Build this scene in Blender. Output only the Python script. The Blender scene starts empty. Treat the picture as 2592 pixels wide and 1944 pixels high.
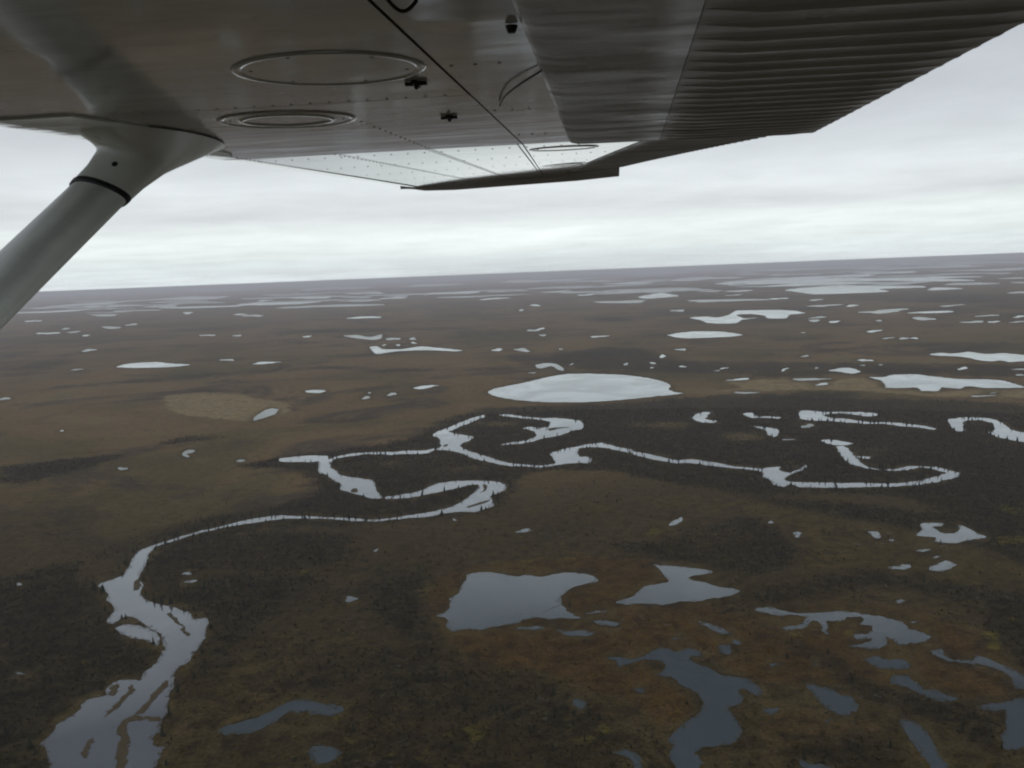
import bpy, math, random
import numpy as np
from math import radians, sin, cos, tan, pi, hypot, atan2, sqrt
from mathutils import Matrix, Vector, noise as mnoise

scene = bpy.context.scene
COL = scene.collection
H = 300.0                      # flying height of the camera above the tundra, metres

# ------------------------------------------------------------------ camera
PITCH, ROLL = radians(7.13), radians(2.27)
cam_data = bpy.data.cameras.new('camera')
cam_data.sensor_fit = 'HORIZONTAL'
cam_data.sensor_width = 36.0
cam_data.lens = 36.0 * 2245.0 / 2592.0
cam_data.clip_start = 0.02
cam_data.clip_end = 400000.0
cam = bpy.data.objects.new('camera', cam_data)
COL.objects.link(cam)
fwd = Vector((0, cos(PITCH), -sin(PITCH)))
r0 = Vector((1, 0, 0)); u0 = Vector((0, sin(PITCH), cos(PITCH)))
right = cos(ROLL) * r0 - sin(ROLL) * u0
up = sin(ROLL) * r0 + cos(ROLL) * u0
M = Matrix((right, up, -fwd)).transposed().to_4x4()
M.translation = (0, 0, H)
cam.matrix_world = M
scene.camera = cam

# ------------------------------------------------------------------ world: overcast
SUN_EL, SUN_AZ = radians(48), radians(205)       # azimuth clockwise from +Y: behind the camera
world = bpy.data.worlds.new('World')
scene.world = world
world.use_nodes = True
nt = world.node_tree
for n in list(nt.nodes): nt.nodes.remove(n)
def N(tree, kind, **kw):
    n = tree.nodes.new(kind)
    for k, v in kw.items():
        if k == 'inp':
            for i, val in v.items(): n.inputs[i].default_value = val
        else: setattr(n, k, v)
    return n
def ramp(tree, stops, interp='LINEAR'):
    n = tree.nodes.new('ShaderNodeValToRGB'); cr = n.color_ramp; cr.interpolation = interp
    while len(cr.elements) < len(stops): cr.elements.new(0.5)
    for e, (p, c) in zip(cr.elements, stops):
        e.position = p; e.color = (c[0], c[1], c[2], 1) if isinstance(c, (tuple, list)) else (c, c, c, 1)
    return n
def math_node(tree, op, a, b=None, c=None, clamp=False):
    n = tree.nodes.new('ShaderNodeMath'); n.operation = op; n.use_clamp = clamp
    for i, v in enumerate((a, b, c)):
        if v is None: continue
        if isinstance(v, (int, float)): n.inputs[i].default_value = v
        else: tree.links.new(v, n.inputs[i])
    return n.outputs[0]
def mix_col(tree, fac, a, b, blend='MIX'):
    n = tree.nodes.new('ShaderNodeMix'); n.data_type = 'RGBA'; n.blend_type = blend
    for sock, v in ((n.inputs[0], fac), (n.inputs[6], a), (n.inputs[7], b)):
        if isinstance(v, (int, float)): sock.default_value = v
        elif isinstance(v, (tuple, list)): sock.default_value = (v[0], v[1], v[2], 1)
        else: tree.links.new(v, sock)
    return n.outputs[2]
L = nt.links.new
tc = N(nt, 'ShaderNodeTexCoord')
sep = N(nt, 'ShaderNodeSeparateXYZ'); L(tc.outputs['Generated'], sep.inputs[0])
zc = math_node(nt, 'MAXIMUM', sep.outputs[2], 0.0)
den = math_node(nt, 'ADD', zc, 0.06)
comb = N(nt, 'ShaderNodeCombineXYZ')
L(math_node(nt, 'DIVIDE', sep.outputs[0], den), comb.inputs[0])
L(math_node(nt, 'DIVIDE', sep.outputs[1], den), comb.inputs[1])
comb.inputs[2].default_value = 3.7
n1 = N(nt, 'ShaderNodeTexNoise', inp={'Scale': 0.16, 'Detail': 5.0, 'Roughness': 0.55, 'Distortion': 0.3}); L(comb.outputs[0], n1.inputs['Vector'])
n2 = N(nt, 'ShaderNodeTexNoise', inp={'Scale': 1.1, 'Detail': 6.0, 'Roughness': 0.6, 'Distortion': 0.2}); L(comb.outputs[0], n2.inputs['Vector'])
warp = math_node(nt, 'ADD', zc, math_node(nt, 'MULTIPLY', math_node(nt, 'SUBTRACT', n1.outputs[0], 0.5), math_node(nt, 'MULTIPLY', zc, 0.9)))
band = ramp(nt, [(0.0, (.70, .76, .79)), (.02, (.74, .81, .82)), (.035, (.82, .875, .88)), (.05, (.83, .885, .885)), (.062, (.76, .805, .81)), (.075, (.66, .695, .71)), (.105, (.73, .77, .785)), (.14, (.62, .655, .68)), (.22, (.525, .555, .59)), (.5, (.47, .495, .545)), (1.0, (.44, .465, .53))])
L(warp, band.inputs[0])
cl = ramp(nt, [(.30, .84), (.5, 1.0), (.68, 1.14)]); L(n1.outputs[0], cl.inputs[0])
cl2 = ramp(nt, [(.34, .94), (.66, 1.05)]); L(n2.outputs[0], cl2.inputs[0])
cloud = mix_col(nt, 1.0, mix_col(nt, 1.0, mix_col(nt, 1.0, band.outputs[0], (1.0, 1.0, 1.0), 'MULTIPLY'), cl.outputs[0], 'MULTIPLY'), cl2.outputs[0], 'MULTIPLY')
sky = N(nt, 'ShaderNodeTexSky', sky_type='NISHITA', sun_disc=False, sun_elevation=SUN_EL, sun_rotation=SUN_AZ, altitude=300.0)
clear = mix_col(nt, 1.0, sky.outputs[0], (.09, .09, .09), 'MULTIPLY')
final = mix_col(nt, 0.94, clear, cloud)
bg = N(nt, 'ShaderNodeBackground'); bg.inputs[1].default_value = 1.0
L(final, bg.inputs[0])
wo = N(nt, 'ShaderNodeOutputWorld'); L(bg.outputs[0], wo.inputs[0])

sun_data = bpy.data.lights.new('sun', 'SUN')
sun_data.energy = 0.5; sun_data.angle = radians(25); sun_data.color = (1.0, .97, .93)
sun = bpy.data.objects.new('sun', sun_data); COL.objects.link(sun)
sd = Vector((sin(SUN_AZ) * cos(SUN_EL), cos(SUN_AZ) * cos(SUN_EL), sin(SUN_EL)))
sun.rotation_euler = sd.to_track_quat('Z', 'Y').to_euler()
sun.location = sd * 500

scene.view_settings.view_transform = 'Standard'
scene.view_settings.look = 'None'
scene.view_settings.exposure = 0.0
scene.view_settings.gamma = 1.0
scene.render.engine = 'CYCLES'
scene.cycles.use_denoising = True
scene.cycles.max_bounces = 4
scene.cycles.volume_bounces = 1
scene.cycles.transparent_max_bounces = 4
scene.cycles.use_adaptive_sampling = True
scene.cycles.adaptive_threshold = .02
scene.cycles.adaptive_min_samples = 8
scene.cycles.use_light_tree = False
scene.cycles.filter_width = 2.1          # soft phone-camera picture
world.cycles.sampling_method = 'MANUAL'
world.cycles.sample_map_resolution = 512

# ------------------------------------------------------------------ data: outlines on the tundra in metres
DATA = {
'water': [
('river', '', [-283.7,497.8,-308.7,539.4,-317.3,552.2,-325.6,563,-324.8,573.4,-326.2,587.1,-323.3,595.3,-320.2,606.7,-323.1,616,-320,625,-312.1,627.5,-315.1,637.4,-315.7,649,-309.1,655.2,-295.4,652.3,-298.1,666.5,-295.5,688.2,-298.2,703.9,-308.8,733.5,-319.5,745.4,-332.5,760,-347.8,775.4,-361.6,786.4,-367.2,782.1,-369.5,770.6,-378.3,776.2,-380.9,800.6,-387.7,814,-402.1,831.2,-407.8,848.2,-420.8,863.7,-431.4,873.6,-431.3,882.4,-423.9,893.6,-418.5,905.4,-423.3,931.7,-431.9,960,-436.2,989.4,-428.7,1011.2,-417.6,1025.5,-410.7,1039.1,-397.1,1055.6,-378.8,1074.6,-365.5,1087.8,-352.1,1102.3,-330.2,1116,-306.3,1124,-283.5,1115.9,-250.3,1106.3,-212.5,1096.2,-179.8,1082.3,-178.8,1075.8,-210,1082,-237.8,1095.2,-269.8,1101.7,-296,1103.6,-315.2,1098.9,-342.5,1087.3,-364,1075.2,-375.8,1065.5,-394,1046.8,-406.6,1028,-415.4,1013.4,-423,1002.8,-419.7,980,-408.4,943.3,-401.1,909.7,-395.3,890.3,-382.2,870.9,-373.2,841.6,-358.1,823.8,-344.8,814.6,-330.8,807.9,-312.3,793.4,-304.6,787.7,-297.4,772.6,-286.9,773.9,-279.9,763.9,-277.8,752.3,-272,730,-271.5,713.3,-269.5,693.4,-269.1,678.3,-272.7,675,-273.8,660.8,-266.3,643.1,-262.4,626.5,-259.4,610.7,-254.3,595.6,-254.5,587,-251.9,578.5,-248,570.1,-251.4,565.1,-245.9,554.4,-237.5,550,-238.1,541.5,-232.9,524.9,-221.9,493.7]),
('river', '', [-361.4,758.4,-357,767.1,-340,760.8,-321.4,745.5,-310.7,731.6,-307.4,718.8,-327.8,731.1,-341.4,738.8,-349.8,744]),
('river', '', [-180.4,1085.5,-159.3,1087.4,-140.2,1097,-118.3,1106.5,-96.5,1120.5,-85.6,1132.2,-72.9,1157.7,-60.2,1199.3,-52.5,1228.9,-55.7,1248.7,-69.8,1247.8,-91.5,1224.8,-115.3,1208.2,-138.6,1191.9,-162.2,1184,-181.2,1188.9,-181.3,1198.7,-164.6,1204,-143.8,1217.8,-130.4,1236.4,-114.9,1266.3,-94.6,1274,-68.5,1277.5,-42,1270.7,-23.6,1258.6,-14.5,1238.6,-15.7,1212.4,-25.5,1193.7,-35.1,1180.4,-30.8,1141.9,-31.7,1124,-51.8,1100.9,-74.8,1104.3,-94.9,1098.8,-116.4,1085.3,-136.4,1084.1,-158.2,1079.1,-178.8,1074.8]),
('river', '', [-325.1,1446.7,-311.9,1377.6,-293.5,1349.4,-273.4,1310.2,-259.2,1285,-254.3,1251.4,-233.2,1227.1,-215.1,1209,-202.6,1192.3,-183.7,1189.3,-192.4,1215.5,-201.7,1253.5,-212.5,1299.8,-232.8,1317.2,-251.2,1329.9,-273.2,1352,-282.4,1378.7,-295.2,1400.5,-306.6,1443.3,-301.4,1478,-277.1,1495.5,-251.1,1505.6,-212.1,1490.4,-181.7,1492,-148.1,1493,-138.3,1522,-133.8,1545.1,-153.4,1517.2,-184.8,1520.3,-215.2,1513.8,-253.6,1521.4,-280.4,1514.4,-307.5,1493.9,-314,1473.1,-325,1504.8,-345,1511.7,-363.7,1512.3,-386.7,1504.7,-403.3,1497.5,-399.1,1474.8,-375.6,1459,-351.6,1458.7,-329.1,1458.7]),
('river', '', [-138.3,1522,-130.6,1544.5,-136.1,1596,-140.5,1632.4,-149.8,1643.5,-154.7,1682.1,-140.1,1718,-127.8,1745.7,-105.9,1804.8,-82,1856,-63.8,1882.5,-58.7,1862,-76.8,1815.7,-100,1760.2,-118.7,1713.2,-126.3,1695.1,-109.1,1666.3,-91.2,1649.3,-75.2,1627.4,-82.1,1593.3,-94.1,1573.5,-96.8,1534.4,-81.3,1502.7,-61.6,1468.5,-39.9,1435.1,-22,1403.7,-4.8,1384.3,17.6,1369.5,39.7,1358.9,59.7,1368.3,62.9,1374.3,60.7,1415.8,59.5,1452.1,70.7,1464.8,84,1485.1,106.1,1496.2,122.6,1508.8,151.8,1522.2,164.9,1500.1,179.9,1473.4,195,1447.5,191.5,1421.8,171.3,1452.3,153.3,1478.8,129.9,1488.2,111.2,1482.7,104.1,1450.7,104.2,1414.4,117,1412,123.6,1389.8,118.4,1363.9,101.8,1367,82,1364.1,61.8,1354.8,39.2,1346.1,11.8,1357.6,-7.7,1363.7,-30.4,1385,-51,1409.2,-69.3,1433.6,-89,1473.8,-115.6,1509.6]),
('river', '', [194.3,1441.7,209.7,1422.5,233.3,1389.5,253.1,1358.5,276.4,1363.5,294.5,1344.1,310.1,1328.2,330,1299.3,352.9,1285.3,364.8,1280.7,393.3,1287.7,383.9,1265.3,393.4,1246.1,417.1,1271.2,430.9,1293.1,429.5,1281,411.6,1254.5,388.3,1230,374.7,1210.4,377,1193.9,398.6,1185,433.1,1179.2,466.6,1171.5,499.2,1162.9,523.6,1163.9,552.6,1174.5,584.6,1195.6,598.9,1209.7,592.8,1233.5,583.7,1246.9,557.5,1234.1,536.3,1232.1,519.6,1240.9,507.3,1254.8,496.7,1280.9,497.7,1318.7,510.1,1370.4,521,1411.6,534.4,1416.4,532.1,1387.4,522.6,1333.7,511.4,1278.2,518.4,1250.5,540.9,1242.9,568.2,1258,587.3,1254.5,605,1243,613.5,1224,615.8,1201.1,597.6,1177.3,568.1,1161.5,538.4,1149.2,503.4,1145.1,469.1,1147.8,433.8,1148.7,406.9,1153.1,381.4,1162.3,372.3,1179.1,360.8,1165.7,350,1177.7,355,1203,349.1,1225.7,357.1,1258.4,338.1,1279.5,314.9,1292.2,292.9,1312.3,270.1,1333,249,1337,227.6,1356.7,209,1380.4,191.3,1420.3]),
('river', '', [515.8,1466.8,532.2,1474.7,547.9,1452.1,556.3,1431.6,541.4,1419.4,520.8,1426.7]),
('river', '', [355.7,1748.5,375,1789,397.2,1806.9,406.1,1797.5,390.9,1762.2,378.2,1721.2,393.4,1696.3,382.4,1678.2,360.8,1689.5,354.3,1716.3]),
('river', '', [464,1766.6,483.8,1773.1,482.2,1728.4,499.8,1728.4,521.8,1707.7,514.3,1694.5,490.7,1708.9,467.8,1714.5,461.8,1737.9]),
('river', '', [579.4,1772,598.1,1779,620.5,1749.9,653.1,1741.6,687.8,1730.5,711.4,1702.1,689,1673,671.9,1690.1,644.4,1727.9,608,1714.8,608,1675.9,638.1,1656.1,657,1619.1,690.1,1611.2,715,1585.8,733.9,1556.8,739.3,1528.2,729.8,1521.4,712.8,1552.4,693.4,1566.2,676.6,1594.8,646.8,1601.8,620.5,1627.7,588.3,1649.6,560.3,1666.6,552.5,1689.5]),
('river', '', [443,1624.1,462.2,1610,478.5,1587.5,472.7,1552.3,453,1513.2,446,1531.8,454.6,1583.6]),
('river', '', [799.4,1608.9,829.4,1626,854.9,1623.8,875.5,1606.6,873.7,1561.8,853.1,1502.3,857.8,1466.7,872.4,1446.8,827.2,1370.9,812.7,1388.8,806,1413.2,796.8,1438.9,806.2,1478.2,831.2,1507.3,856.7,1565.8,850.5,1596.6,822.7,1593.4,796.6,1551.6,776.1,1502.2,761.1,1496.8,772.7,1538.7]),
('oxbow_lake', 'crescent oxbow lake below the large oval lake', [-29.1,1873.8,-10,1878.7,20,1842.6,56.4,1810.6,85.9,1807.9,110.2,1786.2,133.5,1758.6,137,1715.3,131.2,1666.4,111.3,1651.5,92.4,1618.3,68.1,1596.4,48,1583.1,27.8,1553.1,2.3,1541.8,-23,1542,-4,1559.7,18.5,1566.9,35.4,1594.6,43,1629.1,34.1,1668.9,17.6,1702.2,31.8,1713.1,52.1,1694.3,66.3,1701.1,73.9,1751.2,55.8,1792.7,19.6,1819.5,-17.6,1851.9]),
('lake', 'large pale oval lake in the middle of the tundra', [-63.3,2245,-46.1,2317.5,-8.4,2365.5,41,2428.2,99.4,2522.6,159.3,2578.5,211.3,2574.2,270.2,2539.7,325.9,2493.3,369.8,2418,395.8,2340.2,403.9,2279.9,401,2225.8,386.6,2171,388.9,2123.8,406,2089.8,379.9,2075.5,334.8,2057.9,281.1,2034.2,221.1,2016.1,163.2,2012.1,102.5,2025.9,53.8,2050.8,8.2,2090,-26.1,2136.3,-51,2191.3]),
('lake', 'thin L-shaped lake left of the large oval lake', [-624,3924,-594.5,3939,-542.4,3765,-457.9,3726,-385.9,3838,-290.4,3701,-193.2,3552,-219.8,3515,-312.6,3607,-389.1,3642,-468.2,3627,-535.4,3535,-572.1,3674]),
('pond', '', [-903.7,4796,-828.5,4809,-726.9,4590,-687.3,4770,-647.3,4421,-683.9,4369,-821.8,4604]),
('pond', '', [79.9,2879.6,122.6,2920.7,149.4,2869.7,160.6,2724.5,154.3,2666.3,141.1,2721.4,129.5,2821.4,93.1,2765.2,80.1,2796.6]),
('pond', '', [-268.8,2397.2,-246.1,2440.3,-201,2433.9,-222.3,2394.2,-248.6,2364.8]),
('lake', 'lens-shaped pale lake at the left of the tundra', [-1524.2,3412,-1538.4,3526,-1501.9,3576,-1426.3,3567,-1333.5,3474,-1231.1,3393,-1254.8,3336,-1329.1,3319,-1418.3,3340]),
('lake', 'long thin lake near the horizon beside the wing strut', [-8814,16436,-9391,18412,-9667,20147,-9368,21305,-8941,22955,-9240,25713,-7574,22992,-7099,22795,-6266,19241,-6682,18892,-8083,20746,-8668,20171,-7819,17374,-8135,16595,-8096,15558]),
('pond', '', [-583.4,1964.7,-587.3,2029.2,-584.1,2110.2,-559.5,2089.7,-545.3,2018.6,-557.6,1965.8,-570.1,1925.2]),
('lake', 'broad white lake below the long sheet of water at right', [2971.4,9592,3245,10082,3543,10363,3966,10660,4123,9907,4276,9208,4093,8737,3842,8806,3643,8753,3440,8032,3199,7954,2929,8002,2776.9,8121,2860.4,8724]),
('lake', 'longest bright sheet of water near the horizon at right', [3306,14275,4420,16762,5291,17887,5491,16349,5626,14207,5928,12995,5644,10928,5396,10286,5129,10766,5015,12051,4355,12236,3832,12533,3312,12954]),
('lake', 'thin lake left of the longest bright sheet of water', [3484,20072,4437,22678,5252,23692,4908,20823,4094,18471,3533,18062]),
('lake', 'small triangular lake far off right of centre', [1353.4,9324,1796.3,10485,1739.4,9092,1501.8,8771,1332,8698]),
('lake', 'ragged many-armed lake above the oval lake at right', [1051.5,5180,1150.3,5249,1200.3,5103,1319,5333,1474.9,5774,1579.1,5731,1699.5,5671,1760.5,5504,1737.1,5202,1606.7,5088,1488.7,4775,1410.4,4836,1466,5097,1449.1,5337,1354.2,5303,1297.3,4925,1375.9,4922,1267.9,4814,1160,4543,1087.3,4546,1040,4662,1057.4,4917]),
('lake', 'neat oval lake behind the large oval lake', [694.6,3913,778.6,4041,860.1,4079,943.9,4016,983.4,3884,988.2,3768,914.7,3702,815.8,3694,724.5,3723]),
('lake', 'ragged-edged lake cut by the right edge of the view', [1288.5,2718.8,1340.3,2757.6,1357.7,2725,1395.1,2733.2,1428.9,2755.8,1439.3,2671,1496.3,2676.1,1517.5,2607.6,1582.2,2551.3,1516.9,2445.2,1429.3,2455.2,1384.4,2448.1,1387.1,2497.9,1350.7,2486.8,1337,2518.3,1346.2,2595.5,1332.2,2641,1299.2,2672.5]),
('lake', 'hooked inlet beside the tan fen', [870.9,2416,923.7,2465.6,946.8,2447.6,937.4,2361,901.8,2331,886.6,2379.3]),
('lake', 'long pale lake in the tan fen at right', [910.5,2246.8,942.4,2235.9,985.6,2272.7,1039.9,2270.1,1064.5,2205.9,1093.1,2147.2,1143.7,2119.3,1168.4,2086.2,1151.6,1974.8,1105.7,1973.4,1071.2,1984,1050.6,2022.4,1014.6,1992,987.3,2019.4,953.9,1967.1,924.7,1982,936.9,2035.1,893,2038.9,870.9,2055.5,895.9,2104.7,913.6,2188.4]),
('lake', 'two-pronged pond below the river at far right', [432.1,934.6,445.9,949.6,456.2,976.3,469.2,978.1,481.5,974.2,472.3,963.3,463.2,961.1,463.4,937.1,474.4,935.6,486.2,947.5,495.2,967.2,498.6,956.1,498,932.4,500.4,917,481.5,911.8,463.7,902.8,451.3,904.4,441.1,910.8,448.7,922.6,439.3,927.1]),
('pond', '', [176.1,1008.5,186.4,1029.7,199,1039.6,196,1024.5,184.3,1007.3]),
('pond', '', [387.5,954.2,397.8,952.8,394.2,929.9,386.3,929.6]),
('pond', '', [398.5,832.4,409.9,841.7,423.3,851,428.1,839.5,415.7,825.1,402.9,819.9,396.1,823.8]),
('lake', 'large blue-grey lake in the rust-coloured fen of the foreground', [-53.6,865.3,-45.6,870.2,-30.9,869.9,-19.4,863.7,-3.3,853.2,8,855.7,20.6,849.5,35.2,854.9,50,858.9,64.1,853.9,73,847.1,76.4,836.1,72.7,827.4,58.1,820.2,46.6,810.6,38,794.6,36.6,782.5,39.2,766.5,44.3,756.4,49.1,744.7,54.1,736.9,38.9,738.5,23.5,738.3,15.3,744.5,4,742.1,-4.5,734,-15.6,729.8,-23.8,728.9,-34.6,721.4,-45.8,725.9,-56.6,723.5,-65.5,733.1,-64.3,745.4,-69.8,753.3,-75.8,757.6,-67.8,766.2,-63,781.2,-65.8,801.8,-58.7,811.6,-56.7,830.9,-53.8,853.5]),
('pond', '', [60.7,732.7,73.2,733.2,84.6,725,78.2,717,69.3,723]),
('pond', '', [29.4,718.4,37.3,714.2,49.2,711.4,62.2,706.7,53.7,701,39.3,704,31.8,712.4]),
('lake', 'forked blue-grey lake right of the large foreground lake', [87.8,773,103.2,789.5,117,811.3,134.9,818.1,142.5,821.7,142.6,835.3,139.2,861.9,135.2,872.3,151.2,865.4,166.6,861,181.4,853.3,192.8,845.6,183.1,838.5,163.8,831.2,166.6,821.5,179,813.2,188.7,801,200,796.6,202.7,789.4,194,778.9,179.3,774.2,159.9,768.1,151,768.3,140.3,765.4,123,765.3,103.2,768.2]),
('lake', 'winding dark blue lake running out of the bottom of the view', [65.1,659.7,75.2,660.3,82,655.3,92.3,657.2,102.8,668.1,109.8,672,121.3,664.9,130.2,671.5,139.8,663.1,137.7,653,132.2,656.5,128.3,649.6,131.4,640.9,138.8,636,141.4,634.7,146.7,620.4,159.9,615.2,165.7,605.5,168.7,595.1,164,586.8,160,593.3,155.6,598.7,151.2,595.3,152.3,584.2,148.8,577.3,138.2,571.2,139.3,562,139.7,548.8,139.2,540.4,131.4,526.8,123.5,524.4,109.8,523.5,105.2,518.9,107.3,507.5,103.9,500.6,96.7,485.3,85.9,478.5,89,505.3,87.6,516.2,91.8,525.3,90.8,537.1,94.1,543.9,109.2,556.2,119.8,570.7,122.8,581.8,120.2,598.7,113.5,611.8,108.3,621.3,98.2,624.8,105.5,636.3,106.6,645.9,100.1,651.3,90.2,651.7,80.7,645.4,70.3,640.8,72.1,650.5]),
('pond', '', [33.2,591.6,38,594.7,42.5,588.4,41.4,581.6,36.8,579.7,33.3,585.7]),
('pond', '', [53.8,521.5,60.3,524.8,67.9,521.4,70.2,510.2,66.6,479.8,62,480.1,64.4,510.6,59.4,518.3]),
('pond', '', [-139.4,536.6,-135.2,547.3,-124.6,540.4,-118,532.6,-123.9,523.7,-132.6,523.2]),
('lake', 'arched narrow pond in the brown foreground by the river mouth', [-208.2,569.7,-204.8,576.2,-190.7,584.8,-175.8,598,-167.3,609.8,-152,606.4,-137.2,597.7,-125.7,589.5,-133.2,584.4,-141.7,585.1,-154.8,593.3,-165.3,589.8,-172,577.7,-181.6,567.7,-192.6,563.2,-202.3,564]),
('pond', '', [-600.5,1576.1,-603,1613.4,-586.9,1604.5,-582.5,1581.6,-590.8,1574.2,-573.5,1541,-582.5,1546.1]),
('lake', 'shallow lake with grassy fingers right of the forked lake', [204.9,747.5,209.9,749.7,221.3,743.8,233.5,736.8,251.9,731.9,269.1,732.3,288.3,726.6,303.2,718.4,312.9,708.4,317.1,699.2,316.5,689,322.6,681.8,326.7,672.2,321.1,667.3,308.3,662.2,293.3,660.6,294.8,669.9,291.1,676.6,289.1,668.8,281.5,657.1,271.9,655.5,261.7,658.9,254.7,664.2,265.9,666.3,277.8,673.1,272.7,676.8,264.4,676,266.8,683.9,279,686,286.9,698.8,279,703.1,287,712.9,286.4,718.3,277.7,717.4,267,711.3,256.3,712.4,254,702.1,247.5,685.8,246,689.3,249.2,706.1,245,711.8,236.8,703.8,228,697.8,218.2,697.1,216.3,704.2,226.1,704.9,236.4,710.9,244.5,722.6,236.1,727.2,227.9,728,212.8,734.4,205.5,739]),
('pond', '', [147.2,721.7,157,715.4,164.5,705.9,172.3,693.2,165.6,693.2,160.3,699.4,153.6,712.2]),
('pond', '', [155.2,672.1,162.4,674.6,165.1,661.9,159.7,653.3,155.8,658.2]),
('pond', '', [168.6,683.7,172.7,683.9,175.4,675,172.3,672.1,169,674.6]),
('pond', '', [201.6,602.5,208.3,598,218.4,593.4,220.9,584.5,227.2,582.8,226.2,568.6,216.8,555.8,209.3,556.4,205.2,563.4,203,572.9,202.9,582.4,200.6,592.4]),
('pond', '', [160.5,570.5,171.9,570.7,172.7,566.1,163.4,561.2]),
('pond', '', [257.5,635.6,266.9,643.4,271.8,640,274.8,635.4,286.2,635.8,288.5,627.1,284.3,620.5,274.4,620,265,620.8,260.7,628.2]),
('pond', '', [260.9,599.9,269.8,612.3,277.3,610.3,279.1,598.3,278.5,587,288.5,583.7,294.8,571.2,290.1,568.5,280.7,572.3,274.1,582.5,268.4,592.9]),
('pond', '', [311.5,649.7,321.4,651.8,318.9,641.5,319.6,632.7,330.8,630.3,336.7,629.7,341,638,349.2,630,353.5,615.6,357.7,601.9,362.8,581.1,356.5,570.7,346.5,582.5,340.1,585.5,346.9,597.6,344.9,611,338.3,621.2,327.3,623.5,317.6,628.6,312.1,637.8]),
('pond', '', [303.7,564.6,313.9,564.9,324.6,564,333.1,569.2,353.1,565.1,311.4,496.3,303.5,508.1,297.5,506.6,292.7,510.8,299.1,524,307.5,533.6,318.1,554.3,307.7,557.4]),
('pond', '', [242.7,546.1,248.3,547.8,253.7,543.1,255.8,531.4,253.3,519.5,250.1,504.5,249.1,490.3,245.3,475,232.5,475.8,239.3,494.3,239.3,507.1,241.3,520.4,241.5,532.5]),
('pond', '', [162.7,507.2,169.8,501.1,182.5,495,183.4,484.3,169.3,485.3]),
('pond', '', [-4606,30642,-4479,28565,-4553,27250,-5032,27587,-5641,28968,-5847,29131,-5900,27287,-6564,28281,-7066,30284,-7412,32140,-8140,35273,-8701,38637,-8190,38705,-8200,40783,-7673,40579,-6942,37350,-6598,36926,-5355,34191]),
('pond', '', [-2170,32416,-1516.3,29220,-1435.4,27404,-1823.8,27314,-2133.9,26666,-2602.4,27079,-3020,27538,-3307,28057,-3732,29119,-3646,29426,-3347,29318,-3241,30011,-3658,33485,-3283,34597,-2569.9,33736,-1914,32580,-1661.1,31618,-2187.7,32708]),
('pond', '', [309.1,14942,328.6,14500,179.3,14541,46.3,14693,-25.1,14583,-114,14394,-221.2,14428,-220.6,14602,-317.4,14788,-382.4,15106,-393.4,15470,-323.2,15714,-232.2,15971,-85.9,15779,-20.9,15411,46.4,15552,222.3,15535,278.2,15271]),
('pond', '', [2330.3,29258,2315,26726,1930.6,26305,1451.3,27273,1106.1,27640,742.5,26266,374.8,26661,237.4,27298,55.3,28113,-328,30381,-52.1,30904,-46.8,33732,132.2,37958,924.3,35744,1276,32598,1533.2,32964,1942.6,32722,2332.9,30887]),
('pond', '', [1374.8,15682,1298.6,15352,1214.2,15344,1161.9,15412,1133.8,15502,1086.6,15277,973.4,14922,935.2,15159,969.8,15522,1003.6,15811,1006.3,16313,1086.2,16432,1147.7,16448,1202.4,16596,1243.4,16557,1252.3,16386,1325.6,16423,1386.9,16159]),
('pond', '', [-2225.2,14642,-2210.4,14406,-2207.1,14183,-2188.4,13879,-2221.6,13676,-2366.9,14025,-2436.1,14219,-2488.8,14266,-2525.4,14386,-2644,14648,-2828.1,15186,-2953.7,15784,-2770.9,15590,-2602.7,15259,-2541,15216,-2491.5,15241,-2430.4,15142,-2325.1,14959]),
('pond', '', [-1490.8,13113,-1479.6,12863,-1515.1,12715,-1592.1,12745,-1640.6,12716,-1696.3,12888,-1726.5,12855,-1817.7,12827,-1919.6,13045,-1916.3,13262,-1895,13418,-1894,13628,-1822.6,13606,-1776,13622,-1738.4,13721,-1672.7,13753,-1627.2,13567,-1591.3,13401]),
('pond', '', [-1394.2,15231,-1364.6,15012,-1314.8,14610,-1310.9,14416,-1298.6,14126,-1322.6,14107,-1373.5,14439,-1410.8,14901,-1429.2,14982,-1460.8,15157,-1521,15541,-1530.8,15786,-1529.6,15953,-1527.5,16121,-1496.8,16036,-1462.6,15871,-1430.2,15780,-1392.5,15468]),
('pond', '', [-1004.7,6945,-990,6838,-1016.5,6778,-1083.3,6836,-1112.5,6841,-1134.5,6835,-1162.1,6822,-1198.2,6846,-1269.6,6912,-1268.1,6997,-1241.4,7046,-1224,7097,-1207.4,7157,-1170.8,7154,-1139.3,7109,-1113.5,7118,-1078,7099,-1060.8,7043]),
('pond', '', [1269.1,8176,1244.1,8101,1195.6,8030,1175.2,7767,1056.9,7706,960.6,7870,927.9,7935,899.1,7946,831.1,8007,836.8,8059,803.6,8218,809.3,8420,918.1,8450,1035.3,8327,1127.7,8377,1244.4,8366,1274.2,8290,1238.2,8269]),
('pond', '', [2007,15959,1950.1,15668,1878.9,15326,1786.4,15275,1718.5,15353,1610.9,15068,1546.2,15162,1442.3,15292,1407.5,15663,1446,16075,1588.3,16099,1690.3,15929,1742.3,16356,1851.3,16894,1962.5,16973,2050.3,16848,2132,16596,2072.4,16224]),
('pond', '', [1045.7,10922,1021.6,10863,1006.5,10750,980.9,10574,942.6,10559,913.4,10592,870.5,10578,846.4,10662,852.5,10780,840.8,10931,879.7,11024,926.4,11015,956.3,10954,986.7,11185,1041.5,11312,1080.5,11256,1101.6,11139,1089.9,10999]),
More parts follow.
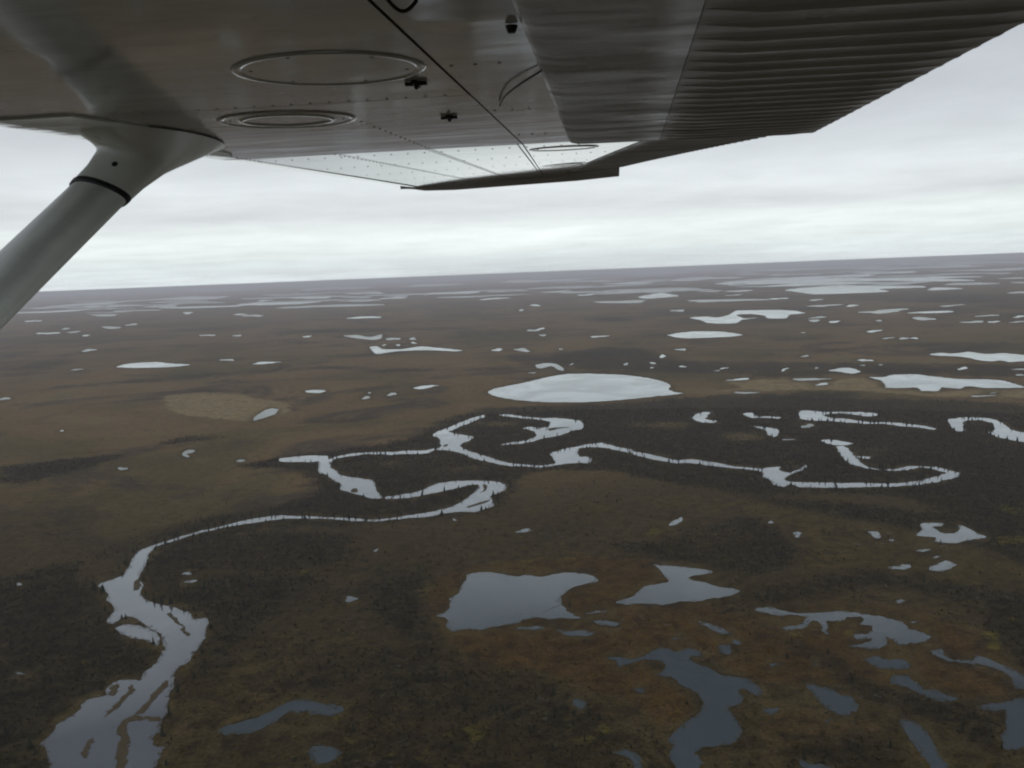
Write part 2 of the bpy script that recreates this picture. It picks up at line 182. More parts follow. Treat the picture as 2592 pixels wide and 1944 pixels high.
('pond', '', [116.6,7150,113.1,7119,113.5,7052,104.5,7029,94.4,6968,81.2,6948,71.8,6980,80.1,7069,85.1,7106,84.1,7132,80.5,7181,82.5,7251,92.3,7300,104.9,7344,112.1,7280,115.6,7243,122.8,7228,124.6,7189]),
('pond', '', [266.3,8121,277.3,8034,282.8,7902,263,7879,244.2,7896,229.3,7912,221.7,7981,214.5,8011,203.6,8045,185.9,8119,194.5,8185,203.7,8241,211,8326,226.9,8373,243.6,8305,258.6,8292,263,8221,259.9,8166]),
('pond', '', [1186.1,6082,1180.8,6049,1173,5985,1152.7,5918,1134.1,5930,1131.9,5983,1128.3,6003,1127.4,6021,1125.9,6040,1128.1,6067,1128.3,6118,1142.9,6163,1160.5,6167,1176.4,6183,1194.9,6199,1205.4,6180,1193.9,6132,1186.9,6106]),
('pond', '', [144.1,4602,153.2,4558,144.4,4536,131.7,4538,122.1,4543,114.7,4544,108.8,4557,99.2,4558,89,4576,87.2,4604,91.9,4626,88.2,4666,96.8,4682,106.6,4688,116.7,4674,124.5,4662,129.6,4644,128.8,4624]),
('pond', '', [185.5,4704,178.4,4682,169.8,4686,166.5,4666,161.1,4647,151.7,4621,144.4,4626,137.6,4640,141.1,4676,151.7,4703,157.8,4716,159.4,4744,165,4769,172,4780,180,4789,186.2,4781,185.8,4753,183.8,4729]),
('pond', '', [176,4221,171.2,4211,167.1,4200,164.2,4176,155,4153,145.5,4166,144,4189,143.9,4200,144.1,4207,139.4,4217,140.1,4230,136,4265,147.6,4267,156.8,4257,164.6,4262,173.2,4261,173.4,4245,173.3,4234]),
('pond', '', [-31.2,3503,-36.6,3491,-38.8,3478,-38.1,3454,-43.9,3445,-51.4,3449,-58.4,3456,-67.8,3461,-73.9,3482,-75.5,3505,-74.2,3524,-66.5,3529,-60.7,3529,-58.5,3543,-54.3,3571,-44.4,3571,-36.1,3550,-35.4,3523]),
('pond', '', [67.1,3462,64.3,3448,72.7,3411,74.6,3363,60.8,3355,45.8,3387,38,3412,31.4,3423,28.2,3439,22.3,3456,8.9,3492,15.6,3513,29.2,3510,35,3531,45.6,3543,57.1,3526,61.5,3497,62.8,3478]),
('pond', '', [203.1,3430,203.9,3415,203,3401,198,3409,195.5,3416,194.2,3413,191.8,3405,189.4,3410,186.4,3418,186.1,3431,187,3442,189.5,3445,189.5,3460,192.1,3459,194.5,3451,196.3,3450,198.8,3449,201.2,3442]),
('pond', '', [439.2,3996,427.8,3983,415.6,3975,404.7,3972,396,3976,383.3,3957,368.1,3955,365.5,3972,366.7,3986,361.3,4003,365.5,4022,376.2,4035,389.6,4038,400.2,4032,407.4,4030,414.1,4029,436.5,4034,452.3,4016]),
('pond', '', [368.6,2786.7,365.3,2776.5,363.1,2770.6,360.7,2752,358.7,2752.8,357.5,2756.5,357.4,2764.4,353.3,2758.1,354.3,2772.4,355.7,2787.3,357.7,2804.1,360.8,2817.1,363,2806.5,364.2,2806.5,367.2,2819.1,370,2823,371.2,2816.2,371.3,2803.4]),
('pond', '', [456.3,2786.7,456.7,2774.5,452.5,2770.4,450,2763.6,446.9,2762.3,444.4,2765.9,442.9,2771.3,439.4,2770.9,440.9,2780.5,441.1,2786.4,440.7,2794.2,439.7,2810.6,443.6,2814.2,447.1,2813.4,449.6,2808.5,450.4,2800.6,450,2794.5,454.2,2794.8]),
('pond', '', [198.8,2852.3,197.4,2845,195.3,2843.3,193.9,2839.1,190.6,2822.5,188.1,2820.7,186.6,2824.6,187.7,2835.5,189,2844.4,191,2851.7,192.9,2855.6,193.7,2865.5,195.8,2873.8,197.6,2874.2,199.2,2874.3,201.8,2876.9,202.2,2870.3,201,2860.8]),
('pond', '', [69.1,2652.9,72.6,2648.2,72.8,2642.7,68.9,2639.1,63.4,2635.7,57.9,2640.2,56.9,2644.3,53.4,2644.9,48,2647.3,50.4,2649.9,51.6,2652.8,50.8,2658.8,56,2660,61,2660.1,66.2,2661.8,73,2661.7,72.9,2657,69.7,2654.5]),
('pond', '', [524.2,2989,519.4,2975.6,516.1,2967.2,513.2,2956.5,510.4,2954.5,507.4,2950.5,501.9,2940.4,497.3,2944.7,498.4,2968,504.5,2989.1,508.1,2999.7,510.7,3007,513,3017,517.2,3041,523.8,3061,525,3041,525,3023,525,3007]),
('pond', '', [637.2,3208,630.5,3196,628,3174,621,3160,615.8,3175,612.5,3179,609.1,3181,607.9,3188,602.9,3194,596.9,3212,599.9,3238,611.6,3240,618.2,3238,623.1,3244,626.6,3240,632.7,3245,641.4,3245,641.5,3227]),
('pond', '', [428.5,2657.2,425.5,2654.6,424.5,2650.5,423.1,2648.3,421.4,2645.5,420,2645,417.8,2643.6,418.6,2649.4,418,2652.7,417.5,2658,419.3,2664,421.6,2666.8,423.4,2665.7,424.3,2664.7,426.2,2668.8,427.8,2669.3,430.3,2669.3,430.9,2664]),
('pond', '', [-539.4,4380,-535.4,4340,-540.3,4315,-551,4309,-566.8,4332,-572.1,4326,-579.4,4303,-595.7,4309,-605.5,4350,-617.7,4389,-624.4,4429,-614.9,4445,-602,4441,-604.2,4480,-592,4470,-581.2,4447,-569.8,4444,-553.1,4422]),
('pond', '', [-464,4333,-453.2,4298,-451.4,4258,-463.7,4264,-470.8,4264,-477.1,4259,-483.2,4273,-486.8,4292,-491.2,4308,-495.8,4329,-491.2,4345,-491.5,4368,-493.8,4412,-487.1,4435,-476.9,4419,-470.8,4386,-467.3,4367,-470.8,4346]),
('pond', '', [-493.6,3962,-491.6,3942,-491.2,3923,-490.4,3897,-496.4,3914,-499.9,3930,-501.8,3942,-504.8,3932,-508.3,3944,-511.9,3963,-514.8,3989,-512.9,4004,-508.8,4002,-506.6,4003,-505.2,4015,-502,4002,-499.5,3990,-497,3978]),
('pond', '', [-562.5,3997,-565.5,3991,-559.9,3970,-559.1,3954,-561.8,3950,-564.4,3944,-569,3949,-573.5,3965,-577.2,3980,-582.2,3997,-583.4,4014,-578,4014,-575.1,4012,-577.7,4033,-576.4,4045,-572.3,4046,-566.2,4040,-561.7,4016]),
('pond', '', [-437.9,4069,-435.1,4056,-426.1,4024,-426,4004,-432.2,4007,-438.9,4021,-443.8,4038,-447.9,4038,-451.4,4052,-454,4066,-459,4084,-462.3,4106,-457.4,4107,-456.6,4122,-454,4136,-446.9,4119,-443,4089,-441.2,4078]),
('pond', '', [-361.1,2234.6,-360.7,2226.2,-363.6,2220,-367.2,2216.4,-370.6,2207.9,-375.1,2211.3,-378.3,2216.3,-382,2219.9,-380.8,2228.1,-377.7,2233.1,-377.8,2237.5,-380.3,2248.7,-379,2260.7,-373.9,2265.5,-368.7,2260.6,-365,2255.3,-366.4,2244.4,-367.8,2239.5]),
('pond', '', [-300.4,2283.4,-301,2270.8,-306.6,2270.2,-309.8,2272.2,-310.2,2260.7,-312.8,2255.7,-316.6,2253.6,-321.6,2257.5,-323.6,2271.6,-322.5,2284.4,-318.5,2290,-321.1,2304.6,-319.3,2313.7,-315.5,2311.5,-312.5,2310.1,-309,2312.4,-305.7,2305.7,-302.2,2296.6]),
('pond', '', [-519.6,2414.2,-517.5,2410.3,-512.1,2401.8,-509.8,2391.9,-517.2,2392.2,-524.4,2393.8,-530.1,2400.4,-530.6,2405.9,-533.1,2407.4,-543.5,2412.5,-546.9,2419.4,-544.4,2423.6,-541.1,2427.1,-537.4,2431.1,-530,2425.7,-524.8,2424.9,-520.5,2421.3,-515.7,2417.3]),
('pond', '', [-375.5,2332,-375,2329.6,-374.4,2325.8,-374.5,2321.2,-375.8,2317.7,-378,2315.4,-380.2,2319.5,-380.1,2326.2,-380.5,2328.6,-382.3,2331.2,-382.9,2335.1,-382.5,2338.8,-381.7,2342.5,-379.9,2344,-377.9,2341.9,-376.1,2341,-373.8,2339.7,-373.5,2335]),
('pond', '', [-874.3,3343,-890.1,3340,-892.1,3329,-892.8,3311,-907.9,3303,-929.9,3294,-959.5,3300,-973.9,3316,-962.4,3325,-954.5,3329,-968,3345,-968.2,3359,-967.6,3381,-948.9,3392,-922,3379,-907.5,3369,-884,3365,-864,3352]),
('pond', '', [-2067.4,4432,-2065,4413,-2071.7,4403,-2080.2,4398,-2069.4,4358,-2078,4334,-2102.8,4349,-2122,4380,-2128.8,4404,-2132,4422,-2126.5,4432,-2143,4463,-2168.1,4519,-2150.4,4525,-2126,4509,-2106.7,4490,-2086.7,4479,-2076.8,4454]),
('pond', '', [-3041,6950,-3014,6895,-2982.5,6824,-2983,6783,-2993.1,6752,-3014,6731,-3060,6761,-3094,6844,-3110,6874,-3154,6923,-3200,6996,-3247,7090,-3277,7183,-3230,7173,-3163,7100,-3126,7060,-3096,7035,-3062,6995]),
('pond', '', [-3228,6392,-3218,6350,-3228,6327,-3265,6340,-3259,6298,-3281,6295,-3311,6331,-3328,6344,-3372,6368,-3437,6431,-3447,6475,-3472,6538,-3445,6548,-3371,6478,-3354,6470,-3346,6502,-3302,6496,-3262,6446]),
('pond', '', [-3131,6451,-3119,6414,-3108,6381,-3114,6371,-3109,6344,-3106,6315,-3120,6313,-3152,6367,-3180,6400,-3221,6458,-3253,6524,-3234,6529,-3211,6514,-3226,6557,-3216,6558,-3209,6572,-3185,6583,-3144,6505]),
('pond', '', [-2785.9,5892,-2789.7,5876,-2789.9,5866,-2781.8,5843,-2763.8,5797,-2777.5,5809,-2795.2,5836,-2805.1,5834,-2824.4,5864,-2837.6,5896,-2850.9,5927,-2860.1,5955,-2840.1,5936,-2832.9,5931,-2842.9,5962,-2843.7,5986,-2824.7,5964,-2804.2,5928]),
('pond', '', [-4539,10373,-4558,10316,-4487,10155,-4364,9883,-4381,9788,-4503,9896,-4598,9975,-4683,10104,-4707,10191,-4773,10288,-4959,10548,-5094,10818,-5070,10906,-4939,10805,-4897,10848,-4796,10745,-4713,10636,-4612,10516]),
('pond', '', [-4166,20425,-4238,20110,-4394,19990,-4397,19488,-4516,19240,-4759,19517,-4900,19670,-5059,19775,-5340,20210,-5680,20991,-6234,22443,-6152,22907,-5687,22431,-5150,21349,-5212,22116,-5061,22205,-4745,21930,-4511,21352]),
('pond', '', [-4023,15131,-3999,14966,-3986,14832,-4059,14934,-4005,14697,-3941,14338,-4008,14372,-4116,14642,-4195,14898,-4235,15090,-4247,15214,-4320,15467,-4408,15810,-4394,15919,-4315,15802,-4253,15726,-4170,15651,-4054,15366]),
('pond', '', [-2293.3,8300,-2241,8162,-2254.6,8106,-2238.6,7994,-2275.9,7996,-2350.8,8167,-2365.7,8179,-2389.1,8162,-2454.3,8214,-2509.9,8340,-2515.1,8431,-2535.5,8542,-2488.8,8523,-2462.4,8527,-2451.8,8584,-2411.9,8532,-2381,8455,-2352.4,8399]),
('pond', '', [-2637.1,8838,-2606.6,8778,-2549.1,8656,-2548.8,8597,-2585.9,8607,-2625.3,8640,-2657.1,8661,-2676.6,8712,-2689.1,8740,-2731.5,8796,-2748.2,8850,-2733.7,8869,-2732.9,8908,-2758.5,9022,-2721.6,9013,-2677.6,8945,-2653.9,8897,-2637.1,8862]),
('pond', '', [-1778,5347,-1759.8,5311,-1750,5276,-1760.1,5260,-1789.8,5281,-1811.3,5306,-1819.3,5312,-1839.1,5301,-1860.9,5324,-1873.9,5352,-1888.8,5386,-1882.7,5403,-1865.5,5404,-1854.1,5409,-1845.8,5425,-1826.8,5409,-1814.9,5388,-1799.3,5374]),
('pond', '', [-1569.9,5187,-1561.1,5160,-1548.8,5124,-1558.1,5123,-1567.6,5129,-1569.6,5117,-1579.2,5126,-1589.7,5136,-1605.1,5156,-1628.1,5193,-1637.2,5230,-1622.8,5229,-1619.4,5238,-1617.2,5248,-1609.3,5242,-1605.7,5257,-1591.9,5256,-1574.7,5218]),
('pond', '', [-3532,9943,-3515,9870,-3510,9824,-3520,9810,-3439,9591,-3442,9530,-3503,9630,-3559,9750,-3596,9841,-3627,9919,-3651,9993,-3678,10076,-3732,10225,-3710,10226,-3693,10237,-3664,10220,-3619,10189,-3563,10045]),
('pond', '', [-6037,13708,-5954,13463,-5926,13349,-5873,13197,-5875,13163,-5920,13232,-5941,13244,-5985,13300,-6091,13544,-6203,13763,-6367,14113,-6525,14488,-6453,14405,-6411,14356,-6376,14311,-6301,14161,-6280,14155,-6204,14076]),
('pond', '', [-4845,9248,-4806,9156,-4775,9071,-4789,9046,-4882,9159,-4883,9138,-4878,9086,-4919,9083,-4994,9183,-5056,9293,-5114,9406,-5093,9431,-5078,9449,-5074,9482,-5074,9527,-5012,9438,-4980,9408,-4912,9356]),
('pond', '', [-3489,7074,-3477,7036,-3495,7038,-3479,6997,-3466,6949,-3471,6925,-3501,6967,-3525,6992,-3543,7038,-3530,7054,-3555,7089,-3593,7156,-3615,7217,-3602,7223,-3581,7212,-3559,7193,-3536,7139,-3516,7115]),
('pond', '', [-3104,7389,-3063,7322,-3041,7259,-3052,7239,-3070,7241,-3079,7218,-3099,7200,-3135,7255,-3155,7315,-3177,7366,-3169,7392,-3148,7387,-3189,7479,-3205,7554,-3186,7569,-3149,7521,-3117,7472,-3094,7418]),
('pond', '', [-1084,4842,-1094.9,4839,-1090.5,4823,-1081.5,4791,-1089.1,4788,-1095,4776,-1106.5,4783,-1118.6,4799,-1121.9,4822,-1133.7,4843,-1138.7,4865,-1131.2,4872,-1121.5,4869,-1120.2,4882,-1116.7,4897,-1106.9,4903,-1092.1,4890,-1081,4863]),
('pond', '', [-1113.2,3539,-1099.7,3519,-1091,3496,-1096.5,3485,-1114.7,3501,-1123.6,3507,-1129.9,3509,-1135,3517,-1150.8,3521,-1168.8,3541,-1174.5,3562,-1165.5,3568,-1154.2,3567,-1149.6,3573,-1142.4,3574,-1133.9,3569,-1122.2,3567,-1111.6,3552]),
('pond', '', [-512.5,2408.4,-505.9,2395.3,-510.5,2386.2,-516.4,2376.9,-533.2,2388.1,-541,2390.3,-550.1,2387.4,-560.4,2391.6,-559.3,2400.3,-563.8,2407.5,-568.2,2417.4,-569.7,2429.2,-562.6,2435.7,-554.1,2441.9,-541.7,2438.8,-535.3,2425.8,-536.5,2418.9,-523.8,2417.6]),
('pond', '', [-1435.9,2522.9,-1430.6,2513.6,-1432.4,2509.1,-1434.9,2506.4,-1440.5,2508.3,-1441.7,2504.7,-1443.4,2495.8,-1454.2,2500.1,-1463.5,2513.1,-1470.3,2523.8,-1469.1,2530,-1463.8,2530.7,-1465.7,2536.3,-1471.5,2548.6,-1470.5,2556.5,-1459.9,2548.6,-1450.5,2542,-1442.2,2532.2]),
('pond', '', [-1624,3367,-1631.8,3363,-1641,3363,-1644.8,3361,-1644.4,3353,-1649.6,3350,-1657.8,3350,-1672.1,3353,-1678.8,3364,-1671.3,3369,-1673.2,3375,-1675,3382,-1675,3390,-1669.2,3391,-1662.9,3393,-1655,3390,-1646.2,3386,-1638.8,3379]),
('pond', '', [-972.1,1894.1,-969.9,1889.8,-970.2,1887.3,-970.6,1884.9,-973.3,1887.1,-975.5,1890.7,-975.9,1889.7,-977.4,1888.5,-979.9,1890.7,-981.8,1894.5,-982.1,1897.6,-982.4,1900.5,-981.1,1901.1,-979.8,1901,-979.7,1904,-977.5,1900.9,-976.1,1898.7,-974.6,1896.9]),
('pond', '', [-5393,14459,-5309,14249,-5121,13830,-5110,13601,-5275,13661,-5418,13721,-5582,13734,-5749,13927,-5837,14090,-5773,14118,-5764,14207,-5704,14249,-5857,14641,-5952,15068,-5797,15135,-5558,14829,-5509,14677,-5447,14584]),
('pond', '', [-12082,42687,-11372,40308,-11441,39454,-12334,40521,-12683,40313,-12779,39182,-13265,39997,-13151,39569,-13753,40435,-15905,44711,-16181,46002,-17344,49114,-16763,49315,-15523,47963,-14641,46255,-14764,47850,-13954,47041,-12464,44033]),
('pond', '', [-18819,48568,-19097,48459,-19055,48476,-18976,48507,-18592,46354,-19996,48095,-20484,47890,-20572,47852,-20296,47969,-20591,47844,-21014,47659,-20570,47853,-20250,47989,-19944,48117,-19459,48315,-19031,48485,-18683,48620,-18348,48748]),
('pond', '', [7639,14345,7479,14378,7230,13972,6980,13904,6773,14000,6501,13861,6269,13896,6177,13997,6136,14163,6137,14853,6316,15445,6571,15266,6784,14920,7006,14910,7252,15066,7476,15187,7756,14866,7777,14278]),
('pond', '', [7033,17185,6916,16732,6727,16337,6525,16208,6326,16173,6203,16313,6021,16363,5922,16603,5971,16655,6043,16626,6135,16791,6298,17296,6520,17604,6829,17992,7076,17886,7114,17507,7036,17507,7060,17471]),
('pond', '', [5048,9388,5001,9067,4881,8903,4762,8887,4675,8945,4600,8979,4583,9050,4566,9081,4502,9192,4544,9301,4617,9397,4714,9549,4855,9758,4984,9783,5062,9704,5084,9602,5078,9537,5033,9534]),
('pond', '', [9600,16283,9464,16181,9354,16220,9114,15867,8898,15682,8852,15833,8733,15842,8640,16035,8702,16354,8834,16617,8942,16501,9092,16631,9132,16399,9383,16775,9727,17159,9876,17046,9807,16765,9721,16602]),
('pond', '', [7764,13780,7645,13513,7511,13327,7341,13095,7249,13075,7215,13150,7304,13349,7348,13413,7314,13489,7375,13709,7501,13949,7700,14316,7822,14372,7768,14092,7810,14079,7914,14141,7925,14046,7833,13918]),
('pond', '', [3977,6798,3933,6692,3874,6602,3844,6611,3845,6664,3836,6675,3806,6654,3786,6665,3786,6722,3824,6827,3883,6880,3921,6901,3954,6930,4012,7008,4013,6969,4038,6972,4049,6942,4013,6868]),
('pond', '', [4150,8223,4120,8116,4059,7958,3986,7954,3916,7935,3842,7919,3769,7939,3784,8021,3812,8066,3820,8143,3866,8192,3919,8255,4005,8452,4133,8598,4171,8467,4161,8361,4181,8321,4171,8276]),
('pond', '', [6293,10874,6245,10817,6155,10609,6019,10400,5921,10383,5923,10524,5892,10560,5870,10605,5896,10642,5916,10750,5976,10847,6063,10973,6122,10931,6256,11095,6360,11122,6386,11038,6359,10957,6341,10889]),
('pond', '', [7304,21034,7092,20170,6885,20171,6824,21029,6673,20942,6437,20552,6293,20540,6188,20722,6138,21268,6247,21606,6398,21777,6611,22416,6910,23102,7008,22513,7080,22275,7277,22436,7415,22240,7392,21897]),
('pond', '', [8264,39918,7899,39371,7437,38086,6923,37031,6733,39155,6550,39550,6134,38565,5667,39389,5477,42070,5651,44283,6026,46440,6519,46353,6788,42942,7285,44407,8009,46437,8308,45941,8494,45228,8518,43274]),
('pond', '', [5316,9043,5274,8941,5218,8878,5176,8877,5099,8784,5047,8773,5061,8855,5098,8914,5092,8945,5109,8998,5144,9120,5207,9219,5300,9363,5318,9273,5313,9195,5341,9190,5351,9160,5343,9109]),
('pond', '', [20861,38673,20618,38621,20695,39532,19542,37394,18260,35248,17837,35281,17921,36204,18055,37055,18172,37314,17844,35766,18141,36297,20055,41080,21101,42698,21251,41960,21817,42125,21731,41122,21636,40722,21421,39986]),
('pond', '', [20204,48008,20840,47736,19773,46461,19222,48410,18536,48677,18084,48846,17488,49062,16673,49346,15156,49833,14779,49946,15962,49580,17315,49124,17532,49047,18042,48862,18672,48625,19369,48351,20420,47917,20489,47887]),
('pond', '', [19737,41232,18627,38375,17926,37272,17761,37890,16986,36867,16401,36560,16395,37265,16407,38340,16708,39688,16566,38346,16468,37243,17459,39774,19097,43550,20054,44629,20270,43642,20026,42115,19992,41916,20408,43428]),
('pond', '', [2150.6,7416,2122.1,7249,2006.1,7237,1892.2,7283,1800.1,7233,1739.4,7311,1667.4,7295,1577.6,7327,1551.5,7400,1577.7,7455,1552.2,7639,1581,7859,1711.1,7847,1821.8,7756,1897.3,7729,1944,7711,1968.7,7703,2036.1,7645]),
('pond', '', [1205,6070,1184.3,6037,1169.4,5984,1148.3,5950,1126.4,5929,1129.9,5998,1132.4,6022,1117.7,6016,1100,6035,1104.8,6083,1113.3,6152,1138.5,6188,1158.1,6156,1167.7,6143,1185.2,6172,1204.7,6183,1205.2,6151,1206.7,6118]),
('pond', '', [2335,7400,2299.3,7354,2267.8,7347,2249.4,7377,2224.3,7322,2187,7266,2177.3,7297,2166.8,7326,2159.4,7373,2174.9,7434,2201.5,7480,2227.4,7540,2260.4,7597,2272.1,7530,2277.7,7505,2317.3,7553,2340.5,7536,2345.5,7480]),
('pond', '', [2219,5963,2188.4,5924,2152.1,5912,2123.3,5924,2086.1,5852,2042.7,5825,2030.9,5862,2024.9,5890,2003.2,5926,1998.8,5992,2037.5,6024,2071.6,6061,2108.3,6083,2131.1,6046,2155.7,6058,2206.7,6092,2257.7,6074,2261.6,6008]),
('pond', '', [2293.6,5822,2274.7,5798,2259.2,5804,2243.3,5754,2226.5,5736,2208.9,5723,2181.8,5706,2176.6,5740,2199.9,5789,2217.9,5814,2225.6,5846,2240,5871,2257.4,5905,2281.6,5946,2297.9,5944,2306.5,5924,2300.3,5888,2309.8,5861]),
('pond', '', [2724.8,5378,2710.1,5353,2688.2,5345,2666.2,5320,2636.3,5291,2597.8,5268,2586.4,5290,2588.9,5316,2587,5342,2601.1,5370,2624.4,5388,2647.2,5408,2672.8,5431,2687.8,5416,2713.1,5433,2764.5,5458,2787.3,5431,2761.2,5391]),
('pond', '', [2476.8,10291,2412.2,10227,2370,10058,2318.7,9948,2288.1,9989,2264.1,10014,2246,10047,2243.2,10114,2239,10196,2242.9,10340,2258.6,10665,2332.5,10759,2372.3,10619,2408.9,10652,2430.6,10627,2435.2,10571,2497.6,10609,2509.1,10479]),
('pond', '', [2720.4,9944,2670,9903,2636.4,9772,2593.2,9775,2551.7,9729,2511.4,9708,2475.2,9719,2484,9798,2449.3,9866,2430.2,10038,2479.1,10152,2537.1,10172,2582.6,10179,2618.5,10174,2653.3,10192,2686.3,10192,2769.4,10196,2770.5,10051]),
('pond', '', [2277.7,8708,2250.7,8673,2227.6,8624,2197.2,8546,2179.7,8582,2154.7,8562,2117.8,8540,2106.6,8586,2104.3,8653,2122.2,8731,2157.5,8774,2189.4,8736,2206.6,8755,2238.7,8845,2287.1,8923,2303.8,8885,2306.3,8828,2308.5,8764]),
('pond', '', [2422.1,6904,2402,6889,2388.6,6871,2370.5,6825,2355.5,6815,2325,6770,2306.9,6776,2318.8,6826,2331.4,6864,2330.8,6913,2355.1,6944,2374.4,6956,2390,6970,2403.1,6978,2420.5,6995,2445.1,7013,2472,7005,2450.2,6943]),
('pond', '', [1697.7,4740,1685.8,4717,1667.9,4714,1655.1,4693,1641.4,4690,1630.8,4693,1611,4682,1592.2,4691,1584,4720,1608.4,4742,1620.9,4757,1634,4767,1646,4766,1661.1,4802,1686,4830,1706,4824,1697.3,4787,1699.1,4766]),
('pond', '', [1575.1,4499,1567,4479,1555.4,4475,1545.7,4448,1526.1,4400,1510.4,4399,1507,4425,1506.7,4448,1516.3,4473,1527.4,4487,1528.2,4510,1534,4558,1550,4571,1562.9,4570,1577,4577,1588.1,4570,1585.7,4543,1579.3,4520]),
('pond', '', [1622.4,4367,1615.6,4354,1606.4,4343,1593.8,4312,1571.2,4282,1555.9,4288,1557.4,4313,1561.5,4329,1560.9,4341,1566.9,4356,1575,4371,1583.7,4401,1598.9,4402,1611.1,4404,1630.8,4420,1646.4,4418,1642.7,4396,1633.1,4378]),
('pond', '', [2241.7,5094,2217.3,5047,2184.6,4982,2141.4,4959,2086.8,4899,2014.6,4850,2015.2,4924,2022,4970,1983.3,5015,2000.7,5087,2059.3,5112,2105.2,5107,2144.1,5189,2185.9,5205,2246.7,5250,2332.9,5279,2351.1,5208,2287.8,5130]),
('pond', '', [2396.8,4856,2398.9,4822,2390.7,4760,2344,4726,2278.4,4715,2218.2,4735,2206.6,4760,2210.8,4758,2171.8,4776,2153.8,4809,2173.2,4831,2205.9,4855,2251.5,4879,2308.2,4887,2361.8,4881,2404.9,4870,2441.1,4853,2424.9,4849]),
('pond', '', [2064.1,4313,2054.9,4260,2028.8,4223,2006.6,4232,1982.1,4206,1964.3,4208,1957.6,4228,1962.5,4256,1955.4,4277,1971.8,4303,1982.8,4334,1998.7,4397,2030.4,4454,2061.1,4468,2066.2,4421,2061.6,4383,2065.7,4367,2051.1,4344]),
('pond', '', [2127.1,3988,2116.2,3959,2098.8,3931,2081.4,3928,2070.1,3933,2054.7,3924,2046.2,3931,2042.4,3944,2031.1,3961,2028.1,4001,2057.5,4020,2077.8,4016,2090.5,4024,2099.5,4022,2119.5,4046,2138.4,4054,2154,4044,2149.6,4014]),
('pond', '', [2175.9,3937,2159.5,3926,2149.1,3916,2133.3,3890,2125.8,3890,2125.1,3900,2121.6,3903,2115.6,3906,2117,3921,2127.2,3944,2141.5,3969,2156.1,3978,2159.2,3964,2164.3,3966,2177,3980,2193.9,3994,2190.5,3978,2190.2,3962]),
('pond', '', [2411.7,4350,2391.4,4332,2369.4,4328,2352.9,4328,2342.3,4333,2330.4,4327,2306.2,4315,2270.8,4316,2273.9,4344,2298.9,4362,2316.7,4378,2335.1,4388,2351.5,4388,2370.1,4404,2389.9,4412,2408,4410,2399.9,4391,2413.7,4377]),
('pond', '', [2455.3,4212,2445.8,4194,2431.6,4175,2421,4184,2408.4,4173,2380.4,4145,2368.9,4152,2371.4,4172,2379.9,4191,2396.7,4204,2408.7,4208,2417.1,4223,2433.6,4254,2457.7,4280,2468.5,4272,2474.1,4260,2473.8,4244,2468.1,4227]),
('pond', '', [2261.5,3884,2253,3863,2237.6,3863,2230.7,3875,2218.4,3858,2199.1,3840,2183.7,3838,2179.2,3851,2178.1,3869,2201.3,3881,2215.4,3883,2222.6,3892,2236.1,3920,2250.5,3928,2259.8,3925,2270.5,3924,2275.8,3914,2272.4,3898]),
('pond', '', [1811.5,4312,1803.3,4305,1795.8,4278,1782.9,4257,1773.9,4255,1766.6,4256,1769.9,4273,1782.4,4294,1785.2,4299,1779.1,4310,1785.4,4330,1796.4,4347,1807.7,4359,1815.9,4361,1820.8,4357,1817.1,4341,1820.5,4337,1817.6,4325]),
('pond', '', [1547.9,3690,1532.6,3680,1523.2,3672,1515.7,3672,1502.8,3646,1485.2,3628,1474,3632,1478.3,3655,1482.6,3673,1486.9,3692,1496,3711,1508.9,3714,1519.9,3736,1531.4,3742,1538.2,3737,1548.9,3738,1566,3737,1564.6,3712]),
('pond', '', [1488.4,3301,1482.7,3293,1477.4,3277,1467.7,3274,1457.8,3268,1443.8,3259,1432.7,3261,1440.4,3279,1449.6,3289,1450.7,3296,1454.3,3306,1461.4,3315,1471.9,3340,1487.2,3351,1489.6,3333,1488.1,3321,1494.9,3318,1496.9,3310]),
('pond', '', [1517.3,3298,1514.7,3282,1506.5,3267,1498.4,3260,1493.9,3262,1495,3273,1496.8,3280,1495,3282,1490.6,3285,1490.8,3299,1500.4,3311,1507.9,3316,1515.1,3326,1518.7,3324,1520,3319,1526.3,3323,1525.5,3316,1521.7,3306]),
('pond', '', [1444.9,3342,1439.7,3333,1431.9,3331,1425.3,3325,1416.8,3317,1403.7,3308,1404.3,3319,1403.5,3325,1399,3332,1402,3343,1411.6,3350,1420.5,3354,1427.9,3358,1432,3354,1441,3362,1455.3,3368,1465.9,3364,1456.4,3350]),
('pond', '', [1254.2,3762,1249.9,3752,1245.8,3742,1242.9,3745,1240.2,3742,1235.6,3735,1235.1,3740,1237.8,3750,1236,3754,1235.8,3764,1239.7,3778,1245.1,3787,1249.6,3792,1251.3,3787,1251,3779,1252.6,3779,1257.8,3783,1259.3,3775]),
('pond', '', [1076.8,2631.9,1075.9,2618.7,1068.7,2608,1058.5,2612.1,1052.4,2614.1,1046.4,2612.3,1039.7,2611.8,1037.1,2617.6,1040.8,2624.9,1037.5,2632.1,1036.4,2645.2,1044.2,2652.4,1052.1,2660.9,1061,2663.1,1065.5,2654.6,1063.2,2643.5,1067.6,2643.8,1077.3,2641.2]),
('pond', '', [949,2816.3,945.6,2812,942.7,2805.2,937.7,2798.7,932.1,2796.9,928,2798.2,922.9,2798.4,915.9,2800.1,917.7,2808.3,926.8,2813.5,929.6,2817.9,932.9,2822.5,937.1,2827.4,944.5,2839,953.8,2843.9,955.7,2835.6,953.2,2827,949.4,2821.2]),
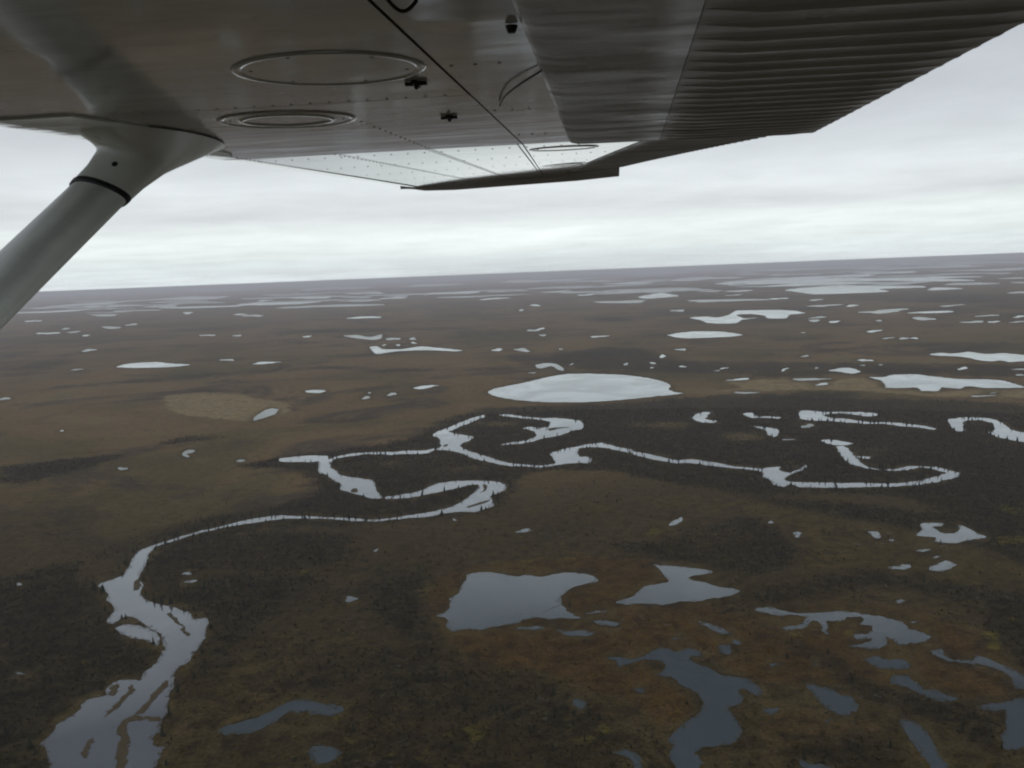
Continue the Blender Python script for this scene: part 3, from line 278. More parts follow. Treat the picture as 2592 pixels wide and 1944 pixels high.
('pond', '', [1219.3,2350.1,1210.4,2338.4,1204.3,2339.6,1198.4,2331.6,1195.8,2332.2,1192.5,2330.7,1185.5,2325.7,1177.7,2324.3,1185.7,2339.1,1196.2,2350.8,1202.3,2358.3,1207.9,2365.3,1212.2,2368.2,1221,2380,1229.9,2388.1,1230.3,2381.8,1223.4,2368.6,1222.3,2361.6]),
('pond', '', [1333.9,2287,1333,2281.3,1330.1,2272.4,1322.7,2270.5,1317.9,2275,1315.8,2278.1,1312.6,2278.1,1311.5,2279.9,1305.8,2281.9,1302.8,2288.1,1305.9,2295.5,1315.3,2294.2,1320.3,2296.7,1325.6,2299.2,1329.6,2298.1,1333,2296.8,1336,2294.7,1336.7,2290.9]),
('pond', '', [1270.3,2178.4,1271.5,2171.8,1267,2167.1,1261.1,2165.4,1255.5,2164.1,1251,2165.1,1249.5,2168.7,1244.4,2169.4,1245.6,2173.5,1248.9,2176.5,1250.9,2179.5,1252.6,2184.9,1256.9,2191.9,1263,2192.6,1269.7,2193.9,1271,2188.5,1268.5,2183.7,1266.6,2181.5]),
('pond', '', [771.2,2482.5,769.7,2475.8,764.9,2462.9,758.3,2451.7,751.3,2442.3,748.2,2443,753.1,2456.7,759.5,2469.2,759.8,2473.1,761.2,2480.9,766.4,2490.7,770.9,2494.9,778,2509.2,783.3,2514.9,784.9,2512.3,788.6,2513.1,787.3,2504.8,778.7,2490]),
('pond', '', [1057.1,2504.3,1053.5,2501.3,1051.1,2495,1047,2489.1,1044.3,2490,1045.1,2495.9,1044,2496.6,1045,2499.5,1044.1,2501,1043.9,2504.6,1044.8,2512,1049.2,2516.8,1051.9,2513.3,1053.9,2513.8,1056.1,2514.8,1055.7,2511.8,1058.6,2512.2,1058.5,2508.9]),
('pond', '', [629.7,2569.5,623.7,2566.7,620.8,2564.5,618.2,2560.3,614.8,2556.4,607.7,2547.1,603,2548,604.2,2556.3,607.5,2563.6,608.1,2569.7,611.4,2575.6,615.5,2579.3,619.2,2582.9,623.3,2586.8,625.4,2584.1,628.5,2584.1,635.3,2584.9,636.9,2577.7]),
('pond', '', [593.8,2518.8,594.4,2512.9,592.3,2508.2,589.5,2507.7,587.6,2509.7,585.8,2508.5,585.3,2511.6,583,2511.2,579.4,2513.3,578.5,2519.9,582.9,2523.4,585.6,2524.7,587.2,2527.3,589,2527.3,590.4,2527.2,594.4,2532.3,596.3,2529,595.5,2523.2]),
('pond', '', [1007,2509.3,1006.2,2506.1,1004.8,2498.9,1000.3,2497.2,997.4,2499.5,996.9,2502.8,995.7,2503.3,995.2,2504.4,994.5,2505.8,992,2509.2,993.2,2514.3,998.1,2514.7,1001.2,2515.4,1004,2516.4,1006.8,2517.1,1007,2514.7,1009.1,2514,1009.8,2511.7]),
('pond', '', [524.1,2659.1,524.9,2651.6,524.6,2639.5,519.4,2636.5,515.1,2642.5,513,2646.6,509.8,2645.2,509,2649.3,506.2,2652.5,505.5,2658.7,507.2,2665.2,510.8,2668.2,513.4,2674.5,517.3,2680.7,521.2,2679.3,521.7,2670.7,521.8,2666.3,522.8,2663.5]),
('pond', '', [868.2,2489,867.1,2484.8,864.9,2482,862.6,2481.8,860.6,2479.8,857.2,2474.8,853.6,2474,852.4,2478.6,853.7,2484.3,854.8,2488.6,858.1,2490.3,859.3,2492.6,860.6,2498.7,863.6,2504.9,866.8,2505,868.5,2501.4,869.2,2497.2,869.3,2493.1]),
('pond', '', [622.7,2306.8,620.7,2301.8,614.8,2297.6,608.2,2292,597.9,2290.5,587.8,2290.5,576.8,2291.1,559.1,2293.8,559.4,2300.7,571.8,2303.3,582.8,2303,581.8,2309.9,585.7,2317.7,595.6,2320.9,609.8,2326.1,624.2,2323.1,624,2315.5,623.4,2311.1]),
('pond', '', [817.1,2248.7,815.1,2240.8,798.6,2238.6,785.1,2233.2,767.1,2227.8,749.9,2232.8,733.7,2234.3,721.2,2238.1,727.1,2241,733.6,2242.8,721,2254.4,721.6,2266.9,737.9,2274.6,762.9,2273.4,783.8,2268.9,789.6,2262.3,783.6,2260.6,802.3,2257.4]),
('pond', '', [575.3,2056.7,577.6,2048.9,565.1,2048.3,556.3,2046.7,548,2043.5,537.7,2042.9,534.1,2048.8,531.9,2051,524.4,2053.4,526.9,2056.1,523.6,2061.8,521.6,2070.8,527.2,2079.5,542.1,2073.9,550.2,2068.9,556.5,2067.8,560.3,2065.7,564.4,2063.1]),
('pond', '', [1031,1869.4,1022.7,1868.6,1013.9,1869.3,1009.6,1867.1,1003.8,1865.3,998,1865.9,990.3,1865.3,982.9,1866.7,982.7,1868.8,978.8,1872.2,979.5,1876,985.5,1878.4,997.6,1874.3,1002.6,1874.2,1008.2,1876.7,1015.4,1877.2,1023.1,1876,1033.8,1872.5]),
('pond', '', [1053.3,1909.5,1051,1908.2,1048.8,1908.1,1047.6,1906.5,1045.2,1903.2,1043.2,1904,1042.3,1905.3,1040.9,1906.1,1039.6,1907.7,1039.9,1910,1042,1911.8,1044.2,1913,1046.3,1913,1047.3,1911.4,1049.8,1914.2,1053.4,1915.6,1055.9,1914.5,1054.6,1911.7]),
('pond', '', [776.2,2151.9,772.7,2147.3,768.6,2141.6,762.3,2137,755.4,2136,748.5,2135.1,740.5,2135.1,735.8,2139.5,743,2146.2,748.7,2149.4,750.4,2153.3,752.8,2159.5,758.4,2164.4,767.9,2175.2,776.5,2173.5,776.2,2164.7,774.4,2159.6,775.6,2156.5]),
('pond', '', [-463.1,1491.5,-463.6,1490.3,-461.7,1487.7,-461.9,1485.4,-462.1,1481.5,-466.3,1480.7,-471,1483.7,-472.9,1486.9,-473.9,1488.7,-476.8,1490.6,-476.6,1492.3,-475.9,1493.9,-477.4,1497.6,-473.9,1497.7,-470.6,1497.6,-466.7,1498.1,-462.6,1496.1,-461.2,1493.2]),
('pond', '', [17.4,1009.8,16.5,1007.6,13.2,1006.9,11.5,1005.4,9.5,1003.3,6.2,1003.1,3,1003.7,-2.5,1004,-3.7,1007.1,1,1009.5,4.7,1009.9,2.5,1012.8,3.5,1015.4,6.1,1017.4,10.4,1019.5,14.5,1017.7,14,1013.6,13.2,1011.7]),
('pond', '', [-76.3,1067.7,-74.8,1065.6,-73.6,1062.4,-75,1061.9,-76.8,1063.6,-77.6,1064.1,-78.4,1063.9,-79.1,1065.3,-80.2,1066,-81.3,1067.7,-81.3,1069.4,-80.7,1070.2,-81.2,1072.7,-80.9,1074.8,-79.3,1073.4,-78.1,1071.2,-77.3,1070.3,-77,1068.9]),
('pond', '', [-523,2410.2,-529.4,2408,-518.2,2390.1,-516.5,2370.8,-527,2366.7,-538.8,2372.3,-547.8,2379.9,-549.4,2391.7,-548.5,2398.3,-555.9,2405.3,-563.3,2418.2,-554.3,2421.3,-548.6,2425.2,-545.1,2436.6,-536,2444.2,-525.5,2437.9,-516.6,2429,-512.7,2417.6]),
('pond', '', [542,1325.2,539.4,1322.7,538.6,1317.5,534.7,1314,530.6,1315.2,527.7,1316.3,525.3,1317.5,526.7,1320.9,527.5,1322.7,523.1,1325.1,520.8,1331.3,525.7,1334.8,531.2,1334.5,534.8,1334.1,536.5,1331.4,538.5,1331,540.8,1330.2,545.3,1328.7]),
('pond', '', [548.2,1602.5,544.9,1598.8,542.8,1593.5,539.1,1586.5,535,1587.5,531.2,1586.9,527.3,1587.4,522.3,1588.8,524,1595.9,526.4,1602.1,531.3,1606.2,535,1608.7,538.2,1606.5,542.6,1617.9,550.2,1625.4,554.1,1621.8,554.6,1615,553.5,1608.2]),
('pond', '', [479.9,1484.5,475.9,1482.7,470.2,1483.4,468.2,1481.7,465.1,1480.5,462.2,1480.9,460.1,1481.6,457.3,1482.3,457.1,1483.8,455.8,1485.7,457.1,1487.8,458.6,1490.6,463.6,1489.8,466.5,1488.5,467.9,1487.9,472.2,1489.6,473.8,1488.5,476.7,1487.2]),
('pond', '', [315.4,954.5,312.7,953.1,312,950.4,310.4,946.5,307.9,944.6,305.5,944.1,303.8,945.5,304.8,949.6,307.9,953.1,307.2,954.2,306.8,956.8,307.5,961.4,310.1,962.7,312.6,964.7,314.5,963.8,314.9,960.9,315.3,959.1,316.1,957.2]),
('pond', '', [297.8,1005,298,1002.8,296.9,1002.2,296.3,1001.7,295.8,1000.5,295.1,1000.9,294.3,1000.5,293.3,1000.8,291.7,1002,292.2,1005.1,293.5,1006.5,294.2,1007,294.6,1007.7,295,1009,295.7,1010.6,297,1012.1,297.8,1009.9,297.7,1006.9]),
('pond', '', [402.9,921.3,401.5,919.2,399.6,916.7,397.9,916.2,397.8,917.6,398.8,919.6,397,918.2,396.5,918.6,396.5,919.6,397.2,921.4,398.8,923.5,400.5,924.4,401.6,924.6,403.6,926.8,403.7,925.7,403.3,924.4,402.6,923.2,403.4,922.8]),
('pond', '', [424,883.4,422.1,882.5,420.7,881.7,418.9,881.2,417.3,879,414.2,878.6,411.9,879.6,411.4,881.1,409.2,882,408.8,883.4,410.7,884.6,413.4,884.9,414.7,885.9,416.8,885.5,419,886.7,422.3,887.3,426.5,886.9,425.6,884.8]),
('pond', '', [423.4,861.1,422.2,860.3,421.1,859.6,419.8,858.9,417.3,856.5,414,855.4,413.3,856.8,415.7,859.1,416,859.9,415.9,860.9,417.7,861.6,418.6,863,420.3,864.1,422.3,864.6,423.3,864,425.8,864.5,427.6,864,425.5,862.2]),
('pond', '', [382.2,835.6,380.9,833.4,378,832.5,376.6,830.4,374.2,828.2,371.1,829.5,368.9,830.7,364.1,830.3,360.7,832.6,361.8,835.7,363.1,838.3,367.2,839,370.3,838.7,372.3,838.1,374.7,841.8,379.7,843.7,383.4,841.6,383.7,838.3]),
('pond', '', [-331.2,877.6,-329.6,875.9,-331.3,875.1,-332.4,874.2,-334.2,873.8,-336.1,873.6,-337.8,874.5,-339.7,875.1,-344.5,875.7,-346.2,877.9,-343.5,879.2,-340.3,879.2,-339.6,880,-338.2,880.3,-336.8,881,-334.2,882.1,-330.6,881.4,-330.6,879]),
('pond', '', [-345.2,902.3,-343.5,900,-344.5,898.5,-345.9,897.3,-347.9,897.6,-349.5,899.5,-350.2,900.3,-351.6,900,-354.1,900.6,-354.8,902.4,-354.1,903.9,-353.7,905.5,-352.5,906.5,-350.9,906.5,-349.5,906.4,-348.1,905.9,-347.1,904.8,-347,903.5]),
('pond', '', [-156.7,956.3,-156.6,954.9,-157.2,953.9,-157.4,951.6,-158.4,950.3,-159.5,951,-160.1,952.4,-161.4,952.5,-161.8,954.3,-160.6,956.1,-160.4,957.4,-159.9,958.2,-159.6,959.6,-158.9,961.2,-157.6,963.2,-156.4,962.3,-156.6,959.2,-156.6,957.7]),
('pond', '', [-153.6,808.8,-152.4,806.8,-155.3,806.2,-156.5,804.8,-158.1,802.5,-161.8,800.5,-164.1,803.4,-165.5,805.2,-164.8,807.1,-164.2,808.3,-163.2,809.1,-165.3,811.8,-166,816.3,-161.7,816.2,-158.4,814.1,-156.5,812.7,-154.4,811.9,-154.6,810.2]),
('pond', '', [-394.9,672.9,-393.5,671.6,-392.3,670,-391.9,668.5,-395.1,669.6,-397.5,670.8,-398.5,670.9,-400,670.9,-401.6,671.8,-402.4,672.9,-404.7,674.3,-404.6,675.3,-404.3,676.2,-403.6,676.9,-401.9,677,-399.6,675.5,-398.6,674.1,-397.9,673.7]),
('pond', '', [-649.1,1462.1,-646.9,1457.5,-649.6,1455.3,-651.8,1453.3,-654.1,1451,-657.7,1452,-660.2,1455.7,-661.3,1458.1,-663.6,1459.5,-666.9,1462.3,-668.5,1466.2,-670.6,1472,-668.4,1475.6,-662.5,1472.2,-659,1467.5,-657.4,1467.6,-654,1468.1,-651.3,1465.6]),
('pond', '', [-516.4,889.5,-515.6,888.4,-515,887.3,-515,886.4,-515.9,886.2,-516.8,886,-518,885.5,-520,886.3,-520.9,888.3,-520.7,889.3,-521.8,890.1,-521.2,890.5,-522.9,892.3,-523.9,894.4,-522,894.1,-519.8,892.5,-518.4,891.6,-517,890.6]),
('pond', '', [-460.7,1490.8,-461.1,1488.9,-460.8,1486.2,-462.7,1484.7,-465.2,1483.8,-468.1,1481.5,-472.6,1481.9,-474.5,1485.4,-471.8,1488.5,-473.4,1490,-473.4,1491.6,-473.6,1493.9,-474.4,1498.1,-472.1,1501.3,-467.7,1499.8,-465,1496.5,-462.7,1494.9,-460,1493.1]),
('pond', '', [85.3,603.3,86.3,602.4,85.9,601.7,85.7,600.5,84.8,598.7,82.6,598.1,80.8,599.9,80.8,601.6,80.3,602.3,79,603.1,79.4,603.9,79.3,605,80,606.2,81.6,606.6,83.3,606.5,85.3,606.4,87.2,605.7,86.9,604.2]),
('pond', '', [129.6,690.7,128.8,690.2,128,689.6,126.9,689.2,125.6,688.8,123.5,688,123,688.9,122.6,689.5,121.1,689.9,121.3,690.8,122.9,691.4,124.7,691.5,125.7,691.7,126.5,691.8,128.1,692.6,130.8,693.2,132.4,692.6,130.7,691.4]),
('pond', '', [76,752,76.4,750.5,72.3,750.2,68.1,751.2,66.9,750.8,64.3,749.5,61.1,749.5,58.1,750.1,57,751.2,57.3,752.3,61.6,752.6,62.9,753.3,63.7,754.7,66.6,755,68.9,754.4,70.4,754,74.6,754.1,75.8,753.1]),
('pond', '', [19.2,722.2,17.5,721.2,14.9,720.6,13.9,719.3,10.7,718.8,7.2,719.9,4.1,719.7,-1.3,719.7,-5.1,721,-4.8,722.4,-4.3,723.8,-0.8,724.4,4.8,723.4,5.9,724.3,8.5,726,14.1,726.5,17.7,725.1,19.2,723.6]),
('pond', '', [339.8,749.3,337.4,748.7,335.9,748.4,335.3,746.5,333,745.2,330.8,745.4,328.8,745.8,328.2,747,331,748.5,332.2,749,331,750.1,330.9,752.1,333.3,752.6,335.5,752.9,337.6,753.1,338.3,751.9,339,751.2,339,750.3]),
('pond', '', [195.1,635.9,192.7,634.8,190.7,634.9,190.3,633.9,189.3,633.9,188.2,633.2,186.3,632.3,184.8,633.1,185.1,634.8,185.4,636,185.2,637.4,186.5,638.2,187.9,638.2,188.9,638.4,190.1,639.2,190.8,638.3,192.1,638.2,194.6,637.6]),
('pond', '', [220.5,634,220.5,633.5,220,633.3,219.6,633,219.3,632.3,218.6,632.4,217.7,632.3,217,632.7,216.7,633.3,217.8,633.9,218,634.1,218,634.5,217.9,635.3,218.5,635.5,219.4,636,220.2,635.6,220.2,634.8,220.3,634.3]),
('pond', '', [199.4,549.6,198.5,549.4,198.1,548.9,197.3,547.4,196.2,546.7,195.6,546.8,195.3,547.3,195.6,548.1,196.4,549,196.8,549.6,197.2,550.3,197.9,551,198.5,550.8,199.5,551.8,200.6,552.4,201.6,552.6,200.9,551.3,200.2,550.4]),
('pond', '', [328.6,703.2,327,702.8,326.3,702.4,325.3,701.2,324.2,701.1,323.6,701.4,322.7,701.4,322.1,701.8,322,702.4,322.3,703.3,323.1,704.4,325,704.4,325.9,704.2,326.5,704.4,327.9,705.2,329.4,705.5,330.3,705.1,330.5,704.2]),
('pond', '', [182.6,12182,145.5,11997,12.5,11935,-213.6,12130,-297.8,11889,-447.5,11783,-593.9,11834,-676.1,11891,-865.7,12117,-1027.8,12476,-1000.2,12691,-852.6,12768,-634,12696,-436.3,12556,-329.7,12610,-184.8,12712,107.4,12534,364.8,12114]),
('pond', '', [20381,44046,19718,42533,18757,40475,17910,39100,17568,39377,17939,41134,17581,40760,17332,40767,17523,42126,17781,42863,18715,45645,19716,47865,19604,46087,20220,46597,20845,46882,20806,45735,21041,46615,21075,46305]),
('pond', '', [19508,48295,19652,48237,19523,48289,19383,48346,18854,48555,18469,48702,18331,48754,18101,48840,17723,48979,17489,49063,17385,49100,17506,49056,18084,48847,18473,48701,18800,48575,19141,48442,19289,48383,19453,48318]),
('pond', '', [-16451,49420,-16033,49558,-15666,49675,-16451,49420,-17196,49166,-17879,48922,-18204,48802,-18407,48726,-18942,48520,-19581,48266,-19091,48462,-18896,48538,-18658,48630,-17889,48918,-17264,49142,-16660,49350,-16062,49548,-16656,49352]),
('pond', '', [8967,43756,8573,40788,8127,39838,7795,41671,7452,42704,7015,42227,6508,42285,6321,42477,6226,42840,6245,44455,6470,46617,6882,47504,7503,49822,8112,49645,8298,47532,8548,48546,8971,49080,9135,46856]),
('pond', '', [7224,24848,7062,24288,6858,23776,6625,23296,6445,23259,6261,23228,6173,23515,6199,23850,6269,23932,6302,24387,6433,25288,6682,26333,6965,26888,7182,26850,7269,26386,7202,25888,7275,25833,7352,25188]),
('pond', '', [-10025,22689,-9865,22219,-9797,21852,-9827,21622,-10026,21701,-10190,21759,-10351,21890,-10434,22006,-10860,22448,-11497,23383,-12088,24463,-11658,24151,-11673,24483,-11339,24188,-11086,23908,-11046,24069,-10683,23884,-10235,23198]),
('pond', '', [5974,31959,5770,31690,5583,32878,5416,32919,5161,31769,4919,31315,4632,31288,4423,32185,4471,32963,4658,32730,4807,32647,4966,33908,5187,34275,5434,34740,5767,35382,5966,34958,6011,34348,6027,33528]),
('pond', '', [5817,12183,5627,12575,5440,12618,5212,12218,4930,11980,4743,12060,4498,12006,4207,12274,4057,12667,4128,12773,4297,12772,4544,12504,4764,12337,4982,12570,5372,12982,5717,12800,5818,12615,5835,12528]),
('pond', '', [18.4,10734,-41.5,10664,-92.9,10641,-126.1,10585,-159.2,10539,-193.8,10513,-260.1,10422,-336.3,10505,-351.9,10690,-310.8,10806,-298.8,10936,-269.3,11037,-223,11055,-187.8,11127,-142.6,11203,-102.9,11139,-57.3,11072,-0.3,10931]),
('pond', '', [7720,13809,7521,13713,7381,14289,7156,14161,6901,13951,6657,13791,6391,13740,6113,14162,6111,14596,6287,14350,6442,14110,6674,14806,6944,14926,7139,14764,7489,15022,7721,14937,7776,14851,7827,14428]),
('pond', '', [8640,20161,8541,20311,8380,20046,8016,19064,7647,18454,7515,18691,7516,19069,7479,19358,7558,19552,7651,19393,7796,20082,8064,20847,8245,20825,8468,20992,8733,21183,8905,21015,8882,20566,8756,20325]),
('pond', '', [-6316,15375,-6391,15295,-6516,15342,-6526,15239,-6555,15175,-6569,15078,-6611,14955,-6800,15117,-6946,15409,-7021,15624,-7151,15915,-7284,16253,-7160,16208,-7021,16083,-7037,16254,-6963,16246,-6836,16134,-6547,15810]),
('pond', '', [20453,47903,19858,48152,20389,47930,19287,45540,18478,45688,17583,46190,17369,48066,16575,45853,16262,45670,16930,49239,17183,49170,17509,47882,18062,48855,18692,48617,19605,48256,20380,47934,21149,47600,21172,47589]),
('pond', '', [5629,14504,5517,14176,5330,13801,5102,13691,4839,13465,4615,13505,4416,13591,4242,13819,4078,14390,4208,14496,4429,14197,4607,14191,4801,14398,5054,14777,5420,15128,5778,14926,5800,14557,5694,14608]),
('pond', '', [-2558.5,22849,-3459,24445,-3966,24906,-3891,23730,-4101,23110,-4477,22810,-5313,23380,-5833,23895,-5514,23228,-5392,23066,-5973,24492,-5696,24645,-4969,23985,-4779,24639,-4409,25113,-3969,25052,-2983.7,23773,-2066,22000]),
('pond', '', [26576,44797,27098,44483,26513,44834,25521,45406,24842,45781,23922,46268,23135,46667,22951,46758,22832,46815,22753,46854,22635,46911,22449,47001,22572,46942,23905,46277,24722,45846,25193,45588,25491,45423,26097,45077]),
('pond', '', [13696,42118,12651,36573,11718,33321,11356,34516,10729,34532,10172,35058,9768,35028,9383,34571,9198,35538,9281,37103,9457,36103,9837,36054,10946,40742,11785,41054,12261,39489,12661,38710,13114,39659,13698,42464]),
('pond', '', [-3171,16966,-2838.6,16133,-3327,16546,-3606,16527,-4072,16908,-4250,16801,-4459,16668,-4876,16931,-5154,17225,-5192,17358,-5294,17725,-5520,18472,-4940,18019,-4626,18017,-4339,18117,-4147,18110,-4284,18514,-3773,17964]),
('pond', '', [14098,50142,14416,50013,13842,48574,13550,49188,12966,48262,12394,47606,11993,48299,11928,49946,11927,50703,12081,50666,12032,47845,12221,47374,12851,50476,13098,50413,13643,50268,14132,50133,14578,50005,14314,50081]),
('pond', '', [4696,12059,4633,11820,4528,11531,4392,11304,4316,11444,4322,11680,4258,11664,4206,11711,4179,11856,4222,12020,4295,12164,4391,12428,4499,12507,4602,12549,4741,12656,4731,12444,4683,12329,4696,12262]),
('pond', '', [-4272,17743,-4088,17152,-4082,16798,-4285,16899,-4486,17104,-4618,17283,-4656,17295,-4807,17275,-5133,17694,-5216,18041,-5166,18210,-5179,18513,-5171,18833,-4976,18665,-4874,18706,-4750,18682,-4667,18511,-4552,18302]),
('pond', '', [5321,20354,5217,19801,5063,19383,4898,19155,4748,19095,4776,19630,4715,19642,4613,19712,4594,20016,4683,20180,4766,20611,4915,21286,5067,21352,5209,21400,5343,21408,5397,21199,5344,20979,5295,20941]),
('pond', '', [3545,13218,3480,12900,3394,12740,3307,12561,3213,12400,3158,12418,3134,12528,3119,12686,3214,12945,3298,13041,3334,13181,3407,13563,3530,13962,3641,14141,3715,14136,3673,13828,3596,13562,3558,13424]),
('pond', '', [-3091,16014,-3210,15987,-3072,15432,-3043,14987,-3178,14916,-3364,15077,-3500,15329,-3536,15449,-3502,15460,-3811,15939,-4146,16738,-4238,17318,-3977,17163,-3757,16983,-3598,16843,-3488,16758,-3379,16649,-3202,16367]),
('pond', '', [4758,12054,4688,11816,4554,11326,4361,11019,4272,11272,4091,11140,3944,11194,3871,11402,3956,11576,4053,11660,4136,11870,4256,11811,4403,12156,4701,12784,4945,12831,4903,12420,4887,12231,4824,12130]),
('pond', '', [1573.6,16760,1552.5,16230,1338.1,16059,1060.2,15996,761.4,16238,505.3,15792,277.1,15826,-114.3,16163,-676,17188,-654.5,17548,-61.4,16699,305.6,16294,425.8,16759,609.5,17334,898.6,17540,1344.8,17456,1670,16964,1681.9,16787]),
('pond', '', [-2856,12101,-2874.6,11925,-3152,12001,-3620,12333,-3629,11953,-3860,11898,-4060,11916,-4213,11931,-4503,12149,-4968,12672,-5068,12972,-4768,12911,-4513,12954,-4004,12547,-3921,12687,-3686,12853,-3210,12572,-2814.5,12165]),
('pond', '', [1355.3,12090,1355.9,11682,1210.6,11722,1093.2,11836,1015.6,11852,954.8,11849,888.7,11819,777.9,11859,689.8,12085,727.5,12269,747,12519,784.3,12843,897.9,12893,1005.3,12790,1085.4,12757,1167.3,12747,1168,12618,1266.7,12464]),
('pond', '', [4542,11469,4464,10914,4224,11056,4010,11343,3850,11413,3643,11193,3468,11162,3271,11293,3030,11797,3159,11898,3385,11706,3530,11913,3728,12130,3975,12320,4142,12185,4304,12184,4502,12045,4511,11914]),
('pond', '', [-3141,22033,-3470,22476,-3025,20952,-2848.2,19747,-3129,19552,-3570,19931,-3932,20245,-4091,20400,-3876,20056,-4086,20479,-4654,21858,-4387,21862,-4053,21763,-3924,22321,-3563,22507,-3157,22046,-2822.7,21609,-2864,21629]),
('pond', '', [23659,46073,23263,45546,23337,46566,22898,46104,21728,44040,20898,43114,20910,44025,20993,44610,21398,46149,21745,46897,22046,47136,22310,47066,22553,46951,22792,46835,23020,46724,23386,46541,23848,45966,23296,44549]),
('pond', '', [12439,50579,12552,50552,11759,50742,11245,50858,10736,50968,10157,51087,9778,51160,9336,51243,9296,51250,9227,51263,8690,51356,8628,51367,9375,51236,10176,51083,10658,50984,10987,50915,11209,50866,11692,50757]),
('pond', '', [-1628.5,14490,-1649.4,14350,-1570.1,13908,-1545.4,13494,-1646.4,13562,-1739.8,13717,-1802.9,13942,-1838.1,14050,-1841.6,14144,-1971.1,14412,-2093.4,14881,-2132.9,15308,-1995.7,15172,-1908.2,15098,-1860.1,15266,-1786.7,15016,-1714.9,14921,-1632.7,14701]),
('pond', '', [14503,34902,13502,31449,12997,31511,12737,33413,11852,32707,10947,32530,10468,32895,9982,30538,9743,31660,9926,34602,10552,38235,11583,41505,12551,41557,12798,37721,13160,36736,14183,38160,14549,36284,14708,35801]),
('pond', '', [2103.9,11405,2034.2,11372,2010.4,11094,1950.3,10646,1842.2,10618,1734.7,10625,1638.1,10727,1691.6,10965,1718.4,11039,1710.9,11151,1659.3,11540,1727.5,11759,1822.2,11969,1944.4,12139,2023.6,11915,2091.7,11820,2139,11692,2172.3,11508]),
('pond', '', [-5863,14681,-6156,14806,-6380,14840,-6476,14685,-6624,14574,-6874,14695,-7053,14689,-7194,14749,-7390,14919,-7324,14920,-8009,15797,-8522,16686,-7890,16238,-7365,15800,-7219,15870,-7090,15914,-6927,15874,-6549,15523]),
('pond', '', [26241,44993,25987,45141,25267,45547,24987,45702,24720,45616,23708,44911,23521,45977,23184,46642,23103,46682,23191,46414,22568,43983,23560,46453,23772,46345,24404,46016,24819,45793,25339,45508,25822,45235,26289,44965]),
('pond', '', [15174,24790,15174,25357,14740,24845,14294,24504,14061,24729,13620,24428,13272,24434,13146,24847,13140,25079,13539,26613,14066,27796,13862,25967,13848,25028,14414,25762,15066,26489,15457,26519,15496,25732,15242,24672]),
('pond', '', [-370.8,16009,-482.4,15972,-511.2,15589,-485.8,14833,-637.8,14268,-1013.5,14560,-1233.7,14819,-1446.4,14992,-1501.8,15088,-1498.2,15204,-1552.7,15579,-1532.8,16018,-1340.1,16230,-1051.6,16182,-767.4,16462,-357.9,16185,-172.4,15876,-213.5,15859]),
('pond', '', [22980,45566,22259,44175,21446,42746,20566,41316,20551,42025,20836,43154,20686,43081,20476,42969,20873,44747,21712,47046,21845,47284,21941,47240,22361,47042,22637,46910,22815,46824,23031,46718,23215,46627,23239,46615]),
('pond', '', [4248,43498,3661,48072,3322,48319,3002,46974,2639.6,45456,2210.1,44656,1621.9,45291,1086.6,47424,1272.8,46567,1195.7,47842,1132.3,50610,1556.9,50382,2108.6,48634,2485.4,50432,2940,51014,3358,51048,3885,49199,4288,45347]),
('pond', '', [-2623.6,12491,-2706.9,12383,-2732.6,12157,-2786.6,11922,-2974.6,11943,-3152,12026,-3326,12037,-3438,12161,-3389,12177,-3520,12384,-4025,13208,-4035,13558,-3846,13651,-3496,13345,-3298,13227,-3217,13145,-3149,13168,-2751,12804]),
('pond', '', [4617,11291,4532,10984,4368,11015,4205,10883,4040,10815,3909,10812,3778,10788,3635,10866,3464,11231,3516,11509,3695,11504,3861,11594,4025,11397,4165,11472,4395,11750,4693,11789,4760,11540,4734,11329]),
('pond', '', [3931,19322,3751,19573,3647,19626,3524,18837,3411,18814,3291,18711,3171,18716,3056,18949,3110,19264,3127,19724,3186,20438,3349,20370,3469,20150,3572,20243,3735,20648,3860,20643,4024,20401,4026,19822]),
('pond', '', [-1985.6,12835,-1784.6,12414,-1740.3,12119,-1793.7,11955,-1873.6,11783,-2035.9,11938,-2133.7,12093,-2172.6,12166,-2316.4,12327,-2415.9,12560,-2356.6,12639,-2271.7,12677,-2332.7,13081,-2237.6,13221,-2077.9,13098,-1911.1,13035,-1834,12838,-1928.4,12820]),
('pond', '', [8982,21312,8748,20824,8503,21169,8154,21056,7885,21421,7576,21208,7202,21006,6813,22065,6768,22514,6870,22350,7062,22710,7321,22159,7603,21891,8063,22682,8585,23045,8854,22782,9022,22816,9096,22134]),
('pond', '', [23094,46687,23057,46705,23031,46718,23053,46707,22626,46916,22289,47077,21891,47263,21604,47395,21514,47436,21549,47420,21706,47348,21868,47274,22155,47140,22265,47088,22718,46871,23155,46657,23124,46672,23096,46686]),
('pond', '', [-20129,48040,-20361,47942,-20439,47909,-20460,47900,-20613,47834,-20869,47723,-21050,47644,-21369,47501,-21412,47482,-21463,47459,-21326,47521,-21125,47610,-20933,47695,-20839,47736,-20646,47820,-20319,47960,-20084,48059,-20170,48023]),
('pond', '', [13547,26140,13153,25450,11993,22445,11411,22185,11074,22943,10930,23775,10514,23484,10173,23700,10048,23772,10264,25522,10865,27902,11351,27864,11483,26012,12310,26983,13027,27157,13281,26960,13656,27297,13796,27112]),
('pond', '', [22299,47072,21938,47241,21072,47634,20865,47725,20125,48041,19257,48396,18855,48554,18316,48760,18120,48833,17685,48992,17275,49138,16878,49276,18063,48854,19321,48371,19931,48122,20582,47848,20846,47733,21366,47502]),
('pond', '', [-5912,17540,-5763,17125,-5613,16606,-5752,16476,-6018,16579,-6243,16660,-6510,16714,-6726,16954,-6581,16875,-6757,17146,-7173,17856,-7345,18394,-7206,18551,-7237,19138,-6731,18596,-6547,18257,-6512,18314,-6259,18073]),
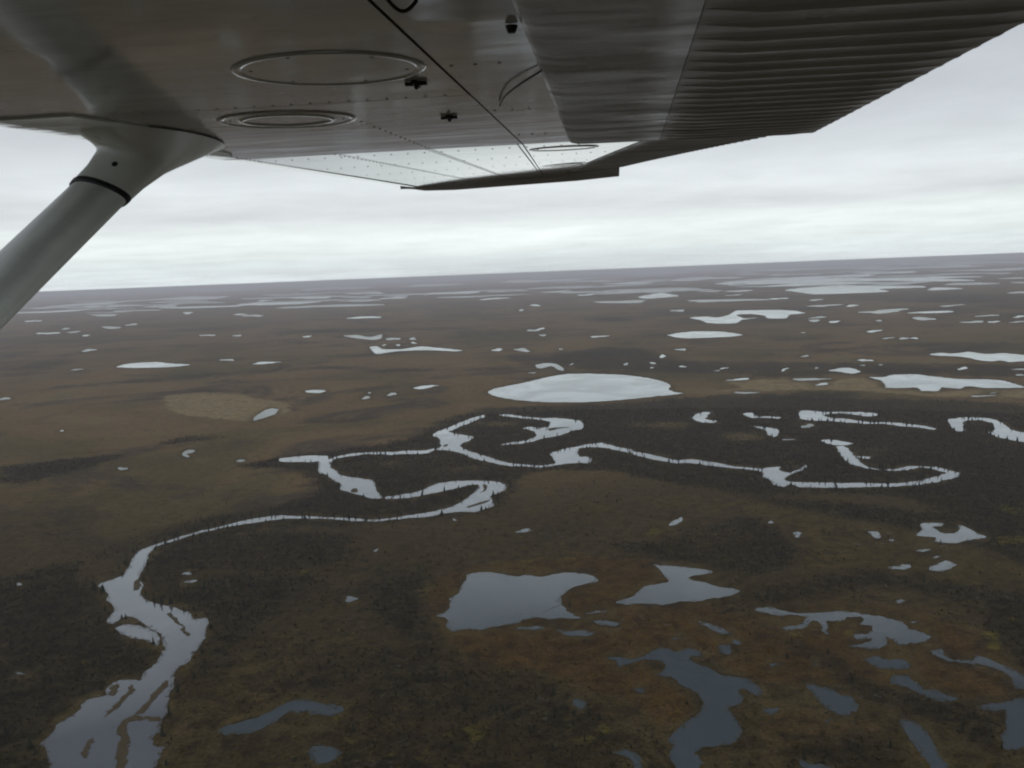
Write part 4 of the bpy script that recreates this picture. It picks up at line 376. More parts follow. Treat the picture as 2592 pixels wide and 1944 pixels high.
('pond', '', [9038,18635,8940,19269,8725,19236,8202,17837,7667,17094,7366,17466,7211,17916,7137,18065,7123,18005,7174,17940,7314,18265,7647,19517,7976,19535,8273,19420,8797,19840,9057,19491,9141,19199,9146,19144]),
('pond', '', [4317,18985,4002,19869,3768,20220,3584,19651,3291,18252,2961,18396,2685.4,18723,2416.2,19238,2452.1,19344,2652.5,18983,2717.5,19355,2788.7,20438,3080,20717,3390,20438,3699,20610,4103,20472,4236,20120,4363,19480]),
('pond', '', [-11987,50688,-12095,50663,-12189,50640,-12394,50590,-12838,50480,-13248,50374,-13524,50300,-13514,50303,-13581,50285,-14057,50154,-14456,50040,-14231,50105,-13593,50282,-13235,50377,-12900,50464,-12776,50495,-12446,50578,-12028,50679]),
('pond', '', [5079,10735,4994,10533,4859,10410,4696,10236,4472,9966,4248,9943,4238,10181,4246,10232,4186,10342,4261,10311,4297,10555,4397,11231,4630,11502,4792,11207,4951,11142,5070,11060,5124,10958,5131,10843]),
('pond', '', [5009,16138,4907,15747,4735,15946,4574,15868,4399,15679,4236,15607,4080,15606,3854,15877,3726,16474,3915,16359,4094,16051,4203,16368,4368,16726,4538,16750,4812,17095,4991,16922,5017,16719,4996,16632]),
('pond', '', [-7290,15968,-7136,15658,-7104,15497,-7028,15258,-6922,14928,-6986,14887,-7171,15140,-7316,15459,-7372,15596,-7521,15813,-7615,16027,-7924,16598,-8150,17135,-8030,17099,-7736,16638,-7647,16571,-7529,16410,-7422,16209]),
('pond', '', [24517,45956,24328,46056,24411,46012,24113,46169,23802,46330,23532,46468,23264,46603,23275,46597,23316,46577,23006,46730,22647,46906,22900,46782,23146,46661,23554,46457,23779,46342,23915,46272,24099,46176,24519,45954]),
('pond', '', [2925.5,18876,2842.6,18778,2849.3,17558,2687,16912,2460.2,16899,2259.2,17124,2107.5,17377,2142,17526,2106.2,17631,2011.4,18132,1989.5,18871,2174.9,18942,2352.3,19208,2566.8,19582,2817.3,19637,2980.2,19304,3097,18956,3096,18662]),
('pond', '', [-4538,11666,-4497,11484,-4643,11494,-4934,11724,-4887,11495,-4912,11291,-5113,11316,-5371,11521,-5617,11793,-5576,11877,-5195,11609,-5166,11680,-5406,12143,-5406,12380,-5202,12262,-5031,12234,-4840,12086,-4666,11886]),
('pond', '', [2484.9,12394,2561.3,11788,2433.5,11500,2142.5,11787,1920.1,11768,1739.2,11874,1675.8,11837,1525,11819,1231.2,12196,1165.1,12479,1317.4,12473,1401.7,12784,1587.9,13016,1861.2,12838,2081.2,12802,2293.7,12755,2369.9,12721,2380.1,12737]),
('pond', '', [6500,12285,6306,11888,6048,12002,5770,12026,5497,12063,5293,12129,5073,12087,4866,12207,4781,12427,4884,12362,5002,12538,5192,13424,5574,13995,5885,13574,6099,13314,6286,13269,6328,13438,6416,13453]),
('pond', '', [-1489.6,10346,-1389.7,10025,-1499.8,9900,-1710.9,9894,-1997,10066,-2167.5,10188,-2292.4,10128,-2577.5,10249,-2703.7,10393,-2750.2,10531,-2717.5,10648,-2713.8,10874,-2520.2,10885,-2343.9,10934,-2145.9,10986,-2027,10891,-2112.6,10992,-1834.4,10799]),
('pond', '', [6651,16861,6508,16031,6229,15115,5928,15252,5712,15797,5500,15820,5193,15731,5027,15861,4995,15910,4938,16602,5075,17060,5333,17188,5665,17633,6041,17728,6330,17467,6434,17321,6596,17346,6670,17265]),
('pond', '', [2930.9,21905,2811.8,21755,2717.6,21260,2578.7,20955,2439,21170,2284.8,20966,2164.9,21125,2167.2,21336,2235,21285,2123.6,21826,2049.5,22898,2167.5,23410,2344.9,23579,2536.5,23778,2636.2,23132,2668.1,22944,2812,22921,2964,22370]),
('pond', '', [-7226,16973,-7338,16894,-7306,16523,-7427,16236,-8052,16582,-8377,16723,-8356,16358,-9055,16721,-10098,17630,-10592,18209,-10731,18587,-9808,17924,-8922,17268,-8863,17611,-8754,18052,-8376,17972,-8076,17879,-7497,17349]),
('pond', '', [2981,24094,2823.7,24102,2648.2,23892,2441.1,23631,2219.3,23423,1964.9,23030,1692.7,23138,1525.7,23373,1374.6,23819,1139.5,25047,1296.4,25266,1666.8,24547,1930.5,24338,2131.6,24919,2350,25090,2701.2,25198,3017,24545,3266,23378]),
('pond', '', [2534,10916,2369.2,10837,2162.9,10823,1916.3,11010,1740.3,11070,1576,10833,1241.5,10760,1108.3,10959,943.3,11264,1006.4,11391,1110.7,11527,1281.7,11608,1459.4,11774,1673.5,12016,1864.3,11811,2025.1,11841,2273.2,11713,2543,11229]),
('pond', '', [-5854,13388,-6116,13480,-6372,13527,-6345,13206,-6275,12751,-6518,12614,-6831,12784,-7053,12879,-7498,13221,-7924,13685,-7542,13514,-7527,13746,-7268,13769,-7019,13786,-6914,14003,-6530,14039,-5658,13431,-5534,13212]),
('pond', '', [12918,28838,12444,27683,11970,26974,12101,28711,11898,28915,11458,28315,11118,28076,10935,28481,11032,30112,11311,31021,11407,30020,11778,30534,12326,31442,12631,31285,12962,31341,13260,31328,13374,30984,13275,30172]),
('pond', '', [12845,50478,12238,50628,11278,50851,10584,51000,10316,51055,9588,51196,8551,51380,8252,51429,7730,51510,7124,51597,7490,51545,8543,51381,8935,51314,9684,51178,10266,51065,10902,50933,12414,50586,13166,50395]),
('pond', '', [-5093,13615,-4932,13262,-4936,13116,-5052,13194,-5063,13088,-5169,13241,-5216,13287,-5276,13301,-5454,13474,-5641,13817,-5635,13977,-5562,13999,-5575,14149,-5506,14128,-5443,14087,-5407,14168,-5307,14047,-5265,13882]),
('pond', '', [5267,19846,5107,19403,4822,19363,4482,19316,4120,19458,3849,19675,3547,19561,3169,20031,3166,19918,3262,19700,3195,20883,3313,22213,3725,22195,4145,21631,4559,21662,4727,21648,4796,22315,5128,21357]),
('pond', '', [10643,17254,10326,16560,10087,16656,9843,16876,9524,16858,9283,16897,9012,16738,8758,17081,8711,18392,8828,18180,9007,18054,9260,18013,9523,17856,9767,17752,10286,18281,10676,18140,10774,17972,10789,17739]),
('pond', '', [-1345.1,15538,-1291,15133,-1361.7,14820,-1785.5,15220,-2143.8,15636,-2225.9,15397,-2432.3,15232,-2840.6,15538,-3102,15905,-3305,16352,-3070,16254,-2583.4,15723,-2558.6,16106,-2426.6,16366,-2217,16530,-2062.3,16498,-1719.5,16267,-1479,15912]),
('pond', '', [3802,28185,3512,28103,2925.9,29241,2249,30388,1678.4,30627,1335.7,29671,584.9,29438,-392,31375,-713.1,32136,-886.2,33178,-306.7,32044,56,32560,830.2,31351,1266,33040,1955.7,33304,2326.4,33791,2886.7,33445,3595,30346]),
('pond', '', [18030,31371,16536,27854,16038,27757,16458,30421,16117,30919,15401,30255,14702,29615,14422,30422,14901,33680,15273,34698,15074,32490,15415,32152,16535,33930,17014,33537,17667,33849,18394,33892,18554,33166,18710,33247]),
('pond', '', [-5055,15508,-4682,14801,-4681,14487,-5299,15134,-5526,15271,-5460,14784,-5694,14712,-6106,15038,-6512,15529,-6678,15893,-6299,15665,-5861,15308,-6070,15900,-6090,16326,-5876,16407,-5586,16228,-5277,15961,-5080,15676]),
('pond', '', [938.2,13162,879.5,13067,811.3,13082,783.4,12858,727.7,12666,674.9,12780,630.5,12830,556.6,12888,503.3,13083,492.4,13332,580.2,13372,632.8,13451,694.9,13388,731.8,13470,788.8,13663,894.1,13774,956.2,13590,916,13392]),
('pond', '', [3013,15046,2544.5,16022,2396.3,15589,2143.5,15306,1829,15373,1529,15110,1222.4,15131,980.1,15269,950.8,15239,624.7,16096,493.6,17004,917.4,16706,1427.2,15970,1694.2,16088,1950.7,16484,2247.9,16659,2701.8,16218,3107,15197]),
('pond', '', [-2100.8,12960,-2302.5,13006,-2509.8,13042,-2719.6,13076,-2849.3,12965,-2980.1,12837,-3204,12828,-3444,13000,-3491,13088,-3690,13411,-4162,14246,-3833,14116,-3519,13992,-3267,13936,-3070,13843,-2947.9,13935,-2708.8,13843,-2191.2,13255]),
('pond', '', [22702,46878,21902,47258,21560,47415,21717,47343,20983,47673,19962,48109,19117,48451,18534,48677,17786,48956,18139,48826,18129,48830,18971,48509,19613,48253,20163,48026,20963,47682,22217,47111,22610,46923,22761,46850]),
('pond', '', [7436,51553,6298,51704,6235,51712,5962,51744,4881,50001,3558,51381,2108.2,52044,1612.2,52062,2324.4,45296,2022.2,47025,1727.1,52058,2263,52037,2715,52016,3702,51955,4964,51850,6027,51737,7259,51578,8021,48452]),
('pond', '', [-2246.9,52038,-1846.2,51716,-1600.8,46748,-2966.1,50141,-3498,48109,-4510,47964,-5988,50642,-5869,48900,-5739,47528,-6037,48568,-5247,46678,-6003,51739,-6205,51716,-4987,51847,-3801,51948,-3011,51999,-2338.1,52034,-2476.9,52028]),
('pond', '', [8588,31413,8437,30620,8053,28655,7788,28200,7645,28430,7532,28684,7581,29194,7637,29334,7618,29516,7678,30406,7876,31353,8046,31370,8326,32124,8612,32625,8723,32341,8820,32055,8782,31560,8686,31184]),
('pond', '', [16043,28364,15958,28766,15690,28891,15239,28661,14680,28199,14011,27632,13665,28142,13549,28408,13455,28270,14016,30744,14344,31042,14473,30133,14800,29847,15120,29622,15688,30219,16316,30474,16217,28742,15984,27788]),
('pond', '', [-2518.6,18402,-2555.1,18188,-2457.6,17583,-2468.4,17146,-2690.5,17485,-2835.7,17816,-2882.1,17842,-3028,17824,-3193,18140,-3339,18610,-3576,19443,-3456,19610,-3117,19008,-3051,19149,-3003,19547,-2882,19290,-2799.1,19139,-2673.6,18878]),
('pond', '', [2516.4,44782,2461.4,43588,2415.6,40894,2108.4,41605,1860,41645,1540.5,40681,1228.7,41412,1087.3,42324,1106.1,42715,1204.3,42831,1430,42182,1443.7,43979,1536.8,46801,1861.8,48741,2219.9,47362,2393.7,46288,2508.2,45799,2535.3,45424]),
('pond', '', [17724,48978,17840,48936,17485,49064,15976,49576,14587,50002,14044,50157,13077,50418,12152,50649,10684,50979,10090,51100,10691,50978,12216,50634,13190,50389,13834,50216,14800,49940,15536,49716,16112,49532,17410,49091]),
],
'bars': [
[-297.9,599.1,-298.8,611,-296.9,620,-297.8,635.9,-299.7,646,-296.9,644,-292.8,625.9,-293.5,612,-294.4,599.4,-296.4,592.6],
[-277.8,592.3,-276.4,606.1,-275.5,618.2,-275.8,634,-273.9,648.8,-270.5,645.1,-270.9,627.2,-270.9,611.1,-272.3,597.9,-276.5,594.2,-257.9,592.1,-255,587.1,-274,586.6,-271.5,574.6,-264.2,558.3,-259.3,540.6,-239.7,494.9,-246.5,495.3,-266,541.1,-270.6,556.3,-280.6,580.8,-280.7,589.1],
[-327.8,790.2,-324.3,790.8,-308.9,769.1,-293.8,747.2,-286.7,735.6,-291.2,735.2,-302.7,757,-322.5,780.9],
[-395.5,878.3,-396.6,893.5,-387.9,877.5,-381.3,856.4,-385.3,854],
[-314.2,640.6,-309.3,645.1,-305.5,639.8,-305.9,627,-310.5,630.5],
[-290.1,545.3,-294.5,565.8,-290.6,560.3,-283.2,537.6],
[-64.4,1129,-51,1145,-34.7,1161.1,-39.3,1149.7,-52.9,1133.5,-61.8,1122.4],
[-49.2,1247.6,-42.6,1237.9,-43.3,1216.9,-49.2,1202.6,-46,1222.6],
[-128.3,1557.2,-122.3,1562.6,-119.8,1548.8,-125.8,1543.5],
[-237,1248.6,-231.9,1256.3,-224.6,1236.1,-231,1228.8],
[65.4,1681.4,86.7,1692.4,107.4,1691.6,85.8,1676.7,67.9,1661.3],
],
'zones': [
('dark', 1, [-484,1439.5,-395.7,1515.9,-276.4,1574.4,-183.4,1645.2,-145.5,1849.7,-60.9,1990.1,147.7,1969.7,392.4,1996.8,614.1,1963.9,768.3,1836,1067.3,1692.6,550.7,864.5,502.4,971.5,491.6,1087.7,422.1,1120.1,295.5,1140.5,216.3,1208.2,149,1292.6,75,1321.5,11.5,1317,-3.3,1204.1,-22,1132.5,-68.4,1090,-135.8,1066,-238.8,1066.3,-319.3,1067.5,-382.3,1018.6,-421.1,1005.7,-443.9,1008.7,-415.7,1080.9,-344.4,1157.9,-298.3,1199.5,-283.2,1249.7,-354.3,1409]),
('dark', 1, [-550.6,910.1,-510.9,958.3,-419.5,854.4,-374.2,778.4,-309.7,711.9,-291.4,674.9,-301.7,655.5,-329.7,631.2,-329.5,589.8,-307.9,529.6,-286.9,484.2,-366.1,489.5,-626.8,877.3]),
('dark', 0.8, [-419.5,988.1,-360.6,1053.4,-269.5,1050.6,-195,1012,-184.5,896,-223.8,820.2,-234.3,733.3,-239.1,662,-243.2,602.8,-252.4,583.7,-269.6,708.1,-278.6,758,-303,804.8,-339.6,820.6,-389.8,877.6]),
('dark', 0.9, [293,1131.1,399.4,1090.6,463.3,1036.8,587.7,923.9,495.8,776.5,480.7,873.4,447.2,943,395.6,1006,330.3,1056.7]),
('dark', 0.75, [72.4,958.6,143.3,949.3,244,1027.9,297.3,1040.5,301,963,299.4,888.8,254.9,829.9,212.3,821.7,169.4,875.1,112.8,912.4]),
('dark', 0.8, [198.1,768.8,218.6,789.4,238.6,804.7,253.9,799.2,273.7,812.8,293.2,824,312,828.6,339.1,851.9,354.2,829.4,375.2,824.5,389,817.3,396.5,801.3,404.2,786.8,415.4,780.4,426.5,771.4,433.3,754.3,448.4,751.8,456.7,738.9,466.4,729,459.1,718,444.1,719.4,427.6,718.4,416.9,727.1,398.3,722.7,383.3,725.9,377.4,742.5,367.8,752.5,357.7,762,352.6,780,336.5,790.5,314.6,785.7,300,784.9,279,768.1,259.6,757.6,243.7,759.4,224.3,744.4,209.5,747.9,195.7,757]),
('dark', 1, [391,753.1,482,754.4,360.8,560,361.9,616.2,372.7,673.8]),
('dark', 0.85, [196.6,743.3,204.8,722.6,210.3,699.4,214.2,677.6,225.9,675.8,230.7,657.7,243.7,652.5,244.2,625.8,241.3,603.1,249.5,598.2,252.9,583.1,262.8,580.9,270.3,573.1,281.8,572.3,291.4,567.9,305.5,570.5,311.1,560.4,317.4,553,324.7,547.4,326.6,535.1,330.7,526.1,334.4,517,330.8,512.6,323.7,517.3,316.9,522.5,307.7,525,303.3,534,297.7,541.8,291.1,547.5,284.3,554.7,273,555.2,263.4,559.3,249.8,556.8,245.6,570.8,234.9,573.1,228.3,585.5,225.7,606.6,226.4,627.1,222.1,639.7,209.6,640.7,202.9,657.3,198.5,681.4,195.2,707.2,193.9,738.9]),
('dark', 0.85, [249.1,587.9,264,591.5,271.6,582,287.3,586.8,295.5,575.8,292.7,553.2,302.6,548.6,304,535.1,298.8,515.4,295.4,498.5,291.7,494.7,284.2,500.2,275.1,504.2,271.9,514.8,276.3,534.7,269,539.2,260.2,541.3,257.6,557.7,247.4,561.5,243.7,577.7]),
('dark', 0.8, [163.1,522.1,211.7,535.3,235.6,522.2,211.9,451.4,137.4,456.3]),
('dark', 0.7, [-122.2,613.7,-75.4,655.5,-28.8,659.5,16.6,623.9,58.6,571.8,83,512,71.5,460.6,-143.8,474.8,-138.9,550.5]),
('dark', 0.6, [-176.2,656.4,-124.5,694.4,-67.8,698.1,-46.9,661.2,-114.2,627.7,-160.3,589.4]),
('dark', 0.85, [-148.4,850,-106.9,894,-85.6,870,-93.5,806,-78.9,737.9,-64.3,702.4,-86.2,690.7,-125.3,753]),
('dark', 0.35, [-283.1,839.2,-172,880.1,-131.8,798.2,-124.5,694.4,-180.9,618.7,-236.3,602.2,-243.7,687.7]),
('dark', 0.3, [-254.9,1144.5,51.5,1144.9,171.1,1126.2,91.1,939.4,-58.7,895.5,-174.6,894.8]),
('dark', 0.65, [-1516.1,2608.5,-1496.4,2685.1,-1472.6,2760.7,-1430.4,2807.6,-1379.5,2840.2,-1344.1,2909.8,-1270.2,2898.8,-1242.6,2966.6,-1193,2985.9,-1145.2,3012,-1097.7,3041,-1034.5,3046,-970.6,3050,-913.4,3076,-857.9,3113,-802.9,3145,-738.7,3143,-674.7,3141,-613.4,3155,-537.2,3084,-466.5,3028,-396.4,2958.7,-326.5,2865.2,-323.5,2835.4,-382.3,2844.5,-445.4,2880.5,-512.5,2932.6,-579.5,2974.7,-641.3,2983.8,-700.5,2978.6,-759.4,2973.1,-826.6,2999,-884.2,2978.1,-938.3,2948.2,-984.2,2898.2,-1029.1,2851.3,-1076.5,2830.9,-1122.1,2808.2,-1164.7,2780.4,-1225.8,2797.2,-1261.9,2731.4,-1330.9,2739.9,-1383.7,2716.1,-1412.4,2648.6,-1455.6,2612.2,-1500.4,2581.7]),
('dark', 0.8, [-1845,3642,-1834.5,3598,-1744.9,3478,-1749.3,3425,-1808,3444,-1822.9,3394,-1882,3417,-1954.3,3458,-2015.9,3538,-2100.4,3632,-2063.8,3674,-2017.9,3681,-2002.1,3701,-2066.1,3840,-2049.8,3911,-1971.3,3887,-1869,3823,-1816.5,3701]),
('dark', 0.8, [-548.4,1715.8,-588.2,1711.6,-608.6,1710.1,-612.6,1698.7,-616.2,1674.4,-638.7,1669.4,-670.4,1667.3,-702.1,1680.7,-691.2,1703.3,-688.5,1716.8,-686.4,1729.8,-689.4,1749,-674.6,1760.2,-650.5,1756.5,-631.4,1772.9,-600.9,1772,-583.6,1753.7,-546.8,1737.7]),
('dark', 0.8, [-210.6,5062,-188.8,4996,-169.1,4883,-192.5,4816,-240.3,4864,-269.1,4906,-286.9,4934,-303,4956,-312.8,4987,-349.3,5046,-345.9,5106,-327.4,5152,-304.5,5190,-278.6,5240,-242.2,5231,-221.4,5169,-215,5124,-205,5093]),
('dark', 0.8, [772.6,5324,776.7,5186,731.7,5082,671.2,4990,594.7,5027,559.9,5160,532.9,5172,461.9,5162,426.9,5233,438.5,5314,426.4,5445,451.6,5585,527.6,5618,598.3,5618,680.1,5690,707.4,5560,668.2,5457,699,5431]),
('dark', 0.8, [106.1,5665,118.3,5615,75.6,5603,50.1,5556,10,5487,-77.1,5489,-146.3,5531,-142.7,5554,-147.8,5565,-116.4,5560,-157.7,5625,-182.3,5715,-159.9,5797,-60.1,5755,11.9,5736,76.9,5720,128.7,5692,141.7,5666]),
('dark', 0.8, [146.8,4115,157.5,4082,161.1,4030,141,4015,121,4005,97.1,3985,80.6,4012,61.9,4032,61.9,4066,53.7,4102,82,4112,96.3,4121,103.8,4145,115.2,4205,140.6,4218,164.4,4202,187.5,4176,174.3,4132]),
('dark', 0.8, [1197.5,3425,1193.9,3387,1151.3,3381,1106.1,3407,1082,3395,1059.6,3396,1032.6,3394,1018,3405,992.4,3422,992.1,3445,1010.7,3462,1024.8,3492,1054.6,3516,1092.9,3503,1111.4,3481,1125.1,3478,1152.3,3476,1168.6,3460]),
('dark', 0.8, [3492,6218,3457,6035,3329,5936,3171,5636,2942.4,5557,2806.3,5710,2734.6,5787,2574.4,5845,2530.9,5950,2662,5940,2706.6,6063,2808.2,6208,2966.9,6346,3176,6472,3474,6585,3634,6437,3541,6323,3492,6309]),
('dark', 0.8, [2331.6,4012,2286,4009,2257.8,3988,2223.8,3961,2186,3956,2157.5,3962,2092.8,3944,2034.9,3968,2056,4003,2107,4008,2127.2,4026,2150.7,4050,2184,4058,2228.9,4113,2290.1,4131,2318.4,4102,2309.6,4073,2325.3,4050]),
('dark', 0.8, [-2002.5,4204,-2003.3,4186,-1952.6,4115,-1935.6,4062,-1959.5,4061,-1985.4,4069,-2012.1,4077,-2042.3,4116,-2065.6,4152,-2101.8,4195,-2094.9,4220,-2078.2,4226,-2087.6,4257,-2107.5,4317,-2101.8,4358,-2062.2,4331,-2021.2,4288,-2004.8,4232]),
('dark', 0.8, [-1256.6,4466,-1255.7,4422,-1331.8,4431,-1359.9,4402,-1423.6,4416,-1468.4,4449,-1496.1,4428,-1603.2,4436,-1698.8,4492,-1706.6,4535,-1654.4,4545,-1591.9,4542,-1529.8,4528,-1508.6,4551,-1479.6,4592,-1416.6,4589,-1391.7,4563,-1362.8,4539]),
('dark', 0.8, [-1881.9,6046,-1826.5,5915,-1863.3,5850,-2000.2,5918,-2042.4,5888,-2064.5,5780,-2159.2,5784,-2293.5,5852,-2469.4,5997,-2444.1,6089,-2281.2,6046,-2282.2,6116,-2291.1,6214,-2278.4,6316,-2207,6346,-2102.3,6341,-1982.7,6254,-1938.6,6152]),
('dark', 0.8, [702.3,3243,690,3211,653.1,3223,637.7,3218,619.7,3175,577.7,3126,545.1,3138,542.9,3179,550,3212,567.1,3238,583.7,3259,600.8,3278,616.5,3326,644.1,3328,658,3305,689.3,3319,739.5,3317,727.2,3273]),
('dark', 0.8, [-1040.2,3537,-1080.3,3528,-1062.4,3481,-1090.3,3458,-1158.7,3492,-1186.5,3484,-1226.2,3477,-1268.1,3491,-1320.7,3520,-1399,3577,-1361.9,3598,-1299.4,3595,-1217.6,3556,-1220.7,3602,-1189,3633,-1137.5,3623,-1073.5,3602,-1045.1,3567]),
('dark', 0.8, [41.3,9323,107.5,9005,-122.1,9150,-313.1,9330,-391.6,9298,-459,9214,-540.9,9187,-705.4,9243,-836.9,9419,-867.2,9582,-743.1,9578,-693.9,9692,-668.6,9934,-508.9,9829,-405.9,9810,-330.5,9797,-196.5,9752,-129.8,9636]),
('dark', 0.8, [-2069.3,17026,-2129.2,16814,-2187.1,16525,-2199.6,16014,-2412.7,16058,-2585.6,16094,-2837,15993,-3162,16368,-3284,16732,-3140,16762,-3023,16825,-2947.1,17008,-2902.9,17341,-2940.5,18168,-2704.4,18576,-2340.6,18060,-2334.1,17726,-2125.7,17354]),
('dark', 0.7, [-1249.4,4194,-1172,4284,-1101.2,4417,-1009.7,4466,-905,4463,-893.9,4408,-964.5,4268,-1042.5,4182,-1144.1,4182,-1235,4146]),
('dark', 0.7, [-2940.7,5115,-2981.5,5425,-2996.4,5718,-2894.9,5754,-2701.6,5600,-2522.9,5464,-2483.9,5379,-2549.2,5282,-2607.9,5179,-2745,5237,-2798.9,5094,-2875.8,5002]),
('dark', 0.7, [-2034.6,4356,-2015.6,4518,-1957.1,4603,-1881.9,4656,-1867,4620,-1896.5,4461,-1937.7,4344,-2012.1,4308]),
('dark', 0.7, [-1387.3,5285,-1301.4,5485,-1172,5527,-1060.5,5528,-940.6,5477,-820.2,5408,-699.3,5315,-569.5,5106,-554.9,4972,-645,4894,-748.1,4924,-856.4,4978,-970.1,5049,-1096.1,5167,-1213.6,5114,-1366.8,5206]),
('dark', 0.7, [-979.5,2453.1,-961.8,2538.4,-923.8,2578.6,-875.4,2591.8,-813.1,2562.9,-693,2414,-574.5,2230.8,-504.2,2082.9,-501.6,2067.1,-566.3,2190.3,-668.2,2315,-776.8,2440.2,-827.6,2446.4,-892.6,2491.3,-922.8,2437.5,-969.9,2429.6]),
('dark', 0.7, [-1041.6,2160.9,-993.9,2159.9,-937.3,2137.8,-886.1,2127,-835.8,2117.2,-774.3,2078.1,-715.3,2041.2,-710.9,2028,-762.6,2045.1,-814.7,2061.6,-869.1,2084.7,-924.4,2107.4,-976,2119.7,-1038,2153.1]),
('dark', 0.7, [-698.3,3163,-618.3,3081,-547.6,3036,-472.2,2943.1,-410.7,2926.4,-350.2,2916.2,-289.7,2901.2,-228.9,2872.7,-171.5,2846.7,-116.5,2855.9,-61.1,2858.6,-5.5,2824,48.8,2789.1,48.5,2774.4,-5.5,2759.2,-58.9,2745.3,-113.1,2766.3,-168.5,2794,-222.4,2788.3,-279.1,2790.4,-337.4,2805.3,-396.9,2825,-456.6,2839,-526.8,2909.3,-609.5,3034,-692.2,3133]),
('dark', 0.7, [-239.1,2269,-189.5,2263.1,-139,2237.6,-90.3,2219.1,-66.8,2343.5,-9,2435.1,53.2,2542.4,120.9,2605.4,191.3,2658,242.8,2630,293.6,2607.7,341.7,2570.1,381.1,2425.1,417.1,2300.1,414.9,2289.7,376.5,2400.7,333.7,2517.2,285.1,2536.1,237,2570.7,187.4,2601.2,118.6,2538.7,53.1,2491,-7.7,2389.5,-63.1,2289.1,-88.2,2186,-137.3,2206.9,-186.3,2221.7,-237.9,2256.3]),
('dark', 0.7, [433.4,3239,478.3,3103,519,2974.9,548.9,2823.7,600.3,2798.8,650.7,2771.7,700.1,2745.1,748.4,2718.3,794.1,2690.9,890.8,2827.1,1014,3023,1074.9,3018,1144.4,3041,1211.6,3054,1285.6,3084,1354.5,3098,1426.6,3119,1479,3096,1539.9,3093,1571.1,3032,1627.7,3023,1688.2,3021,1713.5,2959,1745.6,2912.3,1727.8,2882.5,1669.2,2882.1,1603.4,2868.8,1568.7,2912.6,1529.2,2950.4,1464.6,2940.3,1408.9,2948.3,1345.1,2939.2,1298.6,2969.3,1249.1,2994.6,1179,2970.5,1104.9,2933,1035.3,2904.4,960.1,2851.9,860.5,2719.1,758.8,2564.3,714.5,2596.9,670.7,2631.5,625.9,2667.6,579.8,2704.7,532.6,2745.4,496.2,2859.2,463.6,3020,427.8,3202]),
('dark', 1, [-919.3,1528.4,-886.8,1534,-847.9,1525,-815.2,1561.7,-767.5,1576.6,-743.1,1591.9,-711.8,1593.3,-698.5,1564.3,-709.6,1522.3,-726.3,1494.9,-743.7,1427.7,-787.7,1414.5,-837.6,1443.2,-895.8,1486.8]),
('dark', 1, [-856.2,1419.1,-815.5,1433.1,-800.5,1465.8,-771,1476.8,-759.3,1455.6,-762.1,1398.9,-777.2,1365.7,-843.2,1396.7]),
('dark', 0.6, [-677.6,1181.5,-670.1,1212.1,-657.4,1235.7,-648.5,1268.1,-634.4,1293.5,-614.2,1307.4,-594.2,1322.6,-570.9,1331.4,-549.8,1346.6,-526.6,1357.5,-504,1371.2,-478.8,1379.4,-452.3,1384.3,-450.1,1377.8,-471.8,1359.7,-494.2,1345.3,-518.3,1336.6,-541,1325.5,-562.4,1312.1,-580.7,1293.2,-601.4,1281,-621.2,1268,-632.4,1239,-647.8,1219,-658.5,1192.5,-673.4,1174.7]),
('dark', 0.6, [-537.8,887,-532.3,907.2,-518.9,915.7,-509,930.1,-507.2,960.1,-500.4,984.6,-492.5,1009,-478.6,1032.8,-462.3,1054.6,-447.7,1080.3,-439.3,1122.4,-416.7,1136.7,-395.7,1154.3,-366.1,1147.3,-340.7,1152.9,-334.8,1134,-355.9,1117.2,-372.3,1089.4,-395.7,1084.5,-407.1,1050.1,-430,1042.8,-446,1022.6,-452.3,984.8,-459.9,952.1,-468.6,931.2,-477.7,912.2,-490.7,900.2,-504.6,892.2,-514.6,879,-531.8,877.7]),
('dark', 0.85, [54.2,3040,205.6,3284,358.8,3478,507,3300,533.8,2905,600.9,2652,698.9,2640.3,635.9,2402.9,456.4,2487.8,322.7,2629.7,194.1,2691.8,94.5,2961.7]),
('dark', 0.85, [645.1,2635.1,838.3,2654.7,1019.1,2567.4,1424.7,2373.9,1266,2107.4,1111.7,2228.9,871.2,2312.5,638.1,2319.2,622,2520.4]),
('dark', 0.8, [334.1,2049,558.2,2029.6,751.7,2050,785.8,1977.9,720.1,1910.4,891.8,1862,1060.8,1763.1,962.4,1597.8,765.1,1745.5,567.4,1796.9,321.8,1860.7]),
('dark', 0.6, [-40.8,1948.3,-1.2,1982.5,39.9,2007.5,79.8,1981.3,120.4,1985.3,159.4,1968.3,198.1,1954.7,240,1972,278,1949.8,317.9,1945.4,358.6,1945.6,398.7,1943.5,433.9,1919.4,429.2,1898.2,385.9,1880.3,347.2,1883.5,308.8,1888.8,269.5,1889.9,228.1,1874.6,193,1905.2,154.3,1907.2,115.4,1906,77.3,1924.7,38.1,1915.4,-0.9,1920.7,-40.5,1935.6]),
('dark', 0.55, [2603.8,7751,3297,7921,3812,6380,2673.6,4470,2827.4,5467,2608.7,6265]),
('clear', 1, [341.5,1672.7,332.6,1656.5,317.3,1646.8,304,1636.8,286.6,1642.2,271.3,1632.8,256.1,1637.7,258.7,1655.1,239.3,1660.6,221.3,1678.2,214.4,1704.1,243,1708.1,259.8,1715.3,277.6,1712.3,286.6,1692,297.2,1698.4,331.1,1709.1,348.4,1692.6]),
('clear', 1, [458.2,1533,434.5,1529.6,431.6,1518.5,424.7,1503.9,409.1,1486.4,385,1488.1,358.1,1490.2,353,1507.9,368.4,1520.7,372,1527,356.5,1542.4,355.4,1561.8,373.3,1572.1,394.7,1585.5,419.2,1576.5,431.4,1562.4,438.9,1553.5,455.4,1545.6]),
